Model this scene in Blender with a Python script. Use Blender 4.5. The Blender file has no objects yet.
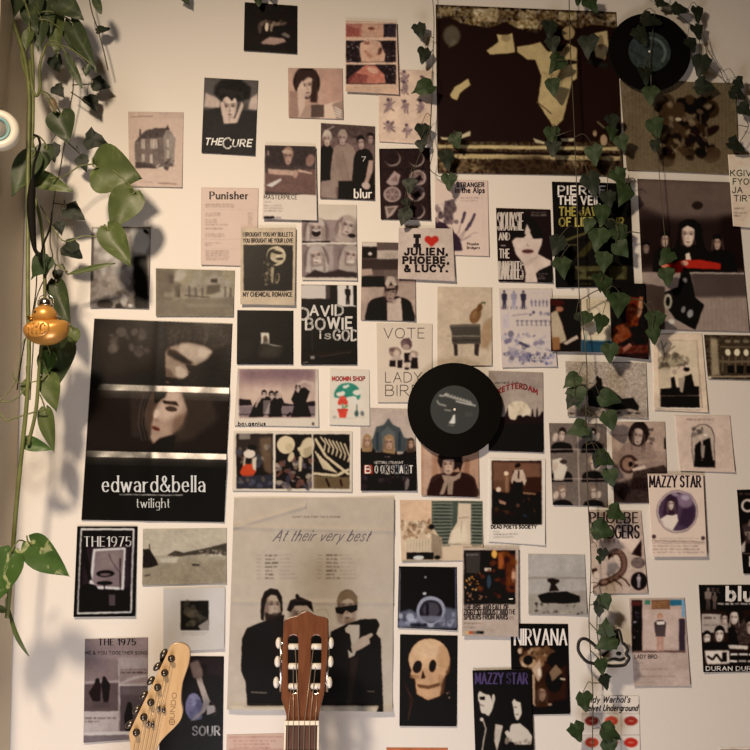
KEY, FILL, AMB, KC, FC = 114.0, 27.0, .15, (1, .775, .555), (1, .935, .945)
import bpy, math, random
import numpy as np
from mathutils import Vector
SC = bpy.context.scene
COL = SC.collection
# ------------------------------------------------------------------ camera and coordinates
D, H, F, T = 1.535, 1.2, 850.0, math.radians(7)
CT, ST = math.cos(T), math.sin(T)
def at(x, y, d=0.0):
    """point seen at photo pixel x, y on the plane d metres in front of the back wall"""
    dx, dz = (x-375)/F, -(y-375)/F
    k = (D-d)/(CT-dz*ST)
    return Vector((dx*k, -d, H+(ST+dz*CT)*k))
def atv(x, y, d):
    dx, dz = (x-375)/F, -(y-375)/F
    k = (D-d)/(CT-dz*ST)
    return np.stack([dx*k, -d+0*k, H+(ST+dz*CT)*k], -1)
def pxm(y, d=0.0):
    """metres per photo pixel, across, near row y at depth d"""
    return (at(376, y, d)-at(375, y, d)).length
cd = bpy.data.cameras.new('camera'); cam = bpy.data.objects.new('camera', cd); COL.objects.link(cam)
cam.location = (0, -D, H); cam.rotation_euler = (math.pi/2+T, 0, 0)
cd.sensor_width = 36; cd.lens = 36*F/750; cd.clip_start = .01
SC.camera = cam
vs = SC.view_settings; vs.view_transform = 'Standard'; vs.look = 'None'; vs.gamma = 1; vs.exposure = 0; vs.use_curve_mapping = False

# ------------------------------------------------------------------ materials
def lin(c):
    c = np.asarray(c, dtype=np.float64)
    return np.where(c > .04045, ((c+.055)/1.055)**2.4, c/12.92)
def hx(c):
    if isinstance(c, str):
        return np.array([int(c[i:i+2], 16)/255 for i in (0, 2, 4)])
    return np.asarray(c, float)
def mat(name, rgb, rough=.5, metal=0, bump=0, bscale=200, vary=0, vscale=8, spec=.5, sub=0, coat=0):
    m = bpy.data.materials.new(name); m.use_nodes = True
    nt = m.node_tree; b = nt.nodes['Principled BSDF']
    b.inputs['Base Color'].default_value = (*rgb, 1); b.inputs['Roughness'].default_value = rough
    b.inputs['Metallic'].default_value = metal; b.inputs['Specular IOR Level'].default_value = spec
    b.inputs['Coat Weight'].default_value = coat
    tc = nt.nodes.new('ShaderNodeTexCoord')
    if vary:
        n = nt.nodes.new('ShaderNodeTexNoise'); n.inputs['Scale'].default_value = vscale; n.inputs['Detail'].default_value = 5
        r = nt.nodes.new('ShaderNodeValToRGB')
        r.color_ramp.elements[0].position = .3; r.color_ramp.elements[1].position = .7
        r.color_ramp.elements[0].color = (*[v*(1-vary) for v in rgb], 1); r.color_ramp.elements[1].color = (*[min(1, v*(1+vary)) for v in rgb], 1)
        nt.links.new(tc.outputs['Object'], n.inputs['Vector']); nt.links.new(n.outputs['Fac'], r.inputs['Fac']); nt.links.new(r.outputs['Color'], b.inputs['Base Color'])
    if bump:
        n = nt.nodes.new('ShaderNodeTexNoise'); n.inputs['Scale'].default_value = bscale; n.inputs['Detail'].default_value = 4
        u = nt.nodes.new('ShaderNodeBump'); u.inputs['Strength'].default_value = bump; u.inputs['Distance'].default_value = .002
        nt.links.new(tc.outputs['Object'], n.inputs['Vector']); nt.links.new(n.outputs['Fac'], u.inputs['Height']); nt.links.new(u.outputs['Normal'], b.inputs['Normal'])
    return m
def print_mat(name, rough, coat=0, spec=.4):
    """printed paper: the ink is a colour attribute of the sheet's own mesh"""
    m = mat(name, (.8, .8, .8), rough, bump=.06, bscale=90, spec=spec, coat=coat)
    nt = m.node_tree; a = nt.nodes.new('ShaderNodeVertexColor'); a.layer_name = 'ink'
    nt.links.new(a.outputs['Color'], nt.nodes['Principled BSDF'].inputs['Base Color'])
    return m
def wood_mat(name, dark, light, rough, scale, axis=0, coat=.2):
    m = mat(name, light, rough, coat=coat); nt = m.node_tree; b = nt.nodes['Principled BSDF']
    tc = nt.nodes.new('ShaderNodeTexCoord'); mp = nt.nodes.new('ShaderNodeMapping')
    mp.inputs['Scale'].default_value = scale
    n = nt.nodes.new('ShaderNodeTexNoise'); n.inputs['Scale'].default_value = 6; n.inputs['Detail'].default_value = 6; n.inputs['Distortion'].default_value = .6
    r = nt.nodes.new('ShaderNodeValToRGB'); r.color_ramp.elements[0].position = .3; r.color_ramp.elements[1].position = .72
    r.color_ramp.elements[0].color = (*dark, 1); r.color_ramp.elements[1].color = (*light, 1)
    nt.links.new(tc.outputs['Object'], mp.inputs['Vector']); nt.links.new(mp.outputs['Vector'], n.inputs['Vector'])
    nt.links.new(n.outputs['Fac'], r.inputs['Fac']); nt.links.new(r.outputs['Color'], b.inputs['Base Color'])
    return m
WALL_ALBEDO = (.80, .78, .74)
M = dict(
    wall=mat('wall_paint', WALL_ALBEDO, .75, bump=.12, bscale=120, spec=.25),
    door=mat('partition_paint', (.52, .44, .32), .5, bump=.05, bscale=60),
    edge=mat('gap_shade', (.10, .065, .045), .6),
    floor=wood_mat('floor_wood', (.16, .09, .05), (.30, .19, .11), .45, (1, 9, 1)),
    paper=print_mat('matt_print', .6, spec=.12), satin=print_mat('satin_print', .42, spec=.14), gloss=print_mat('gloss_print', .29, spec=.5),
    sleeve=mat('plain_paper', (.6, .57, .53), .6),
    vinyl=mat('vinyl', (.004, .0035, .003), .5, spec=.07), label=print_mat('record_label', .6, spec=.2),
    stemg=mat('vine_stem', (.14, .16, .05), .5, vary=.3, vscale=40), wire=mat('ivy_stem', (.06, .055, .03), .6),
    black=mat('black_paint', (.012, .011, .01), .45), cord=mat('black_cord', (.008, .007, .006), .8, spec=.1),
    gold=mat('gold_glass', (.68, .34, .075), .36, metal=.4, spec=.6, coat=.5), silver=mat('silver_cap', (.75, .72, .68), .18, metal=1),
    ivory=mat('cream_plastic', (.83, .79, .68), .3), teal=mat('teal_plastic', (.22, .42, .42), .4), grey=mat('grey_plastic', (.27, .26, .23), .45),
    maple=wood_mat('maple', (.58, .38, .19), (.70, .49, .27), .3, (14, 14, 1.2)), mapleside=wood_mat('maple_side', (.30, .15, .05), (.40, .21, .08), .35, (14, 14, 1.2)),
    mahog=wood_mat('mahogany', (.125, .042, .018), (.20, .075, .033), .3, (20, 20, 1.2)), rosew=wood_mat('rosewood', (.045, .018, .012), (.12, .05, .03), .45, (22, 22, .8)),
    spruce=wood_mat('spruce', (.55, .33, .14), (.68, .44, .2), .3, (30, 4, 1)), chrome=mat('chrome', (.62, .6, .57), .2, metal=1), dchrome=mat('smoked_chrome', (.16, .14, .12), .3, metal=.9),
    pearl=mat('pearl_plastic', (.84, .8, .72), .22, spec=.6), nut=mat('bone', (.85, .8, .66), .35), string=mat('string', (.42, .34, .26), .3, metal=.5),
    red=mat('red_lacquer', (.30, .02, .015), .2, coat=.5), screw=mat('brass', (.5, .34, .12), .3, metal=1),
)
def leaf_mat(name, rgb, vein, amount, rough=.46):
    """leaf skin, with pale variegation where amount > 0"""
    m = mat(name, rgb, rough, spec=.4); nt = m.node_tree; b = nt.nodes['Principled BSDF']
    tc = nt.nodes.new('ShaderNodeTexCoord'); n = nt.nodes.new('ShaderNodeTexNoise'); n.inputs['Scale'].default_value = 38; n.inputs['Detail'].default_value = 3; n.inputs['Distortion'].default_value = 1.2
    r = nt.nodes.new('ShaderNodeValToRGB'); e = r.color_ramp.elements
    e[0].position = .62-amount*.2; e[1].position = .70-amount*.2; e[0].color = (*rgb, 1); e[1].color = (*vein, 1)
    g = e.new(.35); g.color = (*[v*.82 for v in rgb], 1)
    nt.links.new(tc.outputs['Object'], n.inputs['Vector']); nt.links.new(n.outputs['Fac'], r.inputs['Fac']); nt.links.new(r.outputs['Color'], b.inputs['Base Color'])
    b.inputs['Subsurface Weight'].default_value = 0
    return m
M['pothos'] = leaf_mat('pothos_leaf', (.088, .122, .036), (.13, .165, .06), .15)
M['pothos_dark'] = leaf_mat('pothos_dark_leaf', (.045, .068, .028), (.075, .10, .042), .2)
M['pothos_var'] = leaf_mat('pothos_variegated_leaf', (.062, .13, .028), (.36, .40, .19), .22)
M['ivy'] = leaf_mat('ivy_leaf', (.017, .026, .015), (.027, .038, .022), .2, .6)
M['ivy_green'] = leaf_mat('ivy_green_leaf', (.028, .055, .017), (.045, .078, .03), .2, .6)
M['bud'] = leaf_mat('young_leaf', (.16, .11, .06), (.2, .14, .08), .2)

# ------------------------------------------------------------------ object helpers
def mesh_obj(name, v, f, m, parent=None, smooth=True, mats=None, mi=None):
    me = bpy.data.meshes.new(name); me.from_pydata([tuple(p) for p in v], [], f); me.update()
    for mm in (mats or [m]): me.materials.append(mm)
    if mi: me.polygons.foreach_set('material_index', mi)
    if smooth: me.polygons.foreach_set('use_smooth', [True]*len(me.polygons))
    o = bpy.data.objects.new(name, me); COL.objects.link(o)
    if parent is not None: o.parent = parent; o.matrix_parent_inverse = parent.matrix_world.inverted()
    return o
def tag(o, label, cat, group=None):
    o['label'] = label; o['category'] = cat
    if group: o['group'] = group
    return o
def empty(name, loc, label, cat, group=None):
    o = bpy.data.objects.new(name, None); o.empty_display_size = .03; o.location = loc; COL.objects.link(o)
    bpy.context.view_layer.update()
    return tag(o, label, cat, group)
def structure(o): o['kind'] = 'structure'; return o
class MB:
    def __init__(s): s.v, s.f = [], []
    def add(s, v, f):
        n = len(s.v); s.v += [tuple(p) for p in v]; s.f += [tuple(i+n for i in q) for q in f]; return s
    def box(s, lo, hi):
        x0, y0, z0 = lo; x1, y1, z1 = hi
        return s.add([(x0, y0, z0), (x1, y0, z0), (x1, y1, z0), (x0, y1, z0), (x0, y0, z1), (x1, y0, z1), (x1, y1, z1), (x0, y1, z1)],
                     [(3, 2, 1, 0), (4, 5, 6, 7), (0, 1, 5, 4), (1, 2, 6, 5), (2, 3, 7, 6), (3, 0, 4, 7)])
    def tube(s, pts, r, n=8):
        pts = [Vector(p) for p in pts]; rs = r if isinstance(r, (list, tuple)) else [r]*len(pts)
        v, f = [], []; up = None
        for i, p in enumerate(pts):
            t = (pts[min(i+1, len(pts)-1)]-pts[max(i-1, 0)]).normalized()
            if up is None:
                up = Vector((0, 0, 1)) if abs(t.z) < .9 else Vector((0, 1, 0))
            a = t.cross(up).normalized(); b = a.cross(t).normalized(); up = b
            v += [p+(a*math.cos(k*2*math.pi/n)+b*math.sin(k*2*math.pi/n))*rs[i] for k in range(n)]
        for i in range(len(pts)-1):
            for k in range(n):
                f.append((i*n+k, i*n+(k+1) % n, (i+1)*n+(k+1) % n, (i+1)*n+k))
        f.append(tuple(range(n))[::-1]); f.append(tuple((len(pts)-1)*n+k for k in range(n)))
        return s.add(v, f)
    def lathe(s, prof, c, ax, n=48):
        """prof: (radius, height along ax)"""
        ax = Vector(ax).normalized(); a = ax.orthogonal().normalized(); b = ax.cross(a); c = Vector(c)
        v, f = [], []
        for r, h in prof:
            v += [c+ax*h+(a*math.cos(k*2*math.pi/n)+b*math.sin(k*2*math.pi/n))*r for k in range(n)]
        for i in range(len(prof)-1):
            for k in range(n):
                f.append((i*n+k, i*n+(k+1) % n, (i+1)*n+(k+1) % n, (i+1)*n+k))
        f.append(tuple(range(n))[::-1]); f.append(tuple((len(prof)-1)*n+k for k in range(n)))
        return s.add(v, f)
    def ball(s, c, r, rot=None, n=24, k=14):
        c = Vector(c); r = (r, r, r) if not isinstance(r, (tuple, list)) else r
        v, f = [], []
        for i in range(k+1):
            th = math.pi*i/k
            for j in range(n):
                p = Vector((r[0]*math.sin(th)*math.cos(2*math.pi*j/n), r[1]*math.sin(th)*math.sin(2*math.pi*j/n), r[2]*math.cos(th)))
                if rot is not None: p = rot @ p
                v.append(c+p)
        for i in range(k):
            for j in range(n):
                f.append((i*n+j, (i+1)*n+j, (i+1)*n+(j+1) % n, i*n+(j+1) % n))
        return s.add(v, f)
    def build(s, name, m, parent=None, smooth=True): return mesh_obj(name, s.v, s.f, m, parent, smooth)
def smooth_path(pts, k=5):
    """Catmull-Rom through the points"""
    P = [np.array(p, float) for p in pts]
    if len(P) < 3: return P
    P = [2*P[0]-P[1]]+P+[2*P[-1]-P[-2]]; out = []
    for i in range(1, len(P)-2):
        for j in range(k):
            t = j/k; a, b, c, d = P[i-1:i+3]
            out.append(.5*((2*b)+(c-a)*t+(2*a-5*b+4*c-d)*t*t+(3*b-a-3*c+d)*t**3))
    return out+[P[-2]]

# ------------------------------------------------------------------ the room and its light
W0, W1 = -1.3, 1.6
structure(MB().box((W0, 0, -.02), (W1, .1, 2.75)).build('wall_back', M['wall'], smooth=False))
structure(MB().box((W0, -2.2, -.05), (W1, .1, 0)).build('floor', M['floor'], smooth=False))
ca = at(28.5, 88)                                       # the side partition meets the back wall here
dv = Vector((.08, -1, 0)).normalized(); dn = Vector((-1, -.08, 0)).normalized()
def side_slab(y0, y1, off0, off1, drop=0):
    v = []
    for top in (0, 1):
        for t, o in ((y0, off0), (y1, off0), (y1, off1), (y0, off1)):
            p = Vector((ca.x, 0, 0))+dv*t+dn*o; z = (ca.z+1.05*t-drop) if top else .002; v.append((p.x+(ca.z-z)*.024, p.y, z))
    return v, [(0, 1, 2, 3), (7, 6, 5, 4), (1, 0, 4, 5), (2, 1, 5, 6), (3, 2, 6, 7), (0, 3, 7, 4)]
v, f = side_slab(.006, .155, 0, .05)
structure(mesh_obj('wall_left', v, f, M['door'], smooth=False))
v, f = side_slab(.0006, .006, .003, .046, .004)
structure(mesh_obj('gap_strip_1', v, f, M['edge'], smooth=False))  # dark-coloured strip between partition and wall, standing in for the gap's shade
def lamp(name, kind, loc, energy, rgb, radius, aim=None, cone=None):
    l = bpy.data.lights.new(name, kind); l.energy = energy; l.color = rgb; l.shadow_soft_size = radius
    o = bpy.data.objects.new(name, l); o.location = loc; COL.objects.link(o)
    if aim is not None: o.rotation_euler = (Vector(aim)-Vector(loc)).to_track_quat('-Z', 'Y').to_euler()
    if cone: l.spot_size = cone; l.spot_blend = 1
    return o
lamp('shaded_lamp', 'SPOT', (-.6, -1.2, 2.2), KEY, KC, .085, (.787, 0, -2.5), 3.057)
lamp('low_fill', 'POINT', (-.23, -.92, .30), FILL, FC, .28)  # soft fill added out of view to brighten the lower wall
w = bpy.data.worlds.new('world'); SC.world = w; w.use_nodes = True
w.node_tree.nodes['Background'].inputs['Color'].default_value = (.155, .088, .03, 1)
w.node_tree.nodes['Background'].inputs['Strength'].default_value = AMB
# ------------------------------------------------------------------ lettering: strokes laid out as narrow ribbons of ink
GL = {}
def _g(s):
    for row in s.strip().split('\n'):
        ch, w, st = row.split(' ', 2)
        GL[{'AMP': '&', 'DOT': '.', 'COM': ',', 'APO': "'", 'QUE': '?', 'DASH': '-'}.get(ch, ch)] = (float(w), [(p[0] == '~', [tuple(map(float, q.split(','))) for q in p.lstrip('~').split()]) for p in st.split('|')])
_g('''A 8 0,0 4,10 8,0|1.6,3.6 6.4,3.6
B 6.5 0,0 0,10|~0,10 4.5,9.8 6,7.7 4.5,5.5 0,5.3|~0,5.3 5,5 6.6,2.7 5,.2 0,0
C 7.5 ~7.3,8 5.5,9.8 3,9.7 .6,7.6 0,5 .6,2.4 3,.3 5.5,.2 7.3,2
D 7.5 0,0 0,10|~0,10 4,9.7 6.8,8 7.6,5 6.8,2 4,.3 0,0
E 5.8 5.8,0 0,0 0,10 5.8,10|0,5.2 5,5.2
F 5.5 0,0 0,10 5.6,10|0,5.2 4.8,5.2
G 7.8 ~7.4,8 5.5,9.8 3,9.7 .6,7.6 0,5 .6,2.4 3,.3 5.5,.2 7.6,1.6|7.6,1.2 7.6,4.6 4.6,4.6
H 7 0,0 0,10|7,0 7,10|0,5.2 7,5.2
I 0 0,0 0,10
J 5 5,10 5,2.6|~5,2.6 4,.6 2.4,0 .8,.6 0,2.6
K 7 0,0 0,10|6.6,10 0,4|2.2,5.8 7,0
L 5.4 0,10 0,0 5.4,0
M 9 0,0 .4,10 4.5,2 8.6,10 9,0
N 7.5 0,0 0,10 7.5,0 7.5,10
O 8.4 ~4.2,10 1.2,8.6 0,5 1.2,1.4 4.2,0 7.2,1.4 8.4,5 7.2,8.6 4.2,10
P 6.3 0,0 0,10|~0,10 4.6,9.7 6.3,7.4 4.6,5 0,4.7
R 6.8 0,0 0,10|~0,10 4.6,9.7 6.2,7.4 4.6,5 0,4.7|3,4.7 6.8,0
S 6.3 ~6,8.2 4.7,9.8 2.4,9.8 .6,8.6 .8,6.4 3.2,5.2 5.7,4 6.1,1.7 4.2,.2 2,.2 .1,1.8
T 7.4 0,10 7.4,10|3.7,10 3.7,0
U 7 0,10 0,3.2|~0,3.2 1,.8 3.5,0 6,.8 7,3.2|7,3.2 7,10
V 8 0,10 4,0 8,10
W 11 0,10 2.8,0 5.5,9 8.2,0 11,10
X 7.4 0,0 7.4,10|0,10 7.4,0
Y 7.6 0,10 3.8,5 7.6,10|3.8,5 3.8,0
Z 6.8 0,10 6.8,10 0,0 6.8,0
1 2.4 0,8 2.4,10 2.4,0
9 6 ~6,6.8 4.6,4.6 2.4,4.2 .4,5.6 .2,8 2,9.9 4.6,9.6 6,7 5.4,3 3,0
7 6 0,10 6,10 2,0
5 6 5.6,10 .8,10 .4,5.6|~.4,5.6 3,6.2 5.6,5 6,2.8 4.6,.5 2,0 0,1.4
a 5 ~4.6,4.2 3.6,6 1.6,6.2 .2,5.2|4.8,4.6 4.8,0|~4.7,3.6 1.6,3.4 .2,1.8 1.4,.2 3.4,.3 4.8,1.8
b 5.2 0,10 0,0|~0,4.2 1.6,6 4,5.8 5.2,3.2 4.2,.5 2,0 0,1.6
c 4.8 ~4.8,5 3.4,6.2 1.4,5.8 0,3.2 1.2,.5 3.2,.1 4.8,1.2
d 5.2 5.2,10 5.2,0|~5.2,4.2 3.6,6 1.2,5.8 0,3.2 1,.5 3.2,0 5.2,1.6
e 5 0,3.4 4.8,3.4|~4.8,3.4 4,5.8 2.2,6.2 .5,5.2 0,3 1,.6 3,0 4.8,1
f 3.2 ~3.6,9.4 2.2,10 1.2,8.6 1.2,7|1.2,7.4 1.2,0|0,6 3.2,6
g 5.2 ~5,4.2 3.6,6 1.2,5.8 0,3.4 1,.9 3.2,.6 5,2|~5.1,6 5.1,-1.4 3.6,-3 1,-2.6
h 5 0,10 0,0|~0,4 1.8,6 4,5.8 5,4|5,4.2 5,0
i .5 .2,6 .2,0|.2,8.2 .2,9.2
j 2 2,6 2,-1.6|~2,-1.4 1.2,-2.8 0,-2.6|2,8.2 2,9.2
k 4.6 0,10 0,0|4.2,6 0,2.6|1.4,3.6 4.6,0
l 0 0,10 0,0
m 8 0,6 0,0|~0,4 1.4,6 3.2,5.8 4,4|4,4.2 4,0|~4,4 5.4,6 7.2,5.8 8,4|8,4.2 8,0
n 5 0,6 0,0|~0,4 1.8,6 4,5.8 5,4|5,4.2 5,0
o 5.4 ~2.7,6.2 .7,5.3 0,3.1 .7,.9 2.7,0 4.7,.9 5.4,3.1 4.7,5.3 2.7,6.2
p 5.2 0,6 0,-3.4|~0,4.2 1.6,6 4,5.8 5.2,3.2 4.2,.5 2,0 0,1.6
r 3.4 0,6 0,0|~0,3.6 1,5.4 3.4,6
s 4.2 ~4,5 2.8,6.1 1.2,6 .4,4.8 1.4,3.6 3.2,2.8 4,1.5 2.8,.1 1.2,.1 0,1.1
t 3 1.2,9 1.2,1.4|~1.2,1.4 1.8,.2 3,.4|0,6 3,6
u 5 0,6 0,2|~0,2 1.2,.1 3.2,.2 5,2.2|5,6 5,0
v 5 0,6 2.5,0 5,6
w 8 0,6 2,0 4,5.6 6,0 8,6
x 5 0,0 5,6|0,6 5,0
y 5 0,6 2.6,.4|5,6 1.6,-3
z 4.6 0,6 4.6,6 0,0 4.6,0
AMP 7.6 ~7.4,4 5.6,1 3,0 .6,1.2 .6,3.6 3.6,6 4.6,8.2 3.2,9.8 1.8,8.4 2.6,6 7.6,0
DOT .4 .2,0 .2,1
COM .6 .5,1 .1,-1.2
APO .5 .3,10 .1,8
QUE 5 ~0,8 1.4,9.8 3.8,9.6 4.8,7.6 3.8,5.6 2.4,4.4 2.4,2.8|2.4,0 2.4,1
DASH 3 0,4 3,4''')
def letter_quads(txt, x, y, h, w=None, wt=.14, thin=1.0, serif=0, slant=0, dirv=(1, 0), gap=2.2, arc=0, jitter=0, rng=None):
    """quads in photo pixels; x, y is the start of the base line; w fits the whole width; wt and thin are the thick and thin stroke widths (of h and of wt)"""
    items = []; cx = 0
    for ch in txt:
        if ch == ' ': cx += 4.5; continue
        gw, st = GL.get(ch) or GL['-']
        items.append((cx, st)); cx += gw+gap+wt*6
    tot = max(cx-gap-wt*6, .1); s = h/10; sx = (w/tot) if w else s
    ux, uy = dirv; n = math.hypot(ux, uy); ux, uy = ux/n, uy/n
    quads = []
    W, Wt = wt*h, wt*h*thin
    def P(px, py):
        gx, gy = px*sx+py*s*slant, py*s
        if arc: gy += arc*(1-((px/tot)*2-1)**2)
        return (x+ux*gx+uy*gy*1.0, y+uy*gx-ux*gy)
    def seg(a, b, ww):
        dx, dy = b[0]-a[0], b[1]-a[1]; l = math.hypot(dx, dy)
        if l < 1e-6: return
        dx, dy = dx/l, dy/l; e = ww*.28
        a = (a[0]-dx*e, a[1]-dy*e); b = (b[0]+dx*e, b[1]+dy*e); px, py = -dy*ww/2, dx*ww/2
        quads.append([(a[0]+px, a[1]+py), (b[0]+px, b[1]+py), (b[0]-px, b[1]-py), (a[0]-px, a[1]-py)])
    for ox, st in items:
        jy = rng.uniform(-jitter, jitter) if rng else 0
        for curve, pts in st:
            q = [(p[0]+ox, p[1]+jy) for p in pts]
            if curve: q = [tuple(v) for v in smooth_path(q, 4)]
            for a, b in zip(q, q[1:]):
                A, B = P(*a), P(*b)
                vert = abs(b[1]-a[1])*s/max(1e-6, math.hypot((b[0]-a[0])*sx, (b[1]-a[1])*s))
                if len(pts) == 2 and not curve and b[0] > a[0] and b[1] > a[1]+2: vert *= .45 if thin < .8 else 1
                seg(A, B, Wt+(W-Wt)*vert**1.5)
            if serif and not curve:
                for e, o in ((q[0], q[1]), (q[-1], q[-2])):
                    if abs(e[1]-o[1]) > abs(e[0]-o[0])*.8 and (e[1] < .5 or e[1] > 5.5):
                        k = serif*h/sx; seg(P(e[0]-k, e[1]), P(e[0]+k, e[1]), Wt)
    return quads
LX = [60, 200, 340, 480, 620, 735] 
LY = [15, 160, 305, 450, 595, 735]
LT = np.array([[[0.544,0.423,0.316],[0.643,0.502,0.373],[0.616,0.48,0.358],[0.513,0.399,0.299],[0.398,0.309,0.232],[0.317,0.245,0.185]],[[1.077,0.838,0.616],[1.09,0.852,0.633],[0.973,0.762,0.568],[0.78,0.611,0.459],[0.591,0.462,0.349],[0.463,0.361,0.273]],[[1.243,0.973,0.726],[1.209,0.952,0.719],[1.081,0.854,0.649],[0.889,0.702,0.536],[0.691,0.545,0.419],[0.553,0.435,0.334]],[[1.203,0.953,0.734],[1.161,0.926,0.724],[1.064,0.85,0.669],[0.904,0.722,0.571],[0.729,0.581,0.458],[0.595,0.473,0.372]],[[1.151,0.928,0.747],[1.122,0.914,0.75],[1.051,0.857,0.707],[0.912,0.741,0.61],[0.745,0.602,0.492],[0.615,0.494,0.401]],[[1.153,0.948,0.797],[1.151,0.956,0.821],[1.09,0.907,0.782],[0.942,0.78,0.668],[0.764,0.626,0.53],[0.629,0.511,0.426]]])
def light_at(x, y):
    """lamp light reaching the wall there (one value per sheet): ink and paper colours noted from the photograph are divided by it"""
    i = np.clip(np.searchsorted(LX, x)-1, 0, 4); j = np.clip(np.searchsorted(LY, y)-1, 0, 4)
    u = np.clip((x-LX[i])/(LX[i+1]-LX[i]), 0, 1); v = np.clip((y-LY[j])/(LY[j+1]-LY[j]), 0, 1)
    return (LT[j, i]*(1-u)+LT[j, i+1]*u)*(1-v)+(LT[j+1, i]*(1-u)+LT[j+1, i+1]*u)*v
# ------------------------------------------------------------------ printing: a small raster of ink laid onto the vertices of each sheet
SS = 4
def box(m, k):
    if k < 1: return m
    p = np.pad(m, [(k, k), (k, k)]+[(0, 0)]*(m.ndim-2), mode='edge')
    c = np.cumsum(p, 0); c = np.concatenate([np.zeros_like(c[:1]), c]); p = (c[2*k+1:]-c[:-2*k-1])/(2*k+1)
    c = np.cumsum(p, 1); c = np.concatenate([np.zeros_like(c[:, :1]), c], 1); return (c[:, 2*k+1:]-c[:, :-2*k-1])/(2*k+1)
class Art:
    """the print of one sheet; coordinates are those of a zoomed view: origin ox, oy and s view units per photo pixel"""
    def __init__(a, bb, base, Z, seed):
        a.x0, a.y0 = bb[0]-2, bb[1]-2; a.w = int((bb[2]-bb[0]+4)*SS)+1; a.h = int((bb[3]-bb[1]+4)*SS)+1
        a.im = np.empty((a.h, a.w, 3)); a.im[:] = hx(base); a.texts = []; a.rng = np.random.default_rng(seed); a.pr = random.Random(seed)
        a.z(*Z); a.clip = None
    def z(a, ox, oy, size): a.ox, a.oy, a.s = ox, oy, 750/size; return a
    def _p(a, pts):
        if isinstance(pts, str): pts = [tuple(map(float, q.split(','))) for q in pts.split()]
        return [((x/a.s+a.ox-a.x0)*SS, (y/a.s+a.oy-a.y0)*SS) for x, y in pts]
    def _mix(a, m, c, x0, y0, b, o):
        if b:
            k = max(1, int(b/a.s*SS*.5)); pd = 3*k
            m = np.pad(m, pd); m = box(box(m, k), k); x0 -= pd; y0 -= pd
        X0, Y0 = max(0, x0), max(0, y0); X1, Y1 = min(a.w, x0+m.shape[1]), min(a.h, y0+m.shape[0])
        if X1 <= X0 or Y1 <= Y0: return a
        k = (m[Y0-y0:Y1-y0, X0-x0:X1-x0]*o)[..., None]
        if a.clip is not None: k = k*a.clip[Y0:Y1, X0:X1, None]
        a.im[Y0:Y1, X0:X1] = a.im[Y0:Y1, X0:X1]*(1-k)+hx(c)*k
        return a
    def _mask(a, P):
        xs = [p[0] for p in P]; ys = [p[1] for p in P]
        x0, x1 = max(-40, int(min(xs))-1), min(a.w+40, int(max(xs))+2); y0, y1 = max(-40, int(min(ys))-1), min(a.h+40, int(max(ys))+2)
        if x1 <= x0 or y1 <= y0: return None
        gx = np.arange(x0, x1)[None]+.5; gy = np.arange(y0, y1)[:, None]+.5; m = np.zeros((y1-y0, x1-x0), bool)
        for (ax, ay), (bx, by) in zip(P, P[1:]+P[:1]):
            if ay == by: continue
            c = (ay > gy) != (by > gy); m ^= c & (gx < (bx-ax)*(gy-ay)/(by-ay)+ax)
        return m.astype(float), x0, y0
    def poly(a, c, pts, b=0, o=1, sm=False):
        P = a._p(pts)
        if sm: P = [tuple(v) for v in smooth_path(P+[P[0]], 4)[:-1]]
        r = a._mask(P); return a._mix(r[0], c, r[1], r[2], b, o) if r else a
    def ell(a, c, x, y, rx, ry=None, rot=0, b=0, o=1):
        ry = ry or rx; t = math.radians(rot)
        return a.poly(c, [(x+rx*math.cos(k)*math.cos(t)-ry*math.sin(k)*math.sin(t), y+rx*math.cos(k)*math.sin(t)+ry*math.sin(k)*math.cos(t)) for k in np.linspace(0, 2*math.pi, 25)[:-1]], b, o)
    def rect(a, c, x0, y0, x1, y1, b=0, o=1): return a.poly(c, [(x0, y0), (x1, y0), (x1, y1), (x0, y1)], b, o)
    def line(a, c, pts, w, b=0, o=1):
        if isinstance(pts, str): pts = [tuple(map(float, q.split(','))) for q in pts.split()]
        for (x0, y0), (x1, y1) in zip(pts, pts[1:]):
            l = math.hypot(x1-x0, y1-y0) or 1; nx, ny = -(y1-y0)/l*w/2, (x1-x0)/l*w/2
            a.poly(c, [(x0+nx, y0+ny), (x1+nx, y1+ny), (x1-nx, y1-ny), (x0-nx, y0-ny)], b, o)
        return a
    def rows(a, c, x0, y, x1, n, dy, th, o=.8, ragged=.3):
        """lines of print too small to read"""
        for i in range(n):
            e = x1-(x1-x0)*ragged*a.pr.random(); x = x0
            while x < e:
                w = th*a.pr.uniform(1.2, 4.5); a.rect(c, x, y+i*dy, min(x+w, e), y+i*dy+th, th*.3, o*a.pr.uniform(.6, 1)); x += w+th*.7
        return a
    def noise(a, amp, cell, x0=None, y0=None, x1=None, y1=None, tint=(1, 1, 1)):
        k = max(1, int(cell/a.s*SS)); n = a.rng.normal(size=(a.h//k+3, a.w//k+3)); n = np.repeat(np.repeat(n, k, 0), k, 1)
        n = box(n, max(1, k//2))[k//2:k//2+a.h, k//2:k//2+a.w]
        if x0 is None: a.im = np.clip(a.im+n[..., None]*amp*np.array(tint), 0, 1)
        else:
            (X0, Y0), (X1, Y1) = a._p([(x0, y0), (x1, y1)]); X0, Y0 = max(0, int(X0)), max(0, int(Y0))
            a.im[Y0:int(Y1), X0:int(X1)] = np.clip(a.im[Y0:int(Y1), X0:int(X1)]+n[Y0:int(Y1), X0:int(X1), None]*amp*np.array(tint), 0, 1)
        return a
    def blobs(a, cols, x0, y0, x1, y1, n, r0, r1, b=3, o=.8):
        for i in range(n):
            r = a.pr.uniform(r0, r1); a.ell(a.pr.choice(cols), a.pr.uniform(x0, x1), a.pr.uniform(y0, y1), r, r*a.pr.uniform(.4, 1), a.pr.uniform(0, 180), b, o)
        return a
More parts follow.
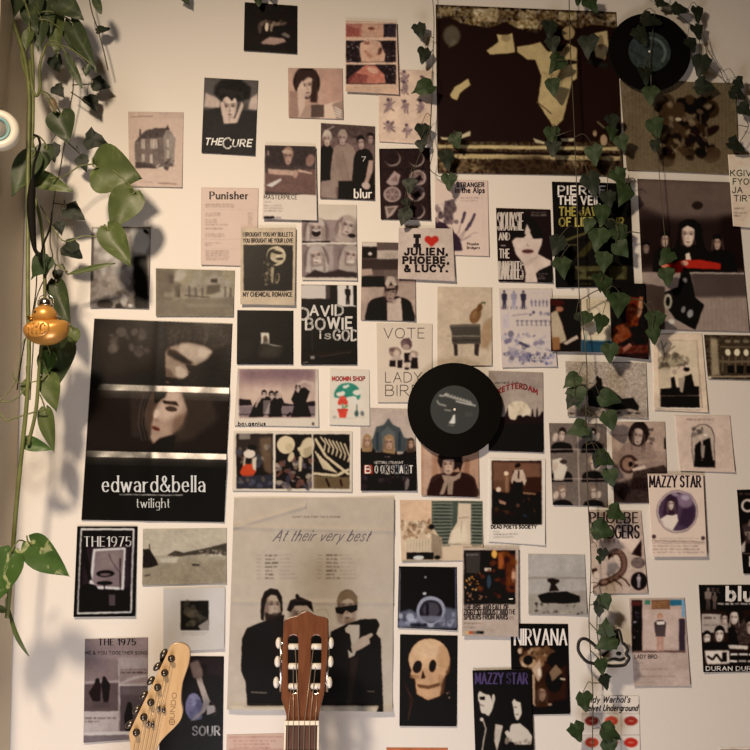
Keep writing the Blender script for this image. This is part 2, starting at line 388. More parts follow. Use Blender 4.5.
    def face(a, x, y, w, h, skin='c9a793', hair='2a211f', style='short', dark='4a3a36', turn=0, tilt=0):
        """a generic printed head: hair, face, eyes, nose, mouth"""
        t = math.radians(tilt)
        def R(u, v): return (x+(u*math.cos(t)-v*math.sin(t))*w, y+(u*math.sin(t)+v*math.cos(t))*h)
        if style == 'long': a.poly(hair, [R(*p) for p in ((-.5, -.1), (-.42, -.42), (0, -.6), (.42, -.42), (.5, -.1), (.6, .8), (.3, .95), (-.35, .95), (-.6, .8))], 2, sm=True)
        elif style == 'big': a.ell(hair, *R(0, -.15), w*.82, h*.72, tilt, 4)
        elif style != 'bald': a.ell(hair, *R(.02, -.2), w*.48, h*.42, tilt, 3); a.poly(hair, [R(*p) for p in ((-.48, -.2), (-.40, .12), (-.34, -.1), (.34, -.1), (.42, .1), (.48, -.2))], 2)
        a.poly(skin, [R(*p) for p in ((-.36, -.2), (-.28, -.38), (0, -.44), (.28, -.38), (.36, -.2), (.34, .15), (.2, .42), (0, .52), (-.2, .42), (-.34, .15))], 1, sm=True)
        for sx in (-.17, .17):
            a.ell(dark, *R(sx+turn*.1, -.04), w*.09, h*.04, tilt, 1, .85); a.ell(dark, *R(sx+turn*.1, -.13), w*.12, h*.025, tilt, 1, .7)
        a.poly(dark, [R(turn*.12, -.02), R(turn*.12+.07, .18), R(turn*.12-.05, .19)], 1.5, .35)
        a.ell(dark, *R(turn*.1, .31), w*.13, h*.035, tilt, 1, .75)
        a.ell(dark, *R(-.34 if turn >= 0 else .34, .1), w*.16, h*.42, tilt, w*.14, .5); a.ell(dark, *R(.36 if turn >= 0 else -.36, .15), w*.1, h*.36, tilt, w*.12, .3)
        a.ell(dark, *R(0, .48), w*.3, h*.07, tilt, w*.08, .4); a.ell(dark, *R(0, -.06), w*.32, h*.07, tilt, w*.08, .3)
        if style in ('long', 'big', 'fringe'):
            for k in range(22):
                sx = a.pr.choice((-1, 1)); u = a.pr.uniform(.36, .62); a.line(a.pr.choice([dark, hair, hair, skin]), [R(sx*u*.8, a.pr.uniform(-.4, -.1)), R(sx*u, .25), R(sx*u*a.pr.uniform(.8, 1.15), a.pr.uniform(.5, .9))], w*.05, w*.04, .35)
        if style == 'short': a.poly(hair, [R(*p) for p in ((-.38, -.12), (-.36, -.4), (0, -.52), (.36, -.4), (.38, -.12), (.3, -.24), (.1, -.32), (-.12, -.28), (-.28, -.22))], 2)
        if style in ('long', 'fringe'): a.poly(hair, [R(*p) for p in ((-.4, -.1), (-.3, -.48), (.3, -.48), (.4, -.1), (.2, -.26), (-.2, -.26))], 1.5, sm=True)
        return a
    def body(a, c, x, y, w, h):
        """shoulders and torso below a head"""
        return a.poly(c, [(x-w*.16, y), (x+w*.16, y), (x+w*.42, y+h*.12), (x+w*.52, y+h*.4), (x+w*.5, y+h), (x-w*.5, y+h), (x-w*.52, y+h*.4), (x-w*.42, y+h*.12)], 2, sm=True)
    def figure(a, c, x, y, h, skin='b99a88', legs=None):
        """a small standing printed figure; y is the top of the head"""
        w = h*.32; a.ell(skin, x, y+h*.07, h*.055, h*.07, 0, 1); a.ell(c, x, y+h*.045, h*.06, h*.05, 0, 1)
        a.poly(c, [(x-w*.25, y+h*.15), (x+w*.25, y+h*.15), (x+w*.5, y+h*.22), (x+w*.42, y+h*.5), (x+w*.3, y+h*.52), (x-w*.3, y+h*.52), (x-w*.42, y+h*.5), (x-w*.5, y+h*.22)], 1)
        a.poly(legs or c, [(x-w*.3, y+h*.5), (x+w*.3, y+h*.5), (x+w*.3, y+h), (x+w*.06, y+h), (x, y+h*.6), (x-w*.06, y+h), (x-w*.3, y+h)], 1); return a
    def text(a, c, txt, x, y, h, w=None, **k):
        X, Y = x/a.s+a.ox, y/a.s+a.oy
        a.ncall = getattr(a, 'ncall', 0)+1
        for q in letter_quads(txt, X, Y, h/a.s, w/a.s if w else None, rng=a.pr, **k): a.texts.append((c, q, a.ncall))
        return a
    def field(a, cell):
        """smooth random field over the raster, cell in photo pixels"""
        k = max(2, int(cell*SS)); n = a.rng.normal(size=(a.h//k+4, a.w//k+4)); n = np.repeat(np.repeat(n, k, 0), k, 1)
        return box(box(n, k//2), k//2)[k:k+a.h, k:k+a.w]
    def develop(a, warp=.75, grain=.03):
        """uneven inked edges and photographic grain"""
        jj, ii = np.mgrid[0:a.h, 0:a.w]; W = warp*SS
        u = a.field(5)*W*1.6+a.field(2.2)*W*.9; v = a.field(5)*W*1.6+a.field(2.2)*W*.9
        a.im = a.im[np.clip((jj+v).astype(int), 0, a.h-1), np.clip((ii+u).astype(int), 0, a.w-1)]
        lum = a.im.mean(2, keepdims=True); k = np.clip((.60-lum)/.15, 0, 1)*.16; a.im = np.clip(a.im*(1-k)+k*(.43+(a.im-.43)*2.0), .03, 1)      # a print's own contrast
        lum = a.im.mean(2, keepdims=True); g = a.field(8)*1.3+a.field(3)*1.0+a.field(1.4)*.9
        a.im = np.clip(a.im*(1+g[..., None]*grain*2.2*np.clip(4*lum*(1-lum), .15, 1)*np.where(lum > .68, .25, 1)), 0, 1)
    def sample(a, X, Y):
        im = box(box(a.im, 2), 1); fx = np.clip((X-a.x0)*SS-.5, 0, a.w-1.01); fy = np.clip((Y-a.y0)*SS-.5, 0, a.h-1.01)
        i, j = fx.astype(int), fy.astype(int); u, v = (fx-i)[:, None], (fy-j)[:, None]
        return (im[j, i]*(1-u)+im[j, i+1]*u)*(1-v)+(im[j+1, i]*(1-u)+im[j+1, i+1]*u)*v
NSEED = [0]; STEP = .62
def fill_attr(me, cols):
    at_ = me.color_attributes.new('ink', 'FLOAT_COLOR', 'POINT'); at_.data.foreach_set('color', np.concatenate([cols, np.ones((len(cols), 1))], 1).astype(np.float32).ravel())
def fast_mesh(name, V, Fq, cols, m, parent):
    me = bpy.data.meshes.new(name); me.vertices.add(len(V)); me.vertices.foreach_set('co', V.astype(np.float32).ravel())
    n = len(Fq); me.loops.add(n*4); me.loops.foreach_set('vertex_index', Fq.astype(np.int32).ravel())
    me.polygons.add(n); me.polygons.foreach_set('loop_start', np.arange(0, n*4, 4, dtype=np.int32)); me.polygons.foreach_set('loop_total', np.full(n, 4, dtype=np.int32))
    me.update(); me.validate(); me.polygons.foreach_set('use_smooth', np.ones(len(me.polygons), bool)); fill_attr(me, cols); me.materials.append(m)
    o = bpy.data.objects.new(name, me); COL.objects.link(o)
    if parent is not None: o.parent = parent; o.matrix_parent_inverse = parent.matrix_world.inverted()
    return o
def poster(name, cat, label, Z, corners, base, art=None, layer=1, lift=(.3, 2.2), finish='paper', warp=.13, grain=.013, group='posters and prints taped to the wall', panels=(), profile=None, wave=0):
    """one sheet on the wall. corners: TL TR BR BL in view units of Z; panels: (name, s0, t0, s1, t1) printed areas that are parts of the sheet; profile(s, t) -> extra lift in mm"""
    NSEED[0] += 1; ox, oy, s = Z[0], Z[1], 750/Z[2]
    if isinstance(corners, str): corners = [tuple(map(float, q.split(','))) for q in corners.split()]
    C = np.array([(x/s+ox, y/s+oy) for x, y in corners])
    bb = (*C.min(0), *C.max(0)); A = Art(bb, base, Z, NSEED[0])
    if art: art(A)
    A.develop(warp, grain)
    nu = max(6, int(np.linalg.norm(C[1]-C[0])/STEP)); nv = max(6, int(np.linalg.norm(C[3]-C[0])/STEP))
    if 'record' in name: nu = nv = 60
    S, Tt = np.meshgrid(np.linspace(0, 1, nu+1), np.linspace(0, 1, nv+1)); S, Tt = S.ravel(), Tt.ravel()
    def px(S, Tt): return (C[0]*((1-S)*(1-Tt))[:, None]+C[1]*(S*(1-Tt))[:, None]+C[2]*(S*Tt)[:, None]+C[3]*((1-S)*Tt)[:, None])
    r = A.pr; ph = [r.uniform(0, 6.3) for _ in range(4)]; cl = [r.uniform(0, 1.2) for _ in range(4)]
    def depth(S, Tt):
        S, Tt = np.clip(S, 0, 1), np.clip(Tt, 0, 1)
        d = lift[0]+(lift[1]-lift[0])*Tt**1.6+wave*(np.sin(S*9+ph[0]+Tt*3)+np.sin(Tt*13+ph[1]+S*4))
        d = d+cl[2]*np.clip(S+Tt-1.6, 0, 1)**2*6+cl[3]*np.clip(Tt-S-.6, 0, 1)**2*6
        if profile is not None: d = d+profile(S, Tt)
        return (.7+4.0*(layer-1)+np.maximum(d, .2))*.001
    XY = px(S, Tt); dep = depth(S, Tt); V = atv(XY[:, 0], XY[:, 1], dep)
    L = light_at(*C.mean(0)); tn = np.clip((C[:, 1].mean()-350)/250, 0, 1); WARM = np.array([1, .94+.04*tn, .83+.12*tn])
    def ink(c):
        c = np.asarray(c, float); k = np.clip((c.mean(-1, keepdims=True)-.30)/.35, 0, 1)
        return np.clip(lin(c)*(np.array([1, .955, .885])*(1-k)+WARM*k)/L-.009, .003, .88)      # the ink's blacks are brownish
    cols = ink(A.sample(XY[:, 0], XY[:, 1]))
    idx = np.arange((nu+1)*(nv+1)).reshape(nv+1, nu+1)
    Fq = np.stack([idx[:-1, :-1], idx[1:, :-1], idx[1:, 1:], idx[:-1, 1:]], -1).reshape(-1, 4)
    cs = (np.arange(nu)+.5)/nu; ct = (np.arange(nv)+.5)/nv; CS, CTt = [g.ravel() for g in np.meshgrid(cs, ct)]
    taken = np.zeros(len(Fq), bool); parts = []
    for pn, s0, t0, s1, t1 in panels:
        m = (CS > s0) & (CS < s1) & (CTt > t0) & (CTt < t1) & ~taken; taken |= m; parts.append((pn, m))
    mt = M[finish]
    # the sheet: what is left of the front, and its cut edges
    ring = np.concatenate([idx[0, :], idx[1:, -1], idx[-1, -2::-1], idx[-2:0:-1, 0]]); n0 = len(V); k = len(ring)
    RV = V[ring]+np.array([0, .0004, 0]); j = np.arange(k)
    side = np.stack([ring[j], ring[(j+1) % k], n0+(j+1) % k, n0+j], -1)
    root = fast_mesh(name, np.concatenate([V, RV]), np.concatenate([Fq[~taken], side]), np.concatenate([cols, np.tile(ink(hx('b8a592')), (k, 1))]), mt, None)
    c0 = at(*C.mean(0)); root.location = c0; root.data.transform(__import__('mathutils').Matrix.Translation(-c0)); bpy.context.view_layer.update()
    tag(root, label, cat, group)
    for pn, m in parts:
        fq = Fq[m]
        if not len(fq): continue
        u, inv = np.unique(fq, return_inverse=True); fast_mesh(pn, V[u], inv.reshape(-1, 4), cols[u], mt, root)
    # raised-off ink: words standing apart are lettering of their own
    blocks = []
    for t in A.texts:
        if not blocks or blocks[-1][0][2] != t[2]: blocks.append([])
        blocks[-1].append(t)
    merged = []
    for bl in blocks:
        P = np.array([q for _, q, _ in bl]).reshape(-1, 2); r = [*P.min(0), *P.max(0)]; hit = []
        for m in merged:
            if r[0]-8 < m[0][2] and r[2]+8 > m[0][0] and r[1]-8 < m[0][3] and r[3]+8 > m[0][1]: hit.append(m)
        new = [r, list(bl)]
        for m in hit:
            merged.remove(m); new[1] = m[1]+new[1]; o_ = m[0]; r = new[0]; new[0] = [min(r[0], o_[0]), min(r[1], o_[1]), max(r[2], o_[2]), max(r[3], o_[3])]
        merged.append(new)
    for _, texts in merged:
        v, f, cc = [], [], []
        for c, q, _n in texts:
            P = np.array(q); st = np.full((4, 2), .5)
            for _ in range(6):      # inverse of the sheet's bilinear map
                X = px(st[:, 0], st[:, 1])-P
                Ju = (C[1]-C[0])*(1-st[:, 1:2])+(C[2]-C[3])*st[:, 1:2]; Jv = (C[3]-C[0])*(1-st[:, 0:1])+(C[2]-C[1])*st[:, 0:1]
                det = Ju[:, 0]*Jv[:, 1]-Ju[:, 1]*Jv[:, 0]
                st = st-np.stack([(X[:, 0]*Jv[:, 1]-X[:, 1]*Jv[:, 0])/det, (Ju[:, 0]*X[:, 1]-Ju[:, 1]*X[:, 0])/det], -1)
            if (st < -.01).any() or (st > 1.01).any(): continue
            n = len(v); v += list(atv(P[:, 0], P[:, 1], depth(st[:, 0], st[:, 1])+.00025)); f.append((n, n+1, n+2, n+3)); cc += [ink(hx(c))]*4
        if v: fast_mesh('lettering', np.array(v), np.array(f), np.array(cc), mt, root)
    return root
# ------------------------------------------------------------------ the posters and prints
K, WH, PAP = '1d1713', 'd8cabb', 'd2bda8'
Z = (120, 60, 150)
def art(a):
    a.rect('c2a593', 40, 258, 320, 290, 6, .6); a.noise(.012, 8)
    a.line('86695f', '55,283 162,280', 4, 1); a.line('9a7c70', '165,266 310,270', 2, 1, .6)
    a.poly('75655c', '72,410 104,372 178,344 240,340 274,395 266,532 78,534', 1); a.poly('564a45', '98,380 130,350 178,342 236,340 216,384 120,392 74,414', 2)
    a.poly('8d7d72', '216,384 238,338 276,394 268,520 222,520', 1); a.rect('50433f', 96, 345, 104, 378); a.poly('54463f', '228,350 238,322 248,350', 1); a.rect('5a4b45', 168, 338, 184, 352)
    for x in (106, 152, 168): a.rect('c3ae9f', x, 394, x+17, 443, 1); a.rect('6f5f57', x+7, 394, x+9, 443)
    for y in (396, 450): a.rect('b9a596', 232, y, 245, y+40, 1)
    a.rect('b5a193', 108, 470, 122, 505, 1); a.rect('c0ac9e', 150, 470, 164, 515, 1); a.poly('c9b4a5', '190,520 250,535 240,548 180,535', 2)
    a.poly('4c413c', '74,508 150,518 190,540 78,540', 3); a.blobs(['4a3f3a', '5c504a', '6b5e56'], 200, 500, 272, 545, 14, 6, 14, 3); a.noise(.03, 5, 70, 340, 275, 545)
    a.line('80655c', '104,606 160,610', 3, 1, .6); a.line('7d6259', '188,614 282,619', 5, 1)
poster('photo_print', 'print', 'pale pink print with an engraving of a tall brick house', Z, '40,258 318,262 310,637 48,632', 'cdae9b', art)
def art(a):
    a.poly('5f5650', '405,85 695,85 695,230 405,235', 20, .8); a.poly('bca293', '428,165 500,195 500,240 418,235', 8); a.poly('c0a697', '690,165 655,190 640,245 690,250', 8)
    a.ell('35302e', 555, 150, 85, 60, 0, 14); a.poly('2b2725', '480,140 505,100 600,98 655,135 650,190 610,205 500,200 470,170', 8)
    a.face(548, 235, 100, 120, 'cdb2a0', '322d2b', 'bald'); a.poly('332e2c', '490,200 515,160 560,205 590,165 618,210 620,160 500,140', 4)
    a.poly('c6aa99', '500,215 515,205 545,290 575,290 608,210 618,225 590,315 515,315', 4); a.line('6a5a52', '546,250 546,310', 4, 2, .6)
    a.poly('36322f', '410,255 500,235 520,320 585,315 610,250 690,255 690,480 405,480', 6); a.noise(.01, 6)
    a.text('e6d8c8', 'THE', 424, 424, 30, 78, wt=.2, slant=.25); a.text('e6d8c8', 'CURE', 505, 440, 46, 62, wt=.17, slant=.15); a.text('e6d8c8', 'URE', 566, 434, 32, 92, wt=.2, slant=.15)
def art2(a):
    art(a); a.texts.clear(); a.text('e6d8c8', 'THE', 424, 424, 32, 84, wt=.2, slant=.25); a.text('e6d8c8', 'C', 516, 442, 52, 40, wt=.16); a.text('e6d8c8', 'URE', 562, 432, 34, 94, wt=.2, slant=.2)
poster('band_poster', 'poster', 'grey photo poster of a wild-haired singer holding face above slanted white letters', Z, '422,88 692,103 675,478 407,463', '4a4440', art2)
Z = (240, 0, 110)
def art(a):
    a.noise(.012, 14); a.blobs(['5a4b40', '6d5a4c', '8a7461'], 130, 140, 300, 170, 14, 8, 22, 6, .6); a.ell('c0a891', 182, 185, 12, 30, 0, 6); a.ell('8b7766', 215, 190, 10, 28, 10, 6, .8)
    a.ell('5b4d44', 135, 190, 14, 40, 0, 8, .7); a.poly('8d7468', '140,290 200,252 300,262 315,285 230,305 150,300', 8); a.ell('6d635a', 305, 235, 40, 14, 25, 8, .8); a.ell('1b1615', 260, 205, 40, 30, 0, 8)
poster('album_print', 'print', 'square near-black print with a dim glowing group at its middle', Z, '32,15 392,40 388,368 25,345', '241d1b', art, finish='satin')
Z = (180, 0, 200)
def art(a):
    a.rect('ad8a78', 405, 255, 615, 445); a.poly('a37f70', '520,262 612,258 612,380 540,398', 8, .8); a.poly('c9ab97', '530,395 605,375 612,445 525,445', 3); a.poly('7f675c', '570,390 612,372 612,445 585,445', 4, .8)
    a.face(476, 322, 62, 84, 'bfa08c', '2c221f', 'big', tilt=-8); a.poly('3a2c28', '440,262 510,265 515,300 480,288 455,310 430,330', 5); a.poly('3a2a26', '495,300 516,300 512,385 488,382', 4)
    a.poly('c0a28f', '440,330 458,300 470,340 468,400 446,440 418,440', 3); a.poly('8b6f62', '410,340 440,345 445,440 408,440', 5); a.rect('55443d', 488, 392, 540, 440, 2); a.poly('9c8071', '470,395 492,390 490,440 450,440', 3)
    for k in range(4): a.line('d8c8b8', [(580, 402+k*10), (606, 416+k*8)], 4, 2)
poster('photo_print', 'print', 'sepia photo of a curly-haired person leaning on one hand', Z, '405,255 610,257 612,447 407,440', 'ad8a78', art)
Z = (330, 10, 110)
def art(a):
    for (y0, y1) in ((92, 185), (208, 355), (372, 505)): a.rect('2d2424', 108, y0, 450, y1)
    a.rect('8f5f52', 108, 92, 225, 185); a.rect('a7816c', 215, 92, 365, 185, 4); a.rect('332b2e', 365, 95, 450, 185, 6); a.ell('6a4038', 280, 125, 24, 10); a.poly('7c463d', '108,100 205,130 200,180 108,180', 6, .8)
    a.poly('b08a74', '205,225 260,200 340,215 375,300 370,352 212,352 200,270', 5); a.ell('7d564b', 250, 225, 22, 12); a.poly('8c6452', '225,280 265,330 340,300 345,265 300,320 240,270', 5, .8); a.ell('5d4036', 340, 280, 14, 28, 20, 4)
    a.poly('9c6455', '130,500 180,420 240,375 310,378 370,440 380,500', 4); a.poly('6f3f39', '120,470 170,420 250,450 220,500 120,500', 6, .8); a.ell('b58d78', 290, 410, 40, 20, 20, 4, .8); a.poly('7e4b43', '235,430 260,450 240,500 225,490', 3)
    a.blobs(['8b8280', 'c9bcb4', '554c50'], 112, 215, 200, 350, 16, 3, 7, 2); a.blobs(['8b8280', '554c50'], 380, 215, 446, 500, 16, 3, 7, 2); a.noise(.05, 6, 108, 92, 450, 505, (1, .8, .8))
    a.rect('a5866f', 108, 512, 460, 565, 8, .5); a.rows('8b6d5d', 135, 525, 440, 2, 16, 5, .5)
poster('comic_page', 'print', 'printed strip of three reddish panels with a starry blue night', Z, '105,72 455,85 470,575 105,555', 'bc9a84', art, layer=2, panels=[('picture_panel', .01, .035, .96, .225), ('picture_panel', .01, .275, .96, .575), ('picture_panel', .01, .615, .96, .885)])
Z = (360, 0, 200)
def art(a):
    for x, y in ((168, 290), (168, 330), (108, 395), (170, 400), (230, 400), (235, 310), (108, 480), (178, 490), (235, 490)):
        for k in range(5): a.line('4f3f42', [(x+a.pr.uniform(-22, 22), y+a.pr.uniform(-28, 28)), (x+a.pr.uniform(-10, 10), y+a.pr.uniform(-10, 10)), (x+a.pr.uniform(-24, 24), y+a.pr.uniform(-28, 28))], 5, 2, .75)
        a.ell('8b7370', x, y, 12, 18, 0, 4, .7); a.ell('55444a', x-4, y-22, 7, 6, 0, 2)
poster('illustration_print', 'print', 'pale sheet of small sketched dancing figures beside the ivy', Z, '70,260 270,265 262,542 70,530', 'c5a792', art)
Z = (255, 110, 130)
def art(a):
    a.rect('4c403c', 57, 203, 350, 487); a.poly('6e544c', '57,360 350,340 350,487 57,470', 6); a.poly('3b3230', '57,203 350,210 350,330 57,320', 20, .7); a.face(190, 268, 62, 96, 'b08c7c', '8d7060', 'short'); a.ell('b99b86', 182, 240, 26, 12, 0, 4)
    a.poly('b59382', '72,338 180,345 232,352 228,378 80,368', 3); a.poly('bb9a89', '248,340 330,360 325,368 246,356', 3); a.ell('a98778', 232, 368, 14, 24, 10, 3); a.poly('c9bdb4', '62,435 150,392 152,405 100,445', 3); a.ell('85675c', 318, 290, 26, 36, 20, 6)
    a.rect('8e776c', 70, 232, 80, 262, 2); a.noise(.015, 10, 57, 203, 350, 487)
    a.text('2a2320', 'MASTERPIECE', 52, 514, 24, 190, wt=.13); a.rows('6b5d55', 55, 526, 92, 1, 8, 5, .8); a.rows('6b5d55', 52, 548, 170, 3, 15, 6, .7)
    a.rect('2b2426', 50, 612, 110, 628); a.rect('9b8a86', 112, 614, 152, 628, 2)
poster('film_card', 'print', 'white card with a dim table photo above a one-word heading', Z, '57,202 350,210 358,637 42,628', 'd9c5b4', art, layer=2, panels=[('photograph', 0, 0, 1, .655)])
def art(a):
    a.rect('6a5650', 375, 75, 695, 520); a.poly('4c3e3a', '375,75 695,90 695,200 560,160 375,150', 20, .8); a.noise(.03, 14, 375, 75, 695, 250)
    a.line('a08c80', '400,120 460,95', 6, 4); a.body('1f1917', 410, 200, 90, 210); a.face(414, 168, 56, 86, 'b59b8b', 'bba898', 'short'); a.body('8d776b', 512, 190, 135, 240); a.face(503, 162, 56, 84, 'b0958a', '9d8878', 'short', tilt=6)
    a.poly('7b675d', '455,215 480,200 520,330 550,415 500,400 470,330', 8, .6); a.line('5d4c45', '500,230 545,410', 3, 2, .7); a.body('1c1614', 625, 225, 110, 215); a.face(610, 190, 50, 76, 'a68b80', '241d1b', 'short', tilt=-6); a.face(664, 165, 44, 60, '9b8076', '2a211f', 'short')
    a.poly('a38678', '655,290 680,290 680,350 650,430 615,450 640,380', 3); a.poly('8d786e', '378,410 460,400 470,510 380,500', 6); a.rect('1a1413', 480, 410, 600, 515, 8); a.rect('1d1715', 600, 430, 690, 518, 8)
    a.text('c9bcb4', '7', 616, 296, 26, 22, wt=.14); a.ell('b3998b', 640, 435, 26, 20, 20, 4)
    a.text('efe4d8', 'blur', 574, 506, 50, 98, wt=.17)
poster('photo_print', 'print', 'brown photo of four young men with a small white word at the bottom', Z, '380,75 693,95 690,520 375,510', '5d4a45', art)
Z = (370, 130, 130)
def art(a):
    for i, (x, y) in enumerate(((130, 165), (268, 168), (130, 280), (275, 275), (128, 370), (265, 365), (125, 470), (270, 470))):
        a.rect('382a28', x-62, y-48, x+64, y+50, 1, .6)
        if i in (0, 1, 7): a.ell('8f7c73', x, y, 46, 44, 0, 1); a.ell('302524', x-5, y-6, 44, 42, 0, 2)
        elif i == 2: a.poly('98807a', [(x-38, y+20), (x+10, y-45), (x+44, y-20), (x+30, y+35), (x-10, y+40)], 2); a.poly('7a615a', [(x-10, y+10), (x+25, y-25), (x+30, y+20)], 4)
        elif i == 6: a.poly('9b857b', [(x-42, y-30), (x+40, y-34), (x+5, y+20), (x-30, y+42)], 2); a.poly('6e5c52', [(x-30, y-22), (x+20, y-24), (x-15, y+18)], 4)
        else:
            a.ell('9b857c', x, y, 50, 46, 0, 1); a.ell('705a55', x, y, 40, 37, 0, 2)
            for k in range(6): a.line('9b857c', [(x, y), (x+42*math.cos(k*1.05), y+38*math.sin(k*1.05))], 4, 2)
            if i in (3, 5): a.poly('302524', [(x-20, y+4), (x+16, y-18), (x+30, y+12), (x-2, y+30)], 3)
        a.noise(.02, 5, x-50, y-46, x+50, y+46)
    a.line('55443f', '195,112 205,515', 2, 1, .6); a.line('55443f', '65,215 345,215', 2, 1, .6)
poster('botanical_print', 'print', 'dark print of eight pale round slices in two columns', Z, '52,108 345,105 350,520 62,515', '2c2221', art)
def art(a):
    a.text('2b2026', 'STRANGER', 500, 328, 24, 158, wt=.24); a.text('2b2026', 'in the Alps', 492, 362, 30, 168, wt=.2); a.rows('75645f', 522, 388, 640, 2, 16, 7, .6)
    a.poly('3a2c34', '372,520 430,535 470,580 520,625 532,695 380,700', 3); a.blobs(['3f3234', '5e4c4c', '8b7670', 'c9b2a2'], 380, 400, 500, 530, 40, 8, 20, 2); a.poly('4a3b3c', '430,410 480,395 500,450 450,530 420,500', 4, .8)
    for (x0, y0, x1, y1) in ((505, 600, 545, 480), (520, 640, 600, 490), (515, 620, 575, 540)):
        a.line('6d5b58', [(x0, y0), (x1, y1)], 4, 1)
        for k in range(5): a.ell('4b3d46', x1-(x1-x0)*k*.08, y1-(y1-y0)*k*.1, 12, 8, -60, 2)
    a.line('80706a', '520,640 600,590 620,595', 3, 1); a.line('80706a', '520,645 580,610', 3, 1)
    a.text('2b2026', 'Phoebe', 560, 664, 14, 66, wt=.22); a.text('2b2026', 'Bridgers', 560, 686, 14, 72, wt=.22); a.line('b39c90', '645,320 660,700', 5, 2, .5)
poster('music_print', 'print', 'pink card with dark lavender sprigs and a bunched bouquet', Z, '372,285 680,293 688,728 380,718', 'cbafa0', art)
Z = (600, 0, 150)   # the shaded corner behind the ivy
Z = (430, 0, 190)
def art(a):
    a.noise(.05, 10); a.noise(.04, 5)
    for i in range(9):
        x = 25+i*80; a.rect(['7a674c', '66543c', '8a7758', '5b4a35'][i % 4], x+3, 28+i*3, x+74, 62+i*3, 4, .8); a.rect(['5b4a36', '776446'][i % 2], x+30, 70+i*3, x+100, 100+i*3, 4, .7)
    a.rect('86745a', 170, 35, 268, 85, 4); a.rect('8b7858', 345, 75, 425, 112, 5, .8); a.noise(.09, 7, 22, 15, 740, 120)
    a.poly('281e17', '25,75 70,65 120,90 230,110 300,85 340,110 420,130 480,85 545,110 600,110 640,95 748,110 748,560 30,560', 5)
    a.poly('9b8661', '222,200 270,165 262,135 300,140 325,130 335,205 310,210 235,215', 1); a.ell('7b694d', 300, 150, 20, 14, 0, 4)
    a.poly('97825e', '342,185 400,175 435,165 465,205 520,200 545,170 580,190 580,310 560,320 525,470 490,508 425,405 440,300 415,235 385,235 345,205', 1)
    a.poly('7b6a4d', '440,280 520,290 575,280 560,320 470,330', 6, .5); a.line('4d4030', '420,400 480,450', 5, 2); a.ell('857152', 545, 130, 26, 26, 0, 3); a.poly('281e17', '520,260 545,235 580,240 578,250', 2)
    a.poly('9a8560', '78,375 95,345 150,310 160,335 120,365 105,395 85,385', 1); a.poly('97825f', '650,130 700,120 705,185 690,235 655,225 640,170', 2); a.ell('4b3d2d', 672, 165, 12, 30, 0, 4, .6); a.ell('4d4439', 85, 140, 34, 40, 0, 8); a.poly('5b5246', '70,190 110,165 90,150', 4, .7)
    a.poly('9b8b70', '40,540 95,545 160,515 158,535 100,552 45,550', 2); a.poly('9b8b70', '405,545 450,560 455,570 415,562', 2); a.poly('9b8b70', '515,545 570,545 565,558 520,558', 2); a.ell('8e765f', 685, 552, 14, 22, 0, 3); a.ell('8e765f', 650, 525, 8, 14, 0, 3); a.line('9b8b70', '660,480 690,505', 8, 2)
    a.poly('2a201a', '600,240 748,230 748,510 620,520', 10, .6); a.line('262b2c', '620,240 700,260', 16, 8, .6)
    for y, c, h in ((570, '95825f', 14), (596, '241c17', 8), (606, '8f7c5b', 18)): a.poly(c, [(30, y), (750, y+10), (750, y+h+10), (30, y+h)], 3)
    a.poly('4a3b2c', '30,628 750,640 750,700 30,690', 5); a.noise(.10, 8, 30, 620, 750, 692, (1, .9, .7)); a.poly('2a201a', '180,640 420,610 560,660 750,640 750,700 260,690', 14, .7); a.line('2a211b', '268,250 272,560', 3, 2, .5)
poster('art_poster', 'poster', 'large dark poster of tan figures in black clothes against a stone wall', Z, '22,18 735,48 762,695 30,682', '3b2f24', art, wave=.25, panels=())
Z = (550, 0, 200)
def art(a):
    a.noise(.03, 5, tint=(1, .9, .75)); a.poly('4c4032', '280,345 420,310 690,320 700,640 290,630', 30, .5)
    for x in range(285, 700, 14): a.line('61543f', [(x, 310), (x+6, 640)], 4, 2, .5)
    a.blobs(['201812', '2c221a', '3a2d22', '1a1411'], 420, 370, 610, 600, 60, 14, 38, 5, .9); a.blobs(['6d5d48', '57493a'], 420, 370, 610, 560, 16, 8, 16, 5, .7); a.ell('8d7c66', 480, 448, 12, 7, 0, 3)
    for k in range(12): x, y = a.pr.uniform(420, 600), a.pr.uniform(380, 560); a.line('6b5a47', [(x, y), (x+a.pr.uniform(-30, 30), y+a.pr.uniform(10, 40))], 4, 3, .6)
    a.rect('574a3a', 290, 590, 700, 640, 20, .4)
poster('art_print', 'print', 'murky brown print with a dark tangled mass, partly under the upper record', Z, '262,300 700,312 708,656 288,637', '584b3a', art)
Z = (540, 160, 130)
def art(a):
    a.poly('1f1a11', '75,420 520,400 530,600 85,600', 30, .7); a.poly('4d4630', '130,460 270,410 290,418 140,475', 5); a.poly('3f3927', '200,560 300,450 380,440 260,560', 10, .8); a.poly('0f0c09', '260,560 330,470 400,470 420,600 270,600', 14, .8); a.line('6d674b', '160,490 215,488', 5, 2)
    a.line('4e4a36', '420,480 520,430', 6, 4, .7); a.rect('4c4630', 200, 610, 500, 690, 4, .7); a.rows('85805f', 205, 618, 495, 6, 12, 5, .5, .15); a.rect('221d12', 270, 640, 400, 670, 4, .8); a.rows('77714f', 235, 710, 320, 1, 8, 5, .7)
    a.text('d6cdb8', 'PIERCE', 106, 198, 47, 270, wt=.2); a.text('cfc6b2', 'THE VEIL', 106, 256, 47, 242, wt=.2)
    a.text('8f7d3c', 'THE JAWS', 112, 320, 47, 260, wt=.2); a.text('a08d48', 'OF LIFE TOUR', 112, 381, 47, 370, wt=.2)
poster('band_poster', 'poster', 'black tour poster with stacked white and yellow block letters, crossed by ivy', Z, '68,125 520,135 540,730 90,735', '1f1b12', art)
Z = (630, 150, 120)
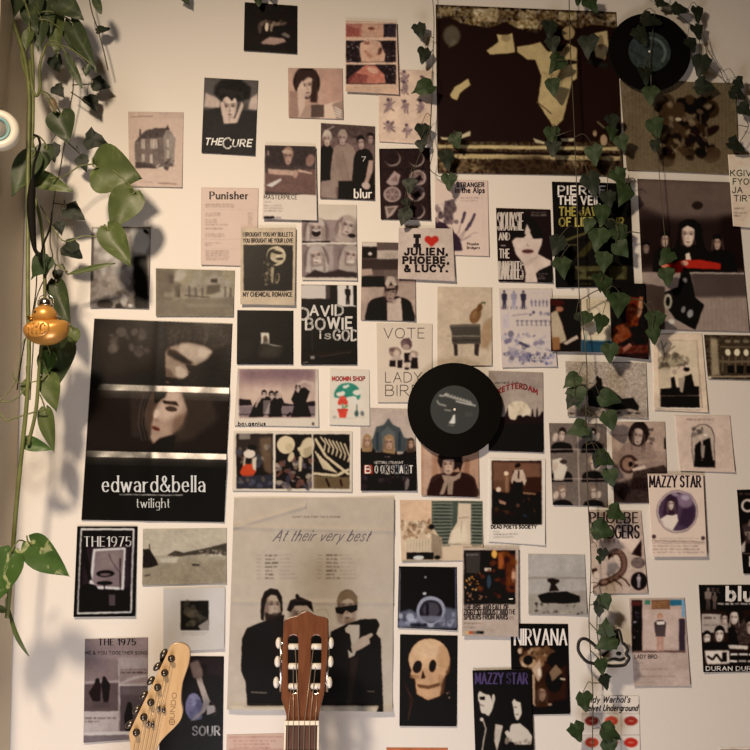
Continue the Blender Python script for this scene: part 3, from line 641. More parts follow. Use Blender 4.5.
def art(a):
    a.poly('5a4b43', '45,180 720,200 720,430 60,430', 40, .9); a.poly('2a211f', '45,340 240,420 230,700 50,750', 40, .8); a.ell('221b19', 420, 345, 34, 26, 0, 8, .8); a.poly('1b1413', '560,420 740,380 740,750 580,750', 40, .8); a.poly('261e1c', '50,430 725,430 725,720 50,720', 50, .8)
    a.face(218, 560, 62, 96, '9b8272', '1b1413', 'long'); a.body('1e1817', 215, 610, 130, 180); a.body('181211', 370, 590, 250, 260); a.poly('120d0c', '300,520 310,455 350,432 400,435 440,470 450,540 470,640 430,660 410,560 330,560 300,640 285,620', 5); a.face(362, 530, 108, 145, 'b89e8c', '140f0e', 'bald'); a.poly('140f0e', '310,500 330,450 400,440 450,500 440,560 415,500 360,470', 6)
    a.face(545, 580, 60, 92, '927868', '120d0c', 'long'); a.body('1b1615', 560, 625, 190, 170); a.face(100, 610, 50, 70, '6d5b50', '1b1413', 'short'); a.poly('c2ab98', '345,650 372,640 385,700 350,740', 4)
    Y = 750-150; a.z(550, 180, 200)
    a.poly('8a2a22', '420,318 500,300 560,298 640,312 640,335 500,330 440,332', 3); a.poly('7a231d', '470,325 500,330 492,405 462,405', 4); a.ell('b07c66', 505, 312, 14, 10); a.ell('a5614c', 430, 322, 14, 8)
    a.poly('7b6a60', '340,345 735,348 748,570 430,562 430,400 340,385', 3); a.poly('463b36', '525,348 735,350 742,438 540,440', 10); a.line('a08f82', '520,347 735,350', 4, 1)
    for x in range(555, 745, 16): a.line('6d5d53', [(x, 440), (x+6, 566)], 3, 2, .6)
    a.poly('100c0b', '490,340 520,335 545,440 575,465 545,560 520,550 470,520 440,480 430,420 480,400', 3); a.poly('1b1615', '520,455 578,468 545,558 515,545', 3); a.ell('8b8580', 525, 500, 12, 16, 20, 4, .8); a.ell('8b8580', 500, 485, 8, 14, 20, 4, .7); a.ell('99907f', 442, 455, 16, 30, 0, 5, .9); a.ell('1b1615', 442, 455, 8, 18, 0, 3); a.ell('a59b90', 455, 530, 12, 10, 0, 3); a.ell('6b645e', 505, 375, 9, 10, 0, 4)
poster('band_poster', 'poster', 'big dark group photo with a bright red sleeve reaching across', Z, '45,180 665,203 748,1137 92,1120', '40342f', art)
Z = (630, 150, 120)
def art(a):
    for y, t, x, w in ((162, 'KGIVE', 628, 165), (215, 'FYOU', 645, 130), (268, 'JA', 640, 62), (320, 'TIRT', 650, 120)): a.text('2e2724', t, x, y, 36, w, wt=.16)
    a.rows('5c514a', 650, 362, 715, 1, 10, 9, .8); a.rows('5c514a', 650, 388, 760, 1, 10, 9, .8); a.rows('5c514a', 650, 405, 700, 1, 10, 9, .8); a.rows('7d7068', 650, 430, 750, 1, 10, 4, .6)
poster('text_card', 'print', 'pale card of black capitals cut off by the frame edge', Z, '612,28 900,24 915,500 645,475', 'b29a86', art, layer=2)
Z = (490, 280, 130)
def art(a):
    a.rect('251817', 345, 105, 525, 415); a.poly('a38f78', '350,190 385,170 415,250 440,350 395,370 355,340', 8); a.poly('7e5a3e', '355,330 400,330 405,400 360,405', 8); a.ell('8a5f4b', 400, 165, 24, 16, 0, 6); a.ell('3d1d1b', 385, 130, 44, 18, 0, 6); a.poly('ab9787', '420,365 500,315 510,335 440,375', 4); a.rect('150e0e', 430, 170, 515, 300, 14, .8)
    a.rect('c8b49a', 525, 105, 720, 420); a.poly('2d4450', '525,345 600,350 720,350 720,425 525,425', 8); a.line('a28e74', '560,180 600,130 640,118 680,140', 5, 4, .7); a.poly('a8926f', '530,230 590,220 600,260 550,275', 8); a.line('9a8568', '560,300 620,320 700,280', 4, 4, .7); a.line('2b3a44', '530,345 600,368 720,360', 8, 4); a.poly('5f6c66', '545,300 560,300 560,360 545,360', 5, .6)
poster('photo_print', 'print', 'print half dark and half cream with a blue base, under ivy', Z, '345,105 690,112 705,418 352,412', 'c8b49a', art, layer=2, panels=[('picture_panel', 0, 0, .5, 1)])
Z = (600, 260, 150)
def art(a):
    a.rect('1d1210', 30, 110, 330, 500); a.poly('5c2f1d', '130,180 200,190 190,330 130,330', 6); a.poly('6b3a26', '60,340 130,310 160,380 70,430', 8); a.poly('4a2820', '70,430 245,420 245,470 70,470', 8); a.ell('9a7058', 200, 240, 12, 50, 8, 5); a.ell('93705e', 255, 200, 20, 22, 0, 5); a.ell('80563f', 205, 190, 10, 10, 0, 3); a.poly('86584a', '110,440 150,415 160,430 120,460', 4); a.poly('2b1512', '60,470 250,465 250,505 60,505', 6); a.noise(.04, 10)
poster('photo_print', 'print', 'small reddish-brown print of figures beside the ivy strand', Z, '45,115 225,118 245,498 65,480', '281512', art, layer=2)
Z = (630, 330, 120)
def art(a):
    a.line('85715f', '175,60 190,480', 5, 1); a.line('7d6a5a', '415,66 450,488', 6, 1); a.line('85715f', '180,64 416,66', 4, 1); a.line('75655c', '165,492 445,500', 4, 2)
    a.poly('b9a48c', '180,66 415,68 436,486 190,484', 2); a.blobs(['4e4439', '6e6251', '8b7d69'], 190, 150, 360, 235, 60, 8, 26, 4, .7)
    for p in ('200,230 215,150 195,70', '215,160 260,85', '205,190 250,120 280,100', '200,120 230,80'): a.line('4d4238', p, 6, 2)
    a.poly('211a18', '188,365 250,360 430,350 436,486 192,484', 4); a.poly('1b1413', '255,300 275,288 300,400 250,410', 2); a.poly('1b1413', '340,290 385,275 410,400 320,400', 2); a.poly('8d7c6c', '300,300 345,295 330,390 312,385', 2); a.ell('b79a8a', 325, 245, 22, 20, 0, 3); a.ell('211a18', 352, 245, 20, 14, 0, 3); a.ell('c0a99a', 355, 226, 14, 8, 0, 2); a.ell('9c8676', 278, 262, 16, 18, 0, 3)
    a.rect('0f0b0b', 195, 415, 434, 484, 3); a.line('6b5b50', '195,412 430,410', 4, 2); a.line('e0d2c4', '192,486 438,490', 6, 1); a.poly('a8957f', '190,240 240,230 260,360 190,360', 8, .8)
poster('photo_print', 'print', 'double-bordered photo of two people embracing beneath a bare tree', Z, '140,25 450,25 490,515 150,500', 'c3aa93', art, panels=[('photograph', .14, .085, .86, .945)])
def art(a):
    a.noise(.05, 9); a.poly('8b7b64', '500,45 545,60 560,280 510,285', 10, .8); a.rect('3a3128', 560, 60, 760, 270, 10, .8)
    for x in (612, 668, 725): a.ell('c9b795', x, 140, 17, 22, 0, 5); a.rect('716350', x-20, 60, x+16, 78, 4, .8)
    for x in range(575, 760, 40): a.rect('5d4f3f', x, 165, x+8, 260, 3)
    for x in (630, 688, 745): a.rect('15100d', x-18, 222, x+20, 268, 3)
    a.rect('574a3a', 560, 100, 760, 112, 3); a.rect('5a4d3d', 560, 190, 760, 205, 3); a.line('8c7b66', '485,290 760,290', 8, 3); a.ell('b7a58b', 497, 297, 9, 9, 0, 3)
poster('photo_print', 'print', 'dark photo of an old building front with three lit windows', Z, '462,30 920,36 930,316 487,305', '3b3128', art)
Z = (540, 350, 140)
def art(a):
    a.noise(.09, 5, 135, 60, 580, 310); a.poly('86766a', '145,310 580,320 580,370 148,360', 6); a.noise(.05, 6, 145, 310, 580, 368); a.poly('201a18', '250,220 300,180 310,145 330,150 335,195 380,210 440,260 500,255 530,300 525,325 480,315 400,320 260,300', 2); a.ell('201a18', 308, 150, 9, 12); a.ell('58503f', 230, 190, 40, 50, 0, 14, .5)
    for x in (170, 420, 480, 520): a.ell('3b322d', x, 325+a.pr.uniform(0, 15), 16, 5, 0, 2)
poster('photo_print', 'print', 'grainy photo of a man seated on a wreck in sand', Z, '135,60 570,70 578,368 148,355', '9d8c7e', art)
def art(a):
    for i in range(3):
        for j in range(2):
            x0, y0 = 50+j*155, 395+i*155; a.rect('685b53', x0, y0, x0+150, y0+150)
            cx, cy = x0+72+a.pr.uniform(-10, 10), y0+58; a.body('1e1817', cx, cy+40, 110, 90)
            if (i, j) == (1, 0): a.poly('c3b1a0', [(cx-50, cy-20), (cx, cy-30), (cx+30, cy+20), (cx+10, cy+90), (cx-40, cy+90)], 4); a.ell('3a302b', cx+10, cy-10, 20, 12, 0, 4)
            else: a.face(cx, cy, 46, 66, 'b9a291', ['2b221f', '8b7563', '7b6656'][i], ['short', 'long', 'short'][(i+j) % 3], tilt=a.pr.uniform(-20, 20))
            a.ell('b59e8d', cx+(-34 if j == 0 else 26), cy+14, 14, 24, 20, 4)
    a.line('b5a090', '200,395 210,850', 4, 1); a.line('a08d80', '50,532 360,532', 5, 1); a.line('a08d80', '50,690 360,690', 5, 1); a.noise(.015, 8)
poster('photo_sheet', 'print', 'sheet of six grey portraits in two columns', Z, '48,392 355,395 360,837 68,830', '685b53', art, panels=[('portrait', j*.5, i/3, j*.5+.5, i/3+1/3) for i in range(3) for j in range(2)])
def art(a):
    a.rect('9a8273', 380, 385, 690, 540); a.poly('7a665c', '380,640 690,630 690,830 380,830', 30, .9); a.line('7b665b', '385,455 490,455', 5, 2); a.line('7b665b', '385,480 490,480', 3, 2); a.blobs(['5d4d46', '463a35'], 560, 420, 605, 510, 20, 6, 14, 3)
    a.body('806b60', 520, 490, 190, 200); a.face(525, 462, 66, 96, 'a88f80', '2a211f', 'big', tilt=10); a.ell('3b2c28', 475, 610, 50, 50, 0, 3); a.ell('7d6152', 470, 610, 32, 36, 0, 6); a.ell('1e1715', 485, 610, 12, 14, 0, 3); a.poly('8b7567', '500,595 660,575 665,590 510,612', 3); a.poly('b59c8b', '490,635 560,615 570,635 500,650', 3); a.poly('3b2f2b', '500,650 660,615 690,640 600,760 480,740', 6); a.poly('2a211f', '380,720 520,680 690,700 690,830 380,830', 14, .8); a.rect('241c1a', 664, 470, 676, 530, 2); a.noise(.02, 8)
poster('photo_print', 'print', 'brown photo of a seated musician playing an acoustic guitar', Z, '380,385 670,385 685,820 396,818', '8a7468', art)
Z = (630, 330, 120)
def art(a):
    a.rows('5b4c47', 350, 553, 530, 1, 10, 10, .7, .02); pts = [(385, 760), (382, 660), (395, 610), (430, 588), (475, 588), (510, 610), (528, 660), (530, 800), (535, 860), (398, 855)]
    a.poly('463b38', pts, 1); a.poly('a18d7e', [(x+(4 if x < 450 else -5), y+(5 if y < 700 else -4)) for x, y in pts], 1); a.blobs(['4e443e', '6b5e55'], 395, 610, 450, 660, 22, 6, 15, 3); a.poly('1e1716', '405,720 440,690 460,800 400,850', 3); a.poly('1e1716', '455,690 500,670 522,850 450,850', 3); a.ell('b59d8c', 440, 670, 14, 14, 0, 3); a.ell('c9b6a5', 472, 655, 12, 9, 0, 2); a.rect('1b1514', 402, 815, 528, 855, 4); a.poly('85766b', '440,720 470,720 462,800 446,800', 3)
    a.rows('574946', 375, 898, 555, 1, 10, 10, .8, .02)
poster('album_print', 'print', 'small grey-pink card with an arched photo of a couple', Z, '280,535 625,535 658,891 312,880', 'b49b8b', art)
Z = (630, 460, 120)
def art(a):
    a.line('4b3d38', '112,88 455,88', 4, 1); a.text('251c20', 'MAZZY STAR', 124, 168, 68, 316, wt=.16, thin=.7, serif=.06)
    a.ell('5e4b52', 295, 322, 130, 134, 0, 1); a.ell('c9b3a2', 295, 322, 125, 129, 0, 1); a.ell('4b3a48', 295, 322, 118, 122, 0, 1); a.ell('7e6a76', 345, 250, 50, 50, 0, 10, .8); a.ell('a2909a', 345, 235, 26, 16, 0, 4, .8); a.poly('3a2b38', '300,400 330,300 400,290 408,360 360,425', 14, .9); a.poly('3a2a36', '205,330 225,225 270,205 300,260 290,370 210,370', 6)
    a.poly('c9b5a5', '190,370 240,335 295,340 300,380 265,440 215,415', 3); a.face(255, 275, 46, 72, 'c3aca0', '38282f', 'long'); a.ell('8b7782', 280, 215, 26, 12, 20, 4, .8)
    a.ell('4b3a3a', 148, 480, 13, 13); a.ell('4b3a3a', 455, 487, 13, 13); a.line('8d7870', '170,488 430,490', 3, 1); a.line('6b5853', '130,503 470,512', 5, 1); a.line('6b5853', '130,516 470,522', 3, 1); a.rows('6e5b55', 140, 532, 460, 3, 20, 9, .6, .1)
poster('band_poster', 'poster', 'cream poster with a round purple portrait beneath tall capitals', Z, '110,85 458,85 482,605 140,605', 'c6ac99', art, layer=2)
Z = (570, 490, 120)
def art(a):
    a.noise(.04, 6)
    for k in range(16): x = 125+k*18; a.line(['3a2d2a', '55453f'][k % 2], [(x, 140), (x+a.pr.uniform(-12, 12), 200), (x+a.pr.uniform(-20, 20), 330)], 6, 2, .6)
    a.text('2c2120', 'PHOEBE', 124, 205, 64, 300, wt=.17, thin=.6, serif=.08); a.text('2c2120', 'BRIDGERS', 150, 300, 78, 280, wt=.16, thin=.6)
    a.poly('c4aa98', '300,250 430,300 440,360 400,410 330,330 270,300', 5); a.poly('2b201f', '380,400 445,310 448,420', 4); a.poly('b59c8a', '130,400 380,330 400,620 140,640', 30, .5)
    for w, c in ((40, '33241f'), (24, '6b5045')):
        q = [tuple(v) for v in smooth_path([(250, 412), (268, 388), (308, 388), (334, 430), (334, 490), (304, 532), (255, 560), (205, 578)], 5)]; a.line(c, q, w, 3)
    for k in range(7): a.line('33241f', [(300-k*4+k*8, 396+k*22), (336-k*2, 400+k*20)], 4, 2, .6)
    a.poly('2a1d19', '240,440 232,405 262,395 262,412', 2); a.ell('4a342c', 210, 578, 40, 24, -12, 3); a.ell('7d6355', 212, 574, 22, 12, -12, 4)
    for p in ('190,570 150,545 140,510 165,500', '180,590 145,610 135,640', '240,570 275,600 280,635', '265,555 315,585 330,625', '300,535 345,560 375,600', '225,590 230,625'): a.line('3b2a24', p, 9, 2)
    a.ell('c4ab9a', 165, 545, 26, 34, 0, 4, .8); a.ell('3b2a24', 150, 500, 22, 10, -20, 3); a.ell('3b2a24', 135, 635, 18, 9, 30, 3)
    a.ell('5b4c48', 425, 455, 44, 34, 0, 2); a.rows('b59f90', 392, 435, 455, 4, 12, 5, .6); a.ell('241b1b', 430, 568, 52, 58, 0, 1); a.figure('8b7f80', 430, 525, 85, 'b5a498', '8b7f80'); a.poly('b79d8b', '190,610 260,580 370,610 370,645 160,645', 6, .7)
poster('band_poster', 'poster', 'ornate brown poster of swirling letters and creatures behind two ivy leaves', Z, '112,125 445,130 488,645 145,650', 'a89080', art)
Z = (630, 460, 120)
def art(a):
    a.rows('5b4d48', 680, 205, 900, 1, 10, 14, .8); a.ell('b3a093', 735, 285, 42, 42, 0, 1); a.ell('1a1413', 735, 285, 28, 28, 0, 1); a.poly('463a37', '700,400 900,380 900,520 720,520', 20, .8); a.poly('8f7d72', '715,450 900,440 900,456 720,470', 4); a.poly('9d8b80', '690,540 720,500 720,570 700,580', 3); a.rect('d0c2b6', 745, 600, 800, 665, 2); a.line('8d7d73', '702,585 900,585', 3, 1); a.blobs(['3d322f', '6b5c55'], 720, 340, 900, 560, 20, 8, 26, 5)
poster('magazine_page', 'print', 'black magazine page with a white ring, cut by the frame edge', Z, '668,187 900,180 940,715 708,710', '1f1816', art)
Z = (610, 570, 140)
def art(a):
    a.rect('161110', 475, 78, 960, 215); a.rect('94847a', 490, 235, 680, 335, 4); a.text('dccfc4', 'blur', 628, 162, 72, 185, wt=.25); a.rows('cbbdb2', 575, 176, 760, 1, 10, 9, .9, .05); a.rows('8b7c74', 540, 95, 600, 3, 10, 6, .7)
    a.figure('6d5e57', 525, 95, 120, 'a3938a', '463b38'); a.figure('544843', 560, 120, 90, '9b8a80'); a.rows('3d322e', 500, 250, 590, 1, 10, 12, .8); a.rows('4a3e39', 500, 290, 600, 1, 10, 8, .7); a.rect('3b302c', 640, 260, 960, 400, 8); a.noise(.05, 8, 640, 260, 960, 420)
    a.face(518, 362, 50, 62, 'c0ac9d', '17110f', 'short'); a.face(585, 345, 60, 80, 'c3af9f', '17110f', 'short'); a.body('17110f', 535, 385, 100, 60); a.body('17110f', 600, 385, 80, 60); a.face(665, 255, 60, 70, 'b8a496', '1d1614', 'big'); a.face(612, 262, 40, 60, 'ab978a', '2a211e', 'short'); a.face(755, 300, 70, 90, 'b09c8f', '1d1614', 'short'); a.poly('120d0c', '630,310 665,300 690,400 640,420', 8)
    a.poly('c2b0a1', '505,430 640,430 640,500 520,505', 6); a.line('1b1413', '520,460 550,480 570,450 600,490', 12, 3); a.rect('1b1413', 600, 440, 625, 490, 3); a.poly('b9a798', '630,400 740,405 735,425 640,420', 4); a.rect('1d1614', 640, 440, 960, 505); a.rows('d3c6ba', 645, 446, 860, 1, 10, 11, 1); a.rows('d3c6ba', 640, 482, 800, 1, 10, 11, 1)
    a.rect('1d1614', 500, 510, 960, 548); a.text('d8cabd', 'DURAN DURAN', 515, 538, 21, 300, wt=.2)
poster('magazine_page', 'print', 'black and white music page of many faces with bold rounded white letters', Z, '475,80 955,78 975,540 500,548', '2a211e', art)
def art(a):
    a.rect('a48a7d', 115, 160, 402, 440); a.rect('231a1a', 115, 160, 172, 435, 2); a.rect('4a2a28', 115, 165, 165, 192, 2); a.blobs(['6b6470', '8b8790', '3a3440'], 120, 220, 165, 370, 10, 4, 9, 2); a.rect('2f5a6d', 320, 158, 385, 190, 3); a.rect('3f6a55', 185, 160, 215, 185, 3); a.rect('6a4a38', 222, 160, 320, 210, 2); a.rows('b08a5a', 228, 170, 312, 3, 12, 6, .7, .1)
    a.poly('b79c8e', '175,210 385,210 385,420 180,420', 8, .7); a.rect('6c8aa0', 385, 160, 402, 250, 4); a.rect('3a3036', 368, 260, 402, 435, 3); a.poly('5a4642', '118,432 404,430 406,442 118,442', 2); a.figure('3f3434', 268, 238, 198, 'b3897a', 'a1796b'); a.poly('d0bcae', '248,275 292,275 290,292 250,292', 2); a.poly('4a3d3d', '248,300 292,300 296,355 244,355', 3); a.ell('9c6a50', 268, 246, 14, 14, 0, 2); a.ell('b58a78', 268, 250, 8, 10, 0, 1)
    a.text('40312c', 'LADY BIRD', 133, 474, 20, 118, wt=.18); a.rows('8b7568', 255, 460, 272, 1, 8, 10, .7); a.rows('77655b', 135, 495, 190, 1, 8, 6, .6); a.rows('77655b', 135, 528, 322, 1, 8, 7, .7, .05); a.rows('6b5a51', 145, 566, 352, 1, 8, 6, .8, .03); a.rows('77655b', 145, 600, 250, 1, 8, 6, .5)
poster('film_card', 'print', 'grey card with a colour street photo of one woman standing', Z, '102,152 400,150 432,622 128,625', 'a48d80', art, panels=[('photograph', .035, .02, .985, .61)])
Z = (560, 600, 150)
def art(a):
    a.text('2b201d', "Andy Warhol's", 118, 512, 30, 230, wt=.17, slant=.25); a.text('2b201d', 'Velvet Underground', 118, 554, 30, 268, wt=.17, slant=.25)
    for i in range(3):
        for j in range(3):
            x, y = 158+j*98, 604+i*108; c = [['6e2f2b', 'b04b3c', '8d3630'], ['a0402f', 'a84a36', 'a5352d'], ['8d3630', 'a0402f', '6e2f2b']][i][j]
            a.rect(['b3a196', 'd3c2b4', 'cdbcae'][j], x-46, y-38, x+48, y+62, 2, .7); a.ell(c, x, y, 34, 24, 0, 2); a.ell('c98b77', x, y, 16, 3, 0, 2, .7); a.line('8a7a72', [(x-49, y-40), (x-49, y+66)], 3, 1); a.line('8a7a72', [(x-49, y-38), (x+49, y-38)], 3, 1)
    a.line('8a7a72', '400,566 404,900', 3, 1)
poster('music_print', 'print', 'white print with rows of red ovals under slanted black script', Z, '108,475 395,480 404,900 104,900', 'd2bfb0', art, panels=[('printed_grid', 0, .21, 1, 1)])
Z = (700, 740, 50)
poster('paper_strip', 'print', 'sliver of a pale card at the lower edge of the wall, darker inside', Z, '300,112 1100,100 1100,700 300,700', 'c0ab9b', lambda a: a.rect('6b564c', 300, 140, 1100, 700, 6))
Z = (480, 450, 120)
def art(a):
    a.z(380, 490, 160)
    a.z(480, 450, 120); a.rect('9d9289', 300, 650, 660, 850); a.rect('a79b92', 300, 650, 660, 760, 20, .7); a.z(550, 550, 200); a.rect('857a70', -85, 100, 145, 108, 3); a.poly('8d8277', '-90,165 145,150 145,250 -90,250', 6); a.blobs(['5c5149', '3d3530', '9d9389'], -80, 195, 135, 240, 26, 3, 7, 2)
    a.poly('1a1513', '-45,170 -10,158 60,155 112,172 112,196 60,200 -30,198', 3); a.poly('2a2320', '-12,108 8,104 34,112 30,122 20,130 34,152 -5,155 2,128', 2); a.line('2a2320', '-10,115 34,117', 9, 2)
poster('photo_print', 'print', 'grey photo of a lone crouching figure on a dark hulk by the sea', Z, '300,650 655,655 671,1033 303,1025', 'a0958c', art)
Z = (440, 600, 150)
def art(a):
    a.text('e3d3c4', 'NIRVANA', 374, 224, 78, 258, wt=.125, thin=.3, serif=.06); a.poly('3b2a21', '390,235 560,232 640,320 640,500 470,530 400,400', 20, .9)
    a.blobs(['6b4f3a', '8a6a50', 'a98a6c', '4a352a'], 400, 240, 560, 330, 40, 10, 28, 6); a.ell('15100e', 440, 300, 24, 24, 0, 3); a.ell('c3a58a', 398, 255, 10, 14, 0, 3); a.ell('15100e', 585, 300, 50, 40, 0, 8); a.ell('15100e', 570, 400, 40, 60, 0, 8); a.poly('a88b74', '460,350 500,290 510,380 490,410', 5); a.ell('d3bca6', 495, 360, 8, 22, 0, 3); a.poly('9b7f68', '460,370 475,370 475,520 462,525', 3); a.poly('8b715c', '545,360 580,320 610,360 560,410', 6, .8); a.line('b7a08b', '600,392 625,396', 10, 2)
    a.poly('8d7460', '470,520 560,515 560,528 470,530', 4); a.face(510, 465, 50, 80, '8b6d58', '3b2a22', 'long'); a.poly('c0a58c', '400,300 420,320 440,340 410,330', 5); a.poly('0f0b0a', '355,540 650,535 650,575 360,575', 4)
poster('band_poster', 'poster', 'black poster of a crowded brown collage below tall white serif capitals', Z, '352,118 640,120 650,570 360,575', '17110f', art, finish='satin', panels=[('picture_panel', .1, .25, .97, .93)])
def art(a):
    a.text('4a3c60', 'MAZZY STAR', 178, 418, 52, 258, wt=.17, thin=.7, serif=.05)
    a.poly('c9b9a8', '188,470 210,445 250,450 272,490 268,520 262,545 240,585 228,570 205,560 198,520 190,500', 2, sm=True); a.poly('17110f', '196,485 225,482 225,500 200,500', 3); a.ell('17110f', 232, 450, 40, 20, 15, 5); a.poly('17110f', '225,440 275,460 262,510 250,480', 4); a.ell('c5b4a3', 266, 490, 8, 20, 0, 2); a.line('6a5a4f', '195,520 222,530', 5, 3)
    a.poly('1d1715', '175,590 235,575 300,610 300,760 170,760', 4); a.line('b8a797', '215,600 230,640 215,720 210,760', 7, 3); a.ell('c9b9a8', 208, 596, 10, 10, 0, 3); a.poly('b5a494', '275,620 315,625 300,690 285,760 270,700', 4)
    a.poly('c9b9a8', '360,510 378,485 410,500 415,540 400,585 385,600 370,570', 2, sm=True); a.ell('15100e', 398, 490, 30, 20, 20, 4); a.poly('15100e', '400,495 420,520 425,640 402,620 408,560', 3); a.line('5b4c44', '368,535 382,535', 6, 2); a.line('5b4c44', '378,572 392,572', 5, 2)
    a.poly('c3b2a2', '322,660 360,620 400,615 440,650 460,680 455,720 400,725 340,700', 4); a.poly('15100e', '330,640 350,630 345,660', 4); a.blobs(['3b312c', '8b7c70'], 330, 690, 450, 740, 14, 5, 14, 3); a.rect('15100e', 330, 725, 440, 800, 6)
poster('band_poster', 'poster', 'black poster with two white-faced figures under dull purple capitals', Z, '162,352 455,345 472,870 180,874', '15100f', art, layer=2, finish='satin')
Z = (380, 490, 160)
def art(a):
    a.rect('1f1511', 392, 282, 634, 535); a.rect('3f3a36', 400, 290, 470, 390, 4); a.rows('8b8078', 402, 300, 468, 1, 8, 5, .8); a.ell('d09a4e', 535, 300, 14, 20, 0, 5); a.rect('8b4f30', 553, 290, 582, 370, 8); a.rect('6a3a24', 590, 300, 634, 480, 10, .8); a.rect('cbb8a6', 490, 364, 520, 380, 3); a.ell('b98a70', 625, 400, 9, 34, 0, 4); a.blobs(['c9924e', 'd8b98a', '8b5a35'], 396, 390, 470, 480, 22, 3, 7, 3); a.ell('3a4a58', 510, 430, 12, 34, 0, 5, .8); a.blobs(['54301f', '6e4126', '2a1a14'], 470, 290, 634, 530, 30, 8, 20, 6, .6); a.blobs(['8a6a58'], 396, 480, 500, 520, 10, 4, 10, 4); a.text('e3d2c0', '2', 606, 522, 28, 16, wt=.16)
    a.text('4b3f3b', 'THE RISE AND FALL OF', 394, 562, 24, 208, wt=.24); a.text('4b3f3b', 'ZIGGY STARDUST AND', 394, 584, 24, 204, wt=.24); a.text('4b3f3b', 'SPIDERS FROM MARS', 394, 606, 22, 204, wt=.24); a.text('4b3f3b', 'THE', 604, 582, 22, 30, wt=.15); a.rows('6b5c54', 604, 592, 632, 2, 9, 5)
    a.rows('5b4c45', 393, 622, 480, 1, 8, 5, .8); a.rows('5b4c45', 393, 640, 455, 1, 8, 5, .7)
    for k, c in enumerate(('c9a06a', 'a5543a', '7a6a5a', '3a3a34', '1a1513')): a.rect(c, 400+k*17, 660, 417+k*17, 674)
def art2(a):
    art(a); a.texts = [t for t in a.texts]
poster('album_print', 'print', 'grey card of a dark street with amber lights above condensed lettering', Z, '388,270 650,270 650,688 384,684', 'b09a8a', art2, layer=2, panels=[('photograph', .015, .03, .94, .635)])
def art(a):
    a.rect('141214', 105, 366, 350, 590, 8); a.poly('5b5b66', '85,575 140,555 200,590 260,580 300,545 362,560 362,650 85,645', 12); a.blobs(['8b8b98', 'b0aeb8', '45454f', '6a6a78'], 95, 580, 355, 635, 40, 8, 22, 6, .7); a.ell('8f8d98', 238, 562, 68, 66, 0, 3); a.ell('2e2a30', 238, 568, 54, 54, 0, 3); a.ell('4a454b', 240, 560, 40, 36, 0, 8); a.rect('1f1b20', 215, 530, 228, 600, 6, .8); a.rect('7b7986', 172, 590, 305, 618, 6, .8); a.ell('b5b0b0', 208, 485, 9, 8, 0, 3); a.ell('8b8688', 212, 408, 6, 7, 0, 3); a.line('6d6d7a', '352,366 358,640', 8, 4, .7); a.line('8d8a92', '92,365 90,600', 8, 4, .6); a.rect('1b191d', 140, 625, 220, 640, 6, .7)
poster('album_print', 'print', 'square night print of a misty blue-grey dome', Z, '88,358 360,362 362,658 82,645', '1d1a1c', art, finish='satin')
Z = (380, 600, 150)
def art(a):
    a.poly('2b1f1b', '100,330 180,300 200,500 130,620 100,620', 20, .7); a.ell('c9a17c', 246, 296, 104, 104, 0, 3); a.ell('a97f5c', 318, 300, 32, 78, -8, 10, .6); a.ell('dcb692', 235, 250, 60, 46, 0, 24, .5)
    a.poly('bf9470', '150,370 175,395 182,470 240,502 300,480 306,420 330,370 320,340 160,340', 6); a.ell('2a1c16', 186, 334, 22, 32, 15, 3); a.ell('2a1c16', 262, 330, 18, 32, 8, 3); a.poly('3b2820', '204,392 214,348 228,388 216,392', 3); a.poly('5f4332', '185,418 240,428 305,410 300,428 240,446 190,436', 4)
    for x in range(196, 296, 13): a.line('8d694f', [(x, 424), (x+1, 446)], 3, 1, .8)
    a.poly('8d6a50', '290,370 330,380 320,470 296,480', 12, .5); a.ell('8d6a4e', 172, 384, 26, 10, 0, 4, .7); a.blobs(['8b7a6e', '6d5c52'], 332, 440, 348, 490, 8, 3, 6, 2)
    for k in range(4): a.line('4b3b35', [(120+k*8, 400+k*20), (150+k*6, 500), (140, 600)], 4, 4, .6)
poster('art_print', 'print', 'dark print of a single pale skull', Z, '100,172 388,178 383,632 97,630', '1d1211', art)
Z = (380, 490, 160)
def art(a):
    a.poly('cfa98a', '92,48 242,50 245,190 92,150', 3); a.rect('4c5149', 242, 50, 480, 255)
    for y in range(60, 255, 16): a.rect('8f8b78', 244, y, 340, y+6, 2, .7); a.rect('2c2d2b', 250, y+7, 330, y+12, 2, .8); a.rect('9a937f', 425, y, 478, y+5, 2, .7); a.rect('2b2c2a', 432, y+6, 475, y+11, 2, .8)
    a.poly('cfb69c', '365,60 425,62 425,255 318,252 330,200 362,150', 2); a.poly('e0cbb2', '340,190 400,150 410,240 330,248', 6, .7); a.line('8b7563', '370,130 415,128', 4, 2); a.line('8b7563', '382,140 380,200', 3, 2, .7)
    a.poly('c8ab8d', '92,140 240,160 290,240 300,330 100,338', 3); a.blobs(['a58668', '8b6d54', 'd9bfa3', '6f5746'], 95, 145, 235, 225, 60, 5, 14, 2, .7)
    for k in range(14): x = a.pr.uniform(95, 240); y = a.pr.uniform(140, 210); a.line('5b4638', [(x, y), (x+a.pr.uniform(-16, 16), y+a.pr.uniform(6, 24))], 3, 1, .7)
    a.poly('c7b094', '120,225 250,235 245,295 115,285', 2); a.poly('8d7a66', '240,200 290,220 290,320 245,325', 4)
    for x in range(130, 245, 14): a.line('9d866e', [(x, 232), (x-2, 285)], 3, 1)
    a.rect('1b1513', 124, 292, 250, 325, 2); a.ell('c8c0b8', 180, 316, 26, 10, 0, 3); a.ell('241a17', 241, 172, 13, 13, 0, 1); a.ell('1e1714', 268, 315, 14, 10, 0, 2); a.poly('cdb295', '300,262 480,262 482,340 300,332', 2); a.rect('8f836f', 105, 328, 290, 338, 2)
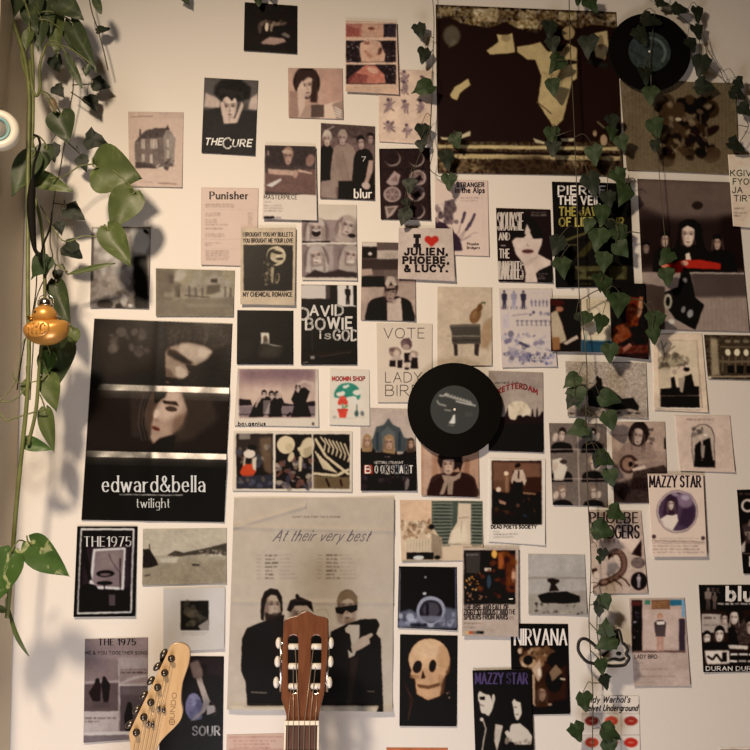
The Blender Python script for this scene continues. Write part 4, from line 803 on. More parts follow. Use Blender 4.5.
poster('comic_page', 'print', 'beige comic page of a street scene beside a pale figure on shelves', Z, '92,48 480,52 484,328 100,336', 'cdb295', art, panels=[('picture_panel', .385, 0, 1, .72)])
Z = (480, 450, 120)
def art(a):
    a.rect('2a1d19', 72, 65, 385, 465); a.poly('7b5847', '75,70 380,80 380,175 240,180 80,190', 14, .8); a.poly('3a2820', '240,170 385,170 385,280 250,290', 8); a.poly('6b4d3d', '80,170 190,170 185,290 80,240', 8, .8); a.ell('dcbc9b', 163, 146, 15, 14, 0, 5); a.ell('d0b49c', 115, 248, 15, 17, 0, 4); a.rect('8b6a52', 156, 165, 178, 280, 6, .7); a.figure('16100e', 240, 82, 230, 'b08a74'); a.poly('b89c88', '215,120 268,120 290,190 275,225 262,190 255,200 222,200 212,190 200,215 192,190', 3); a.rect('33241d', 236, 125, 246, 180, 2); a.ell('2a1c17', 235, 98, 18, 12, 0, 3)
    a.rect('170f0d', 76, 265, 385, 462, 10, .9); a.poly('7b5c48', '265,262 350,268 350,280 270,276', 4); a.poly('8d6d5b', '115,308 165,325 160,342 120,335', 4); a.ell('4d3a31', 235, 345, 14, 14, 0, 4); a.ell('35434e', 280, 410, 20, 12, 0, 4, .6); a.blobs(['38281f', '4a382e'], 90, 290, 375, 440, 16, 8, 20, 5, .7)
    a.text('2a211e', 'DEAD POETS SOCIETY', 70, 490, 19, 282, wt=.3); a.rows('5b4e47', 80, 506, 130, 1, 8, 5, .7); a.rows('5b4e47', 85, 522, 235, 1, 8, 6, .8, .03); a.rows('5b4e47', 85, 540, 215, 1, 8, 5, .8, .03)
poster('film_card', 'print', 'white card with a dark classroom photo of a man standing on a desk', Z, '55,50 410,60 408,597 50,572', 'd9c8b8', art, panels=[('photograph', .06, .03, .93, .76)])
Z = (480, 360, 80)
def art(a):
    a.rect('8d7c73', 60, 95, 600, 280, 30, .8); a.ell('c9b49b', 362, 480, 108, 100, 0, 3); a.blobs(['a8957f', 'd6c3a9'], 270, 400, 450, 540, 20, 12, 30, 8, .5)
    a.poly('2b2120', '60,540 230,530 250,470 258,440 266,520 285,555 330,560 350,520 380,515 400,535 430,515 480,530 485,465 495,455 505,530 525,530 528,470 538,440 545,530 570,500 580,480 600,490 600,880 60,880', 3); a.poly('211817', '60,620 600,600 600,880 60,880', 20)
    a.text('3a2f2c', 'postcards from', 140, 222, 26, 215, wt=.1, slant=.3); a.text('7d2a28', 'KETTERDAM', 168, 322, 44, 368, wt=.26, serif=.06, arc=6)
poster('travel_print', 'print', 'grey print of a full moon over a black skyline under dark red letters', Z, '80,100 592,118 595,866 80,850', '9a887c', art)
Z = (350, 390, 140)
def art(a):
    a.poly('a8826b', '380,270 700,290 700,580 380,575', 4); a.rect('b99680', 395, 290, 440, 560, 8, .8); a.rect('8f6a55', 445, 360, 470, 480, 6, .7); a.rect('7d5947', 610, 370, 640, 470, 10, .7); a.line('8b6650', '440,300 440,560', 4, 2, .7); a.line('9d7862', '385,410 440,412', 4, 2, .6)
    a.body('3a2a26', 550, 440, 240, 140); a.poly('33241f', '418,560 430,500 490,460 600,440 665,490 672,570', 6); a.ell('2b1f1b', 535, 370, 66, 62, 0, 6); a.face(525, 400, 88, 108, 'bd9a86', '33251f', 'bald'); a.poly('2b1f1b', '470,380 490,340 580,345 605,390 590,440 572,390 560,370 500,372 485,420', 4)
    a.poly('927b6b', '490,455 560,462 600,435 590,470 555,490 548,560 520,560 525,500 500,560 478,560 505,490', 4); a.line('776155', '540,490 530,560', 4, 3, .7)
poster('photo_print', 'print', 'warm photo of a person in a grey scarf, tucked beneath the black record', Z, '380,285 690,290 692,575 382,565', 'a8826b', art)
def art(a):
    a.rect('b5a092', 55, 95, 345, 330, 8, .8); a.poly('4a4c4c', '120,260 140,195 180,185 205,150 228,185 265,200 290,255 330,260 360,330 60,330', 3); a.poly('5d5e5d', '165,230 200,190 240,230 240,300 170,300', 6, .8); a.rect('343a3f', 140, 225, 152, 320, 3); a.rect('343a3f', 258, 225, 272, 320, 3)
    for x, y, w in ((90, 272, 46), (208, 282, 56), (325, 286, 40)): a.body('201a1c', x, y+34, 90, 90); a.face(x, y, w, w*1.35, 'b58f78', '8f7356' if x != 325 else '4a3a30', 'long')
    a.poly('1a1415', '55,350 150,330 250,345 358,330 358,545 55,545', 8); a.rows('cbbab0', 185, 355, 225, 1, 8, 5, .7); a.text('cbbab0', 'GETTING STRAIGHT', 130, 395, 13, 155, wt=.16)
    for i, (ch, x, c, bg) in enumerate((('B', 72, 'e3d3c4', '8f3a2e'), ('O', 128, 'd8cabd', '2d2728'), ('O', 160, 'd8cabd', '3d3536'), ('K', 186, '2a2322', 'b3a498'), ('S', 216, 'd3c5b8', '332c2d'), ('M', 236, '2a2526', '8b8a8c'), ('A', 262, 'd8cabd', '4b4a50'), ('R', 290, '221c1c', 'a59a92'), ('T', 314, 'd3c5b8', '2f292a'))):
        w = 48 if i == 0 else 26; a.rect(bg, x, 400, x+w, 450); a.text(c, ch, x+w*.22, 444, 38, w*.56, wt=.18)
    a.rows('8d8078', 220, 462, 340, 1, 8, 6, .5); a.blobs(['332b2c', '4a4042'], 70, 460, 350, 540, 14, 10, 30, 8, .5); a.ell('8b7e76', 305, 505, 12, 34, 10, 5, .7)
poster('film_poster', 'poster', 'film poster of three heads before a grey gabled house, with letter tiles', Z, '55,95 348,102 358,540 57,540', 'b5a092', art, lift=(.3, 3), layer=1)
Z = (350, 300, 120)
def art(a):
    a.text('4b403b', 'VOTE', 212, 238, 62, 252, wt=.075); a.text('4b403b', 'LADY', 222, 514, 62, 225, wt=.075); a.text('4b403b', 'BIRD', 222, 598, 66, 225, wt=.075)
    a.ell('6b5654', 352, 274, 36, 36, 0, 2); a.poly('5b4746', '310,272 330,240 370,235 388,285 370,310 345,250', 3); a.ell('9d8578', 350, 292, 22, 18, 0, 3); a.ell('8b7468', 282, 325, 40, 32, 0, 3); a.ell('c3aa98', 290, 332, 20, 22, 0, 3); a.ell('6b5550', 262, 310, 18, 14, 0, 3); a.ell('9b8478', 398, 338, 30, 24, 0, 3); a.ell('c9b09e', 392, 345, 14, 16, 0, 3)
    for p in ('248,375 285,370 286,418 246,416', '295,372 326,372 326,425 296,424', '338,330 372,330 376,388 336,390', '380,360 422,358 424,430 376,428'): a.poly('2b2122', p, 3)
    a.poly('b9a193', '258,350 318,350 316,376 256,376', 3); a.poly('b59c8e', '366,340 385,345 385,375 366,378', 3); a.rect('bda594', 345, 388, 366, 420, 2); a.rect('2b2122', 342, 420, 368, 434, 2); a.line('7d6a60', '380,320 392,310', 3, 1)
poster('film_print', 'print', 'cream card of huddled sketched figures between thin capitals', Z, '165,145 515,150 512,640 172,640', 'd0bba8', art)
Z = (420, 270, 120)
def art(a):
    a.noise(.012, 14); a.poly('b8a08a', '108,105 450,110 450,330 108,400', 40, .4); a.poly('8a6d52', '395,330 450,290 450,430 420,490 380,490 375,400', 16, .75)
    a.poly('4a423b', '185,345 375,340 378,460 200,462 198,400', 2); a.poly('5f564c', '190,340 378,336 376,352 192,356', 2); a.line('8f8270', '165,412 372,412', 5, 1); a.poly('3a322d', '205,462 232,462 236,535 214,535', 2); a.poly('3a322d', '340,460 372,460 364,538 340,530', 2); a.line('2f2824', '200,440 376,438', 4, 2)
    a.ell('75553b', 345, 285, 34, 52, 25, 3); a.ell('654630', 372, 235, 18, 26, 12, 3); a.line('4a3626', '380,214 390,196', 6, 1); a.ell('8d6b4c', 338, 280, 14, 26, 25, 8, .7); a.poly('4d5238', '386,204 412,196 404,216', 2)
poster('art_print', 'print', 'beige still-life print of a brown pear above a dark grey ledge', Z, '108,105 450,110 450,597 108,600', 'bda68f', art)
Z = (490, 280, 130)
def art(a):
    for x in (82, 138, 192): a.figure(['3a343f', '8b8290', '3a343f'][(x-82)//54], x, 60, 108, '6b5f62'); a.line('5b5058', [(x-18, 150), (x-18, 168)], 3); a.line('5b5058', [(x+18, 150), (x+18, 168)], 3)
    for x in range(240, 330, 22): a.figure('6b6270', x, 112, 42, '7b6f70')
    a.rows('8b8085', 250, 72, 320, 1, 8, 5, .6); a.line('5b5260', '125,205 220,195', 3, 1); a.blobs(['4b4452', '7b7280'], 215, 185, 340, 200, 12, 5, 10, 2); a.line('6b6270', '145,235 340,232', 3, 1)
    for x in range(150, 340, 27): a.line('4b4452', [(x, 240), (x+12, 232), (x+6, 262), (x+18, 262)], 4, 1)
    a.rect('a79aa0', 75, 195, 110, 280, 6, .7); a.blobs(['8b8290', '6b6275', 'a99da0', '55505f', 'b9aaa5'], 78, 310, 360, 480, 90, 7, 20, 3, .75); a.poly('cbb9ad', '160,330 260,330 240,380 170,360', 6, .8); a.poly('4f4956', '170,350 230,380 220,392 160,365', 3); a.poly('6b6478', '100,380 240,420 200,470 110,430', 8, .5); a.blobs(['3b3644', '5a5a80'], 190, 430, 350, 482, 26, 4, 10, 2); a.blobs(['cbb9ad'], 90, 380, 340, 480, 24, 4, 10, 2)
poster('illustration_print', 'print', 'pale lilac sheet crowded with tiny blue-grey drawings', Z, '50,50 358,50 388,500 68,505', 'bfaca3', art)
Z = (480, 190, 120)
def art(a):
    a.rows('8b7d75', 318, 135, 418, 2, 16, 9, .7, .05); a.poly('c0a89a', '200,320 230,290 275,275 290,205 315,255 345,290 390,300 385,340 360,400 440,440 440,470 370,500 350,520 360,580 280,580 285,520 270,460 225,400', 3)
    a.poly('1d1716', '190,260 250,255 285,280 275,296 200,300', 4); a.poly('1d1716', '310,260 380,250 400,300 330,305', 4); a.poly('17110f', '225,210 290,150 345,190 380,260 340,262 312,235 298,200 280,240 265,270 230,280', 4); a.ell('6b4a44', 297, 384, 38, 14, 0, 2); a.ell('2a1b1a', 297, 382, 34, 4, 0, 1); a.line('7d6a60', '300,330 292,348 312,350', 4, 2); a.poly('1d1716', '350,520 440,470 445,580 365,580', 4); a.rows('a59890', 362, 520, 425, 3, 14, 6, .7); a.poly('a08a7d', '270,460 330,420 380,400 300,480', 8, .5)
    a.text('b9a79a', 'SIOUXSIE', 110, 250, 108, 160, wt=.1, thin=.6); a.text('b9a79a', 'AND', 120, 312, 44, 64, wt=.16); a.line('b9a79a', '130,345 160,345', 5); a.text('b9a79a', 'THE', 122, 424, 54, 60, wt=.14); a.text('b9a79a', 'BANSHEES', 118, 556, 108, 150, wt=.1, thin=.6)
poster('band_poster', 'poster', 'dark poster of a pale face with heavy black eyes and drawn-out letters', Z, '100,112 440,122 455,580 115,572', '2a2120', art)
Z = (360, 180, 200)
def art(a):
    a.text('241c1b', 'I', 214, 246, 36, 4, wt=.4, serif=.28); a.ell('a5332a', 255, 222, 14, 13); a.ell('a5332a', 280, 222, 14, 13); a.poly('a5332a', '242,227 293,227 268,251', 1)
    a.text('241c1b', 'JULIEN,', 168, 280, 23, 158, wt=.36, thin=.85, serif=.13); a.text('241c1b', 'PHOEBE,', 163, 312, 23, 168, wt=.36, thin=.85, serif=.13); a.text('241c1b', 'AMP'.replace('AMP', '&')+' LUCY.', 168, 343, 23, 158, wt=.36, thin=.85, serif=.13)
poster('text_card', 'print', 'pinkish square card with a red heart and bold black slab letters', Z, '145,180 348,182 357,380 142,370', 'bda698', art, layer=2)
Z = (290, 200, 130)
def art(a):
    a.rect('a48c7e', 410, 480, 730, 700); a.rect('5b4b45', 412, 245, 630, 440, 4); a.rect('b5a092', 500, 290, 630, 340, 3); a.rows('7b685f', 550, 305, 620, 2, 14, 8, .6); a.rect('2a211f', 412, 270, 500, 335, 4); a.ell('c9baac', 462, 310, 12, 10, 0, 3); a.rect('cbb8a8', 415, 242, 500, 268, 3); a.rect('3b302c', 412, 340, 640, 400, 6, .9); a.poly('a08779', '412,400 470,395 480,430 412,440', 4); a.rect('1e1716', 410, 440, 550, 500, 3); a.rect('6b5a52', 540, 400, 640, 470, 8, .6)
    a.body('241c1b', 575, 555, 250, 160); a.poly('bda596', '560,590 640,560 650,700 560,700', 4); a.face(580, 530, 84, 120, '8f786c', '3b2e2a', 'short', tilt=8); a.poly('b5a090', '545,480 565,440 600,445 620,490 600,500 580,470 560,510', 4); a.line('2a201e', '550,518 610,512', 10, 4)
poster('photo_print', 'print', 'brown photo of a squinting youth in a dark jacket over a white shirt', Z, '415,242 725,248 725,700 408,692', '8b7468', art)
def art(a):
    a.rect('8b7973', 68, 115, 388, 245); a.rect('7f6d68', 68, 255, 388, 445); a.rect('a3928b', 190, 260, 250, 400, 14, .8)
    for x, y, t, h in ((150, 165, 0, 'b5a298'), (335, 150, 14, 'a89488'), (150, 325, -12, 'b0a097'), (350, 320, 8, 'a59388')):
        a.ell('6b5a55', x, y+20, 76, 84, 0, 10, .9); a.face(x, y, 96, 110, 'bfa89c', h, 'long', tilt=t); a.poly(h, [(x-60, y+90), (x-50, y-30), (x-34, y), (x-38, y+90)], 5); a.poly('8d7a70', [(x+56, y+90), (x+50, y-30), (x+36, y), (x+40, y+90)], 5)
    a.ell('2a1f1e', 150, 190, 26, 22, 0, 3); a.ell('cbbab0', 150, 176, 20, 6, 0, 2); a.ell('2a1f1e', 356, 205, 22, 12, 10, 3); a.ell('d0c0b5', 158, 350, 26, 6, 8, 2); a.ell('d0c0b5', 350, 355, 22, 6, 4, 2)
    a.poly('3b302e', '80,445 140,400 200,420 280,400 388,420 388,447', 8); a.poly('241c1b', '70,235 130,240 230,235 230,247 70,247', 4); a.poly('cdbaa8', '68,20 385,25 385,112 300,60 240,100 160,70 68,118', 10, .9); a.rect('dccbbb', 66, 246, 390, 254)
poster('photo_sheet', 'print', 'sheet of laughing long-haired women in two stacked photos', Z, '65,25 385,30 388,465 68,462', 'd0bdac', art, panels=[('photograph', .015, .2, .99, .505), ('photograph', .015, .525, .99, .965)])
Z = (225, 290, 135)
def art(a):
    a.rect('17110f', 420, -40, 740, 420); a.rect('c9bab0', 420, -30, 585, 48, 2); a.rect('d8cabf', 624, -30, 730, 92, 2); a.figure('17110f', 682, -24, 105, '17110f'); a.rect('2c2422', 560, -30, 600, 60, 4, .8); a.rect('15100e', 712, -30, 735, 85, 2)
    for t, x, y, h, w in (('D', 416, 160, 72, 46), ('AVID', 474, 140, 62, 180), ('BOWIE', 450, 214, 68, 255), ('is', 528, 270, 48, 58), ('GOD', 604, 280, 64, 132)): a.text('d3c6ba', t, x, y, h*.88, w, wt=.2, jitter=.8)
    a.line('8b7f78', '484,220 484,340', 4, 3, .6); a.rect('dccfc4', 474, 366, 498, 384, 2); a.poly('3a322f', '430,350 730,320 730,350 440,380', 14, .7); a.poly('2a2321', '420,385 740,350 740,420 420,420', 8, .7); a.line('75695f', '520,370 700,345', 4, 5, .5); a.line('8b7f75', '430,405 460,400', 5, 3)
poster('photo_print', 'print', 'black and white photo of a dark wall with big hand-painted white writing', Z, '424,-30 732,-26 733,415 422,415', '17110f', art, finish='satin')
def art(a):
    a.ell('35322e', 100, 330, 60, 60, 0, 20, .7); a.ell('2f2b27', 220, 270, 130, 110, 0, 50, .8); a.rect('cdbfae', 200, 237, 244, 298, 2); a.ell('6b5548', 222, 268, 12, 16, 0, 3); a.poly('4b4038', '208,298 238,298 238,275 226,262 212,275', 3, .8); a.poly('bfb1a0', '215,295 285,305 320,315 260,308', 4); a.poly('4a433c', '200,300 330,310 300,380 180,380', 30, .6)
poster('album_print', 'print', 'square dark tunnel print with one tiny bright doorway', Z, '68,112 380,115 378,413 65,412', '1f1b18', art, finish='satin')
def art(a):
    a.rect('ab8d84', 78, 442, 500, 710); a.poly('cdb09e', '78,540 500,540 500,650 78,650', 50, .9); a.rect('6b545a', 78, 430, 500, 500, 60, .8); a.poly('2b2326', '78,605 140,610 150,640 78,642', 3); a.poly('2b2326', '320,625 370,635 500,615 500,645 320,645', 3); a.rect('7b6a6a', 78, 645, 500, 700, 4); a.line('3a2f33', '78,690 500,690', 3)
    for p in ('130,705 160,640 185,600 230,590 260,600 240,640 210,705', '240,705 250,620 270,600 310,580 325,620 310,660 320,705', '365,705 385,640 365,605 385,560 440,540 470,560 450,620 480,705'): a.poly('1d1617', p, 3)
    for x, y in ((216, 580), (258, 585), (290, 585), (404, 548)): a.face(x, y, 32, 42, 'c3aca0', '1d1617', 'short')
    a.poly('b59a8c', '165,650 180,600 210,580 215,590 190,620 172,655', 3); a.poly('bba294', '395,520 440,500 492,510 492,530 440,515 400,535', 3); a.poly('bba294', '480,520 495,515 490,570 470,590', 3); a.poly('bba294', '300,600 292,560 302,555 315,600', 3); a.rect('b5a39b', 210, 610, 250, 690, 5, .5); a.line('1d1617', '345,700 365,680', 12, 3); a.text('2b2322', 'boygenius', 74, 752, 20, 150, wt=.24); a.rect('4b4140', 482, 735, 495, 752, 2)
poster('photo_print', 'print', 'white-edged photo of three people in black posing at dusk', Z, '70,438 518,440 521,760 50,752', 'd8c6b4', art, panels=[('photograph', .03, .015, .955, .84)])
Z = (180, 360, 200)
def art(a):
    a.text('a8302c', 'MOOMIN SHOP', 571, 78, 16, 122, wt=.22); a.ell('3b7a68', 627, 130, 50, 45, 0, 1); a.poly('dccdbd', '570,140 690,150 690,180 570,185', 2)
    for x, y, r in ((600, 128, 15), (664, 122, 17), (640, 150, 22), (620, 100, 10)): a.ell('dbd0c2', x, y, r, r*.6, 0, 1); a.ell('dbd0c2', x+10, y-4, r*.6, r*.5, 0, 1)
    a.poly('c04a3c', '592,188 628,188 622,216 598,216', 1); a.line('4b6a4a', '610,188 609,150', 4, 1); a.ell('c8564a', 609, 146, 14, 12, 0, 1); a.ell('c04a3c', 600, 158, 9, 12, 20, 1); a.ell('c04a3c', 619, 158, 9, 12, -20, 1); a.ell('6b8a58', 622, 175, 10, 4, -30, 1); a.rect('b8463a', 590, 182, 630, 190); a.ell('4b5a58', 662, 200, 8, 13, 0, 1); a.line('4b5a58', '662,190 662,165', 4, 1); a.ell('6b6a68', 683, 200, 7, 10, 0, 1); a.ell('a59a90', 580, 214, 7, 5, 0, 1); a.line('b5a598', '570,220 700,214', 3, 2, .6)
poster('shop_postcard', 'print', 'white postcard with a green disc, clouds and a red flower pot', Z, '562,33 710,38 712,247 560,243', 'd9c9b8', art)
Z = (225, 415, 135)
def art(a):
    a.rect('2a2220', 62, 104, 268, 408); a.rect('3f3632', 64, 106, 260, 220, 14, .8); a.poly('6e5a48', '190,130 260,120 262,330 220,310 200,230', 14, .8); a.rect('8f8278', 78, 104, 138, 134, 3, .8); a.blobs(['8d7a68', '55473e', '4a4a50', '7a6a5a'], 70, 170, 262, 300, 22, 8, 22, 6, .7); a.poly('b0482f', '80,320 100,275 160,270 172,310 150,345 95,340', 5); a.ell('d6c3b0', 135, 215, 32, 24, 0, 4); a.ell('1b1514', 150, 180, 26, 14, 0, 3); a.poly('cdb9a5', '150,240 175,230 172,310 155,300', 4); a.line('b7a28d', '112,230 105,280', 10, 4); a.poly('3a3a42', '64,340 262,330 262,405 64,405', 10, .8); a.blobs(['55555e', '6b5b4d'], 70, 350, 260, 400, 12, 8, 18, 5, .6)
    a.rect('241c1a', 280, 106, 482, 408); a.rect('231b19', 490, 106, 692, 408); a.poly('7d6a50', '490,340 692,345 692,408 490,408', 5); a.blobs(['7d6f62', '9c8c7c', '5a5058', '6a4a40', '43404a'], 284, 240, 480, 405, 60, 8, 22, 4, .8); a.ell('d3bd9a', 338, 165, 50, 50, 0, 3); a.ell('b59d7c', 355, 180, 20, 24, 0, 8, .6); a.ell('c8b18e', 366, 232, 16, 30, 20, 4); a.ell('cbb592', 455, 180, 38, 60, 20, 6); a.ell('a08a6d', 460, 195, 22, 36, 20, 8, .7)
    a.line('cdb794', '405,190 480,160', 20, 5); a.poly('cbb591', '410,230 428,225 425,310 412,310', 3)
    for k in range(7): x = 530+k*22; a.line('d0ba97', [(x, 120+k*6), (x+28, 160+k*12), (x+20, 200+k*10)], 9, 3)
    for k in range(6): x = 500+k*14; a.line('d0ba97', [(x, 200+k*14), (x+50, 300+k*4)], 9, 3)
    a.line('cdb794', '500,130 560,230 690,330', 16, 4); a.line('cdb794', '490,325 620,335 690,300', 16, 5); a.poly('5a4a38', '500,345 692,340 692,408 495,408', 6, .7); a.line('2b1d1a', '560,350 580,400', 10, 3); a.line('3b2520', '640,355 650,395', 12, 3)
    a.rect('dccbb8', 266, 100, 278, 412); a.rect('d6c3b0', 483, 100, 489, 412)
poster('art_postcard', 'print', 'white-edged print in three panels with pale bony branches on black', Z, '48,90 708,92 705,427 40,420', 'd9c6b2', art, panels=[('picture_panel', .035, .045, .335, .96), ('picture_panel', .355, .045, .66, .96), ('picture_panel', .672, .045, .975, .96)])
Z = (190, 180, 120)
def art(a):
    a.text('2f2522', 'Punisher', 126, 118, 44, 236, wt=.24, thin=.4, serif=.1)
    for y, n, x1 in ((150, 2, 280), (205, 2, 190), (245, 1, 165), (260, 1, 170), (276, 1, 240), (300, 1, 215), (335, 2, 220), (390, 1, 190), (402, 1, 140), (440, 5, 250)): a.rows('7d6259', 95, y, x1, n, 13, 7, .7, .08)
    a.rows('7d6259', 362, 205, 392, 7, 12, 6, .7, .05); a.line('a98b80', '75,185 415,185', 2, 1, .6); a.line('a98b80', '75,370 310,370', 2, 1, .6); a.line('a98b80', '75,430 310,430', 2, 1, .6)
poster('receipt_print', 'print', 'pale pink receipt-style sheet with a bold serif heading', Z, '70,48 428,52 418,540 68,530', 'd5b5a3', art, finish='satin')
def art(a):
    a.rect('1f1a17', 335, 405, 640, 692); a.ell('c9b596', 538, 474, 62, 62, 0, 2); a.ell('1f1a17', 520, 480, 40, 50, 0, 4); a.ell('b8a486', 545, 475, 44, 42, 0, 3); a.ell('2a221d', 545, 452, 34, 10, 10, 3); a.ell('2a221d', 560, 492, 24, 8, 0, 3); a.ell('cbb798', 548, 475, 14, 10, 0, 2)
    a.blobs(['6b5f50', '4d4438', '8b7d68'], 460, 470, 520, 660, 26, 6, 16, 4, .7); a.poly('a89678', '505,540 525,540 520,640 505,640', 5, .8); a.ell('a39274', 545, 615, 14, 34, 10, 4, .8); a.ell('1f1a17', 543, 612, 7, 24, 10, 3); a.noise(.03, 9, 335, 405, 640, 692)
    a.text('3b302a', 'I BROUGHT YOU MY BULLETS', 332, 352, 24, 310, wt=.2); a.text('3b302a', 'YOU BROUGHT ME YOUR LOVE', 332, 390, 24, 310, wt=.2); a.text('3b302a', 'MY CHEMICAL ROMANCE', 332, 728, 26, 306, wt=.2)
poster('album_print', 'print', 'cream print with a black picture holding a pale swirl between typed lines', Z, '318,300 662,297 655,783 314,777', 'c2aa90', art, layer=2, finish='satin', panels=[('photograph', .05, .22, .935, .81)])
Z = (80, 210, 125)
def art(a):
    a.noise(.02, 10); a.blobs(['a59788', '85776a', '6b5f55', 'c3b5a5'], 500, 380, 900, 530, 30, 20, 50, 12, .6); a.poly('6e6154', '455,350 560,355 550,540 455,560', 20, .8); a.poly('7d7061', '455,540 930,520 930,640 455,637', 14, .9); a.rect('5d5147', 535, 385, 560, 440, 6, .8)
    a.z(180, 180, 200); a.rect('4f463d', 115, 370, 140, 385, 4); a.rect('a0927f', -60, 420, 205, 440, 8, .5); a.poly('61564a', '-20,400 0,390 0,440 -20,440', 6, .8); a.poly('5b5045', '100,395 150,390 150,420 100,430', 6, .8)
    for x in (-10, 30, 55, 80, 165, 185): a.rect('574d43', x, 400+a.pr.uniform(-8, 8), x+8, 440, 4, .7)
    a.line('5b5045', '15,432 110,440', 5, 3, .8); a.line('a39582', '20,470 190,470', 10, 8, .4)
poster('photo_print', 'print', 'small faded sepia photo of an old furnished parlour', Z, '455,350 930,364 920,639 455,637', '94866f', art)
def art(a):
    a.noise(.03, 14); a.poly('241e1b', '320,280 400,275 412,590 330,590 315,450', 16); a.blobs(['cbbcae', 'b3a396', 'dccfc2'], 90, 200, 300, 380, 20, 20, 46, 16, .6); a.poly('cdbfb0', '300,110 400,115 420,200 390,260 320,250', 14); a.ell('2a231f', 395, 130, 20, 10, 40, 3); a.ell('d8cabd', 92, 120, 16, 14, 0, 3); a.poly('5b4f48', '70,140 84,140 78,430 66,430', 4); a.blobs(['55493f', '6d6056', '8d7e72'], 70, 400, 320, 580, 26, 16, 40, 10, .7); a.ell('4b413a', 150, 565, 50, 30, 0, 6); a.ell('3f3630', 235, 575, 26, 16, 0, 4); a.ell('c0b1a3', 262, 540, 20, 40, 0, 8, .8); a.ell('d3c5b6', 300, 572, 14, 9, 0, 3); a.blobs(['a59587'], 150, 380, 300, 460, 16, 12, 26, 8, .6)
poster('photo_print', 'print', 'cloudy black and white print behind the hanging heart leaves', Z, '70,103 425,108 412,590 60,585', '8d7f73', art, finish='satin', lift=(1.5, 2.5), wave=.4)
Z = (75, 310, 170)
def fold(s, t):
    d = np.zeros_like(t)
    for c, h in ((.322, 2.6), (.655, 3.7)):
        u = np.clip((t-c)*200, 0, None); m = 1+.10*np.sin(s*13+c*20)+.08*np.sin(s*31+c*9)
        d = d+h*m*(np.clip(u/6.2, 0, 1)+.5*(1-np.exp(-np.clip(u-6.2, 0, None)/7)))*np.exp(-np.clip(u-14, 0, None)/26)
    return d+.25*np.sin(s*23+t*9)+.25*np.sin(s*11-t*17)+.5*np.exp(-((s-.47)/.03)**2)
def art(a):
    a.noise(.015, 20); a.rect('2a2320', 70, 38, 700, 330, 6); a.poly('3a332e', '90,60 330,60 340,250 140,300', 50, .9); a.blobs(['5b5049', '6b5f56', '433a35'], 150, 90, 320, 200, 26, 8, 24, 8, .6)  # black of all three folds inked greyer, imitating the room's sheen on gloss
    a.poly('3b332d', '400,56 560,46 700,70 690,150 620,185 560,150 470,130 410,140', 22)
    for k in range(46):
        x = a.pr.uniform(405, 690); y = a.pr.uniform(55, 130); a.line(a.pr.choice(['6d6157', '584d45', '2a231f', '7d7166']), [(x, y), (x+a.pr.uniform(-14, 14), y+a.pr.uniform(14, 30)), (x+a.pr.uniform(-34, 10), y+a.pr.uniform(34, 60))], 5, 7, .28)
    a.poly('8f7a69', '384,200 420,160 500,142 585,165 606,182 585,215 545,236 510,262 488,296 462,304 436,296 416,320 385,318', 10); a.poly('bda591', '470,146 560,158 604,182 575,218 530,236 490,216 450,176', 14, .9); a.poly('d0b8a4', '545,165 600,182 575,212 540,205', 12, .8)
    a.poly('3a2c25', '410,168 445,180 520,232 505,246 450,222 405,196', 9); a.poly('2a201b', '430,196 470,205 500,228 470,226', 6); a.poly('2f231e', '485,240 540,246 556,236 535,266 500,270', 6); a.ell('120d0b', 510, 256, 14, 6, -10, 3); a.poly('c3ab97', '440,252 462,246 486,262 500,286 474,300 448,292', 7, .9); a.poly('5b4a3f', '386,250 420,262 440,296 410,325 386,322', 10, .8); a.ell('241813', 420, 308, 30, 9, 14, 5); a.line('15100e', '384,50 388,330', 22, 8, .85)
    a.rect('302926', 45, 345, 690, 620, 6); a.poly('3d342f', '240,340 330,330 300,420 285,560 250,560', 12, .8); a.poly('443a33', '480,350 590,360 630,480 520,570 440,580', 24, .8)
    a.poly('a08472', '392,352 470,362 494,440 474,500 424,552 372,566 346,592 330,560 334,500 340,470 336,452 352,424', 9); a.poly('c8a994', '400,360 462,370 478,430 440,470 400,490 372,480 360,450', 18, .85); a.poly('55443a', '345,350 390,350 356,430 342,470 330,560 314,520 304,460', 9, .9); a.poly('15100e', '350,330 412,335 398,385 352,410', 9)
    a.poly('2f231e', '384,398 446,404 458,424 392,412', 6); a.ell('1d1411', 424, 436, 26, 12, 12, 4); a.ell('8d7464', 424, 430, 34, 20, 12, 10, .4); a.ell('d8bca6', 358, 458, 12, 22, 18, 6, .9); a.poly('8b6f60', '352,478 372,486 368,496 350,492', 5, .8); a.ell('7a4a40', 356, 522, 20, 10, 22, 5); a.ell('32201b', 356, 522, 18, 3, 22, 3); a.poly('6d5648', '430,480 494,450 474,520 424,552', 18, .8); a.poly('15100e', '370,572 440,552 424,620 340,640 335,604', 9)
    for dx in (0, 14, -16): a.line('5b5048', [(322+dx, 372), (302+dx, 430), (294+dx, 500), (312+dx, 575)], 4, 4, .6)
    a.rect('2a2523', 30, 650, 690, 940, 4); a.poly('0f0c0b', '345,640 380,640 400,740 320,740', 10, .8)
    a.z(75, 410, 170); a.text('e3dbd2', 'edward&bella', 122, 360, 69, 450, wt=.115, thin=.4, serif=.07); a.line('d8d0c6', '195,372 475,376', 3); a.text('d8d0c6', 'twilight', 272, 430, 40, 145, wt=.1, thin=.5, serif=.06)
poster('film_poster', 'poster', 'tall glossy black poster of two shadowed faces, creased in three, with white serif letters', Z, '85,38 695,60 658,936 28,926', '1d1815', art, finish='gloss', lift=(.5, 1.5), profile=fold)
Z = (70, 515, 170)
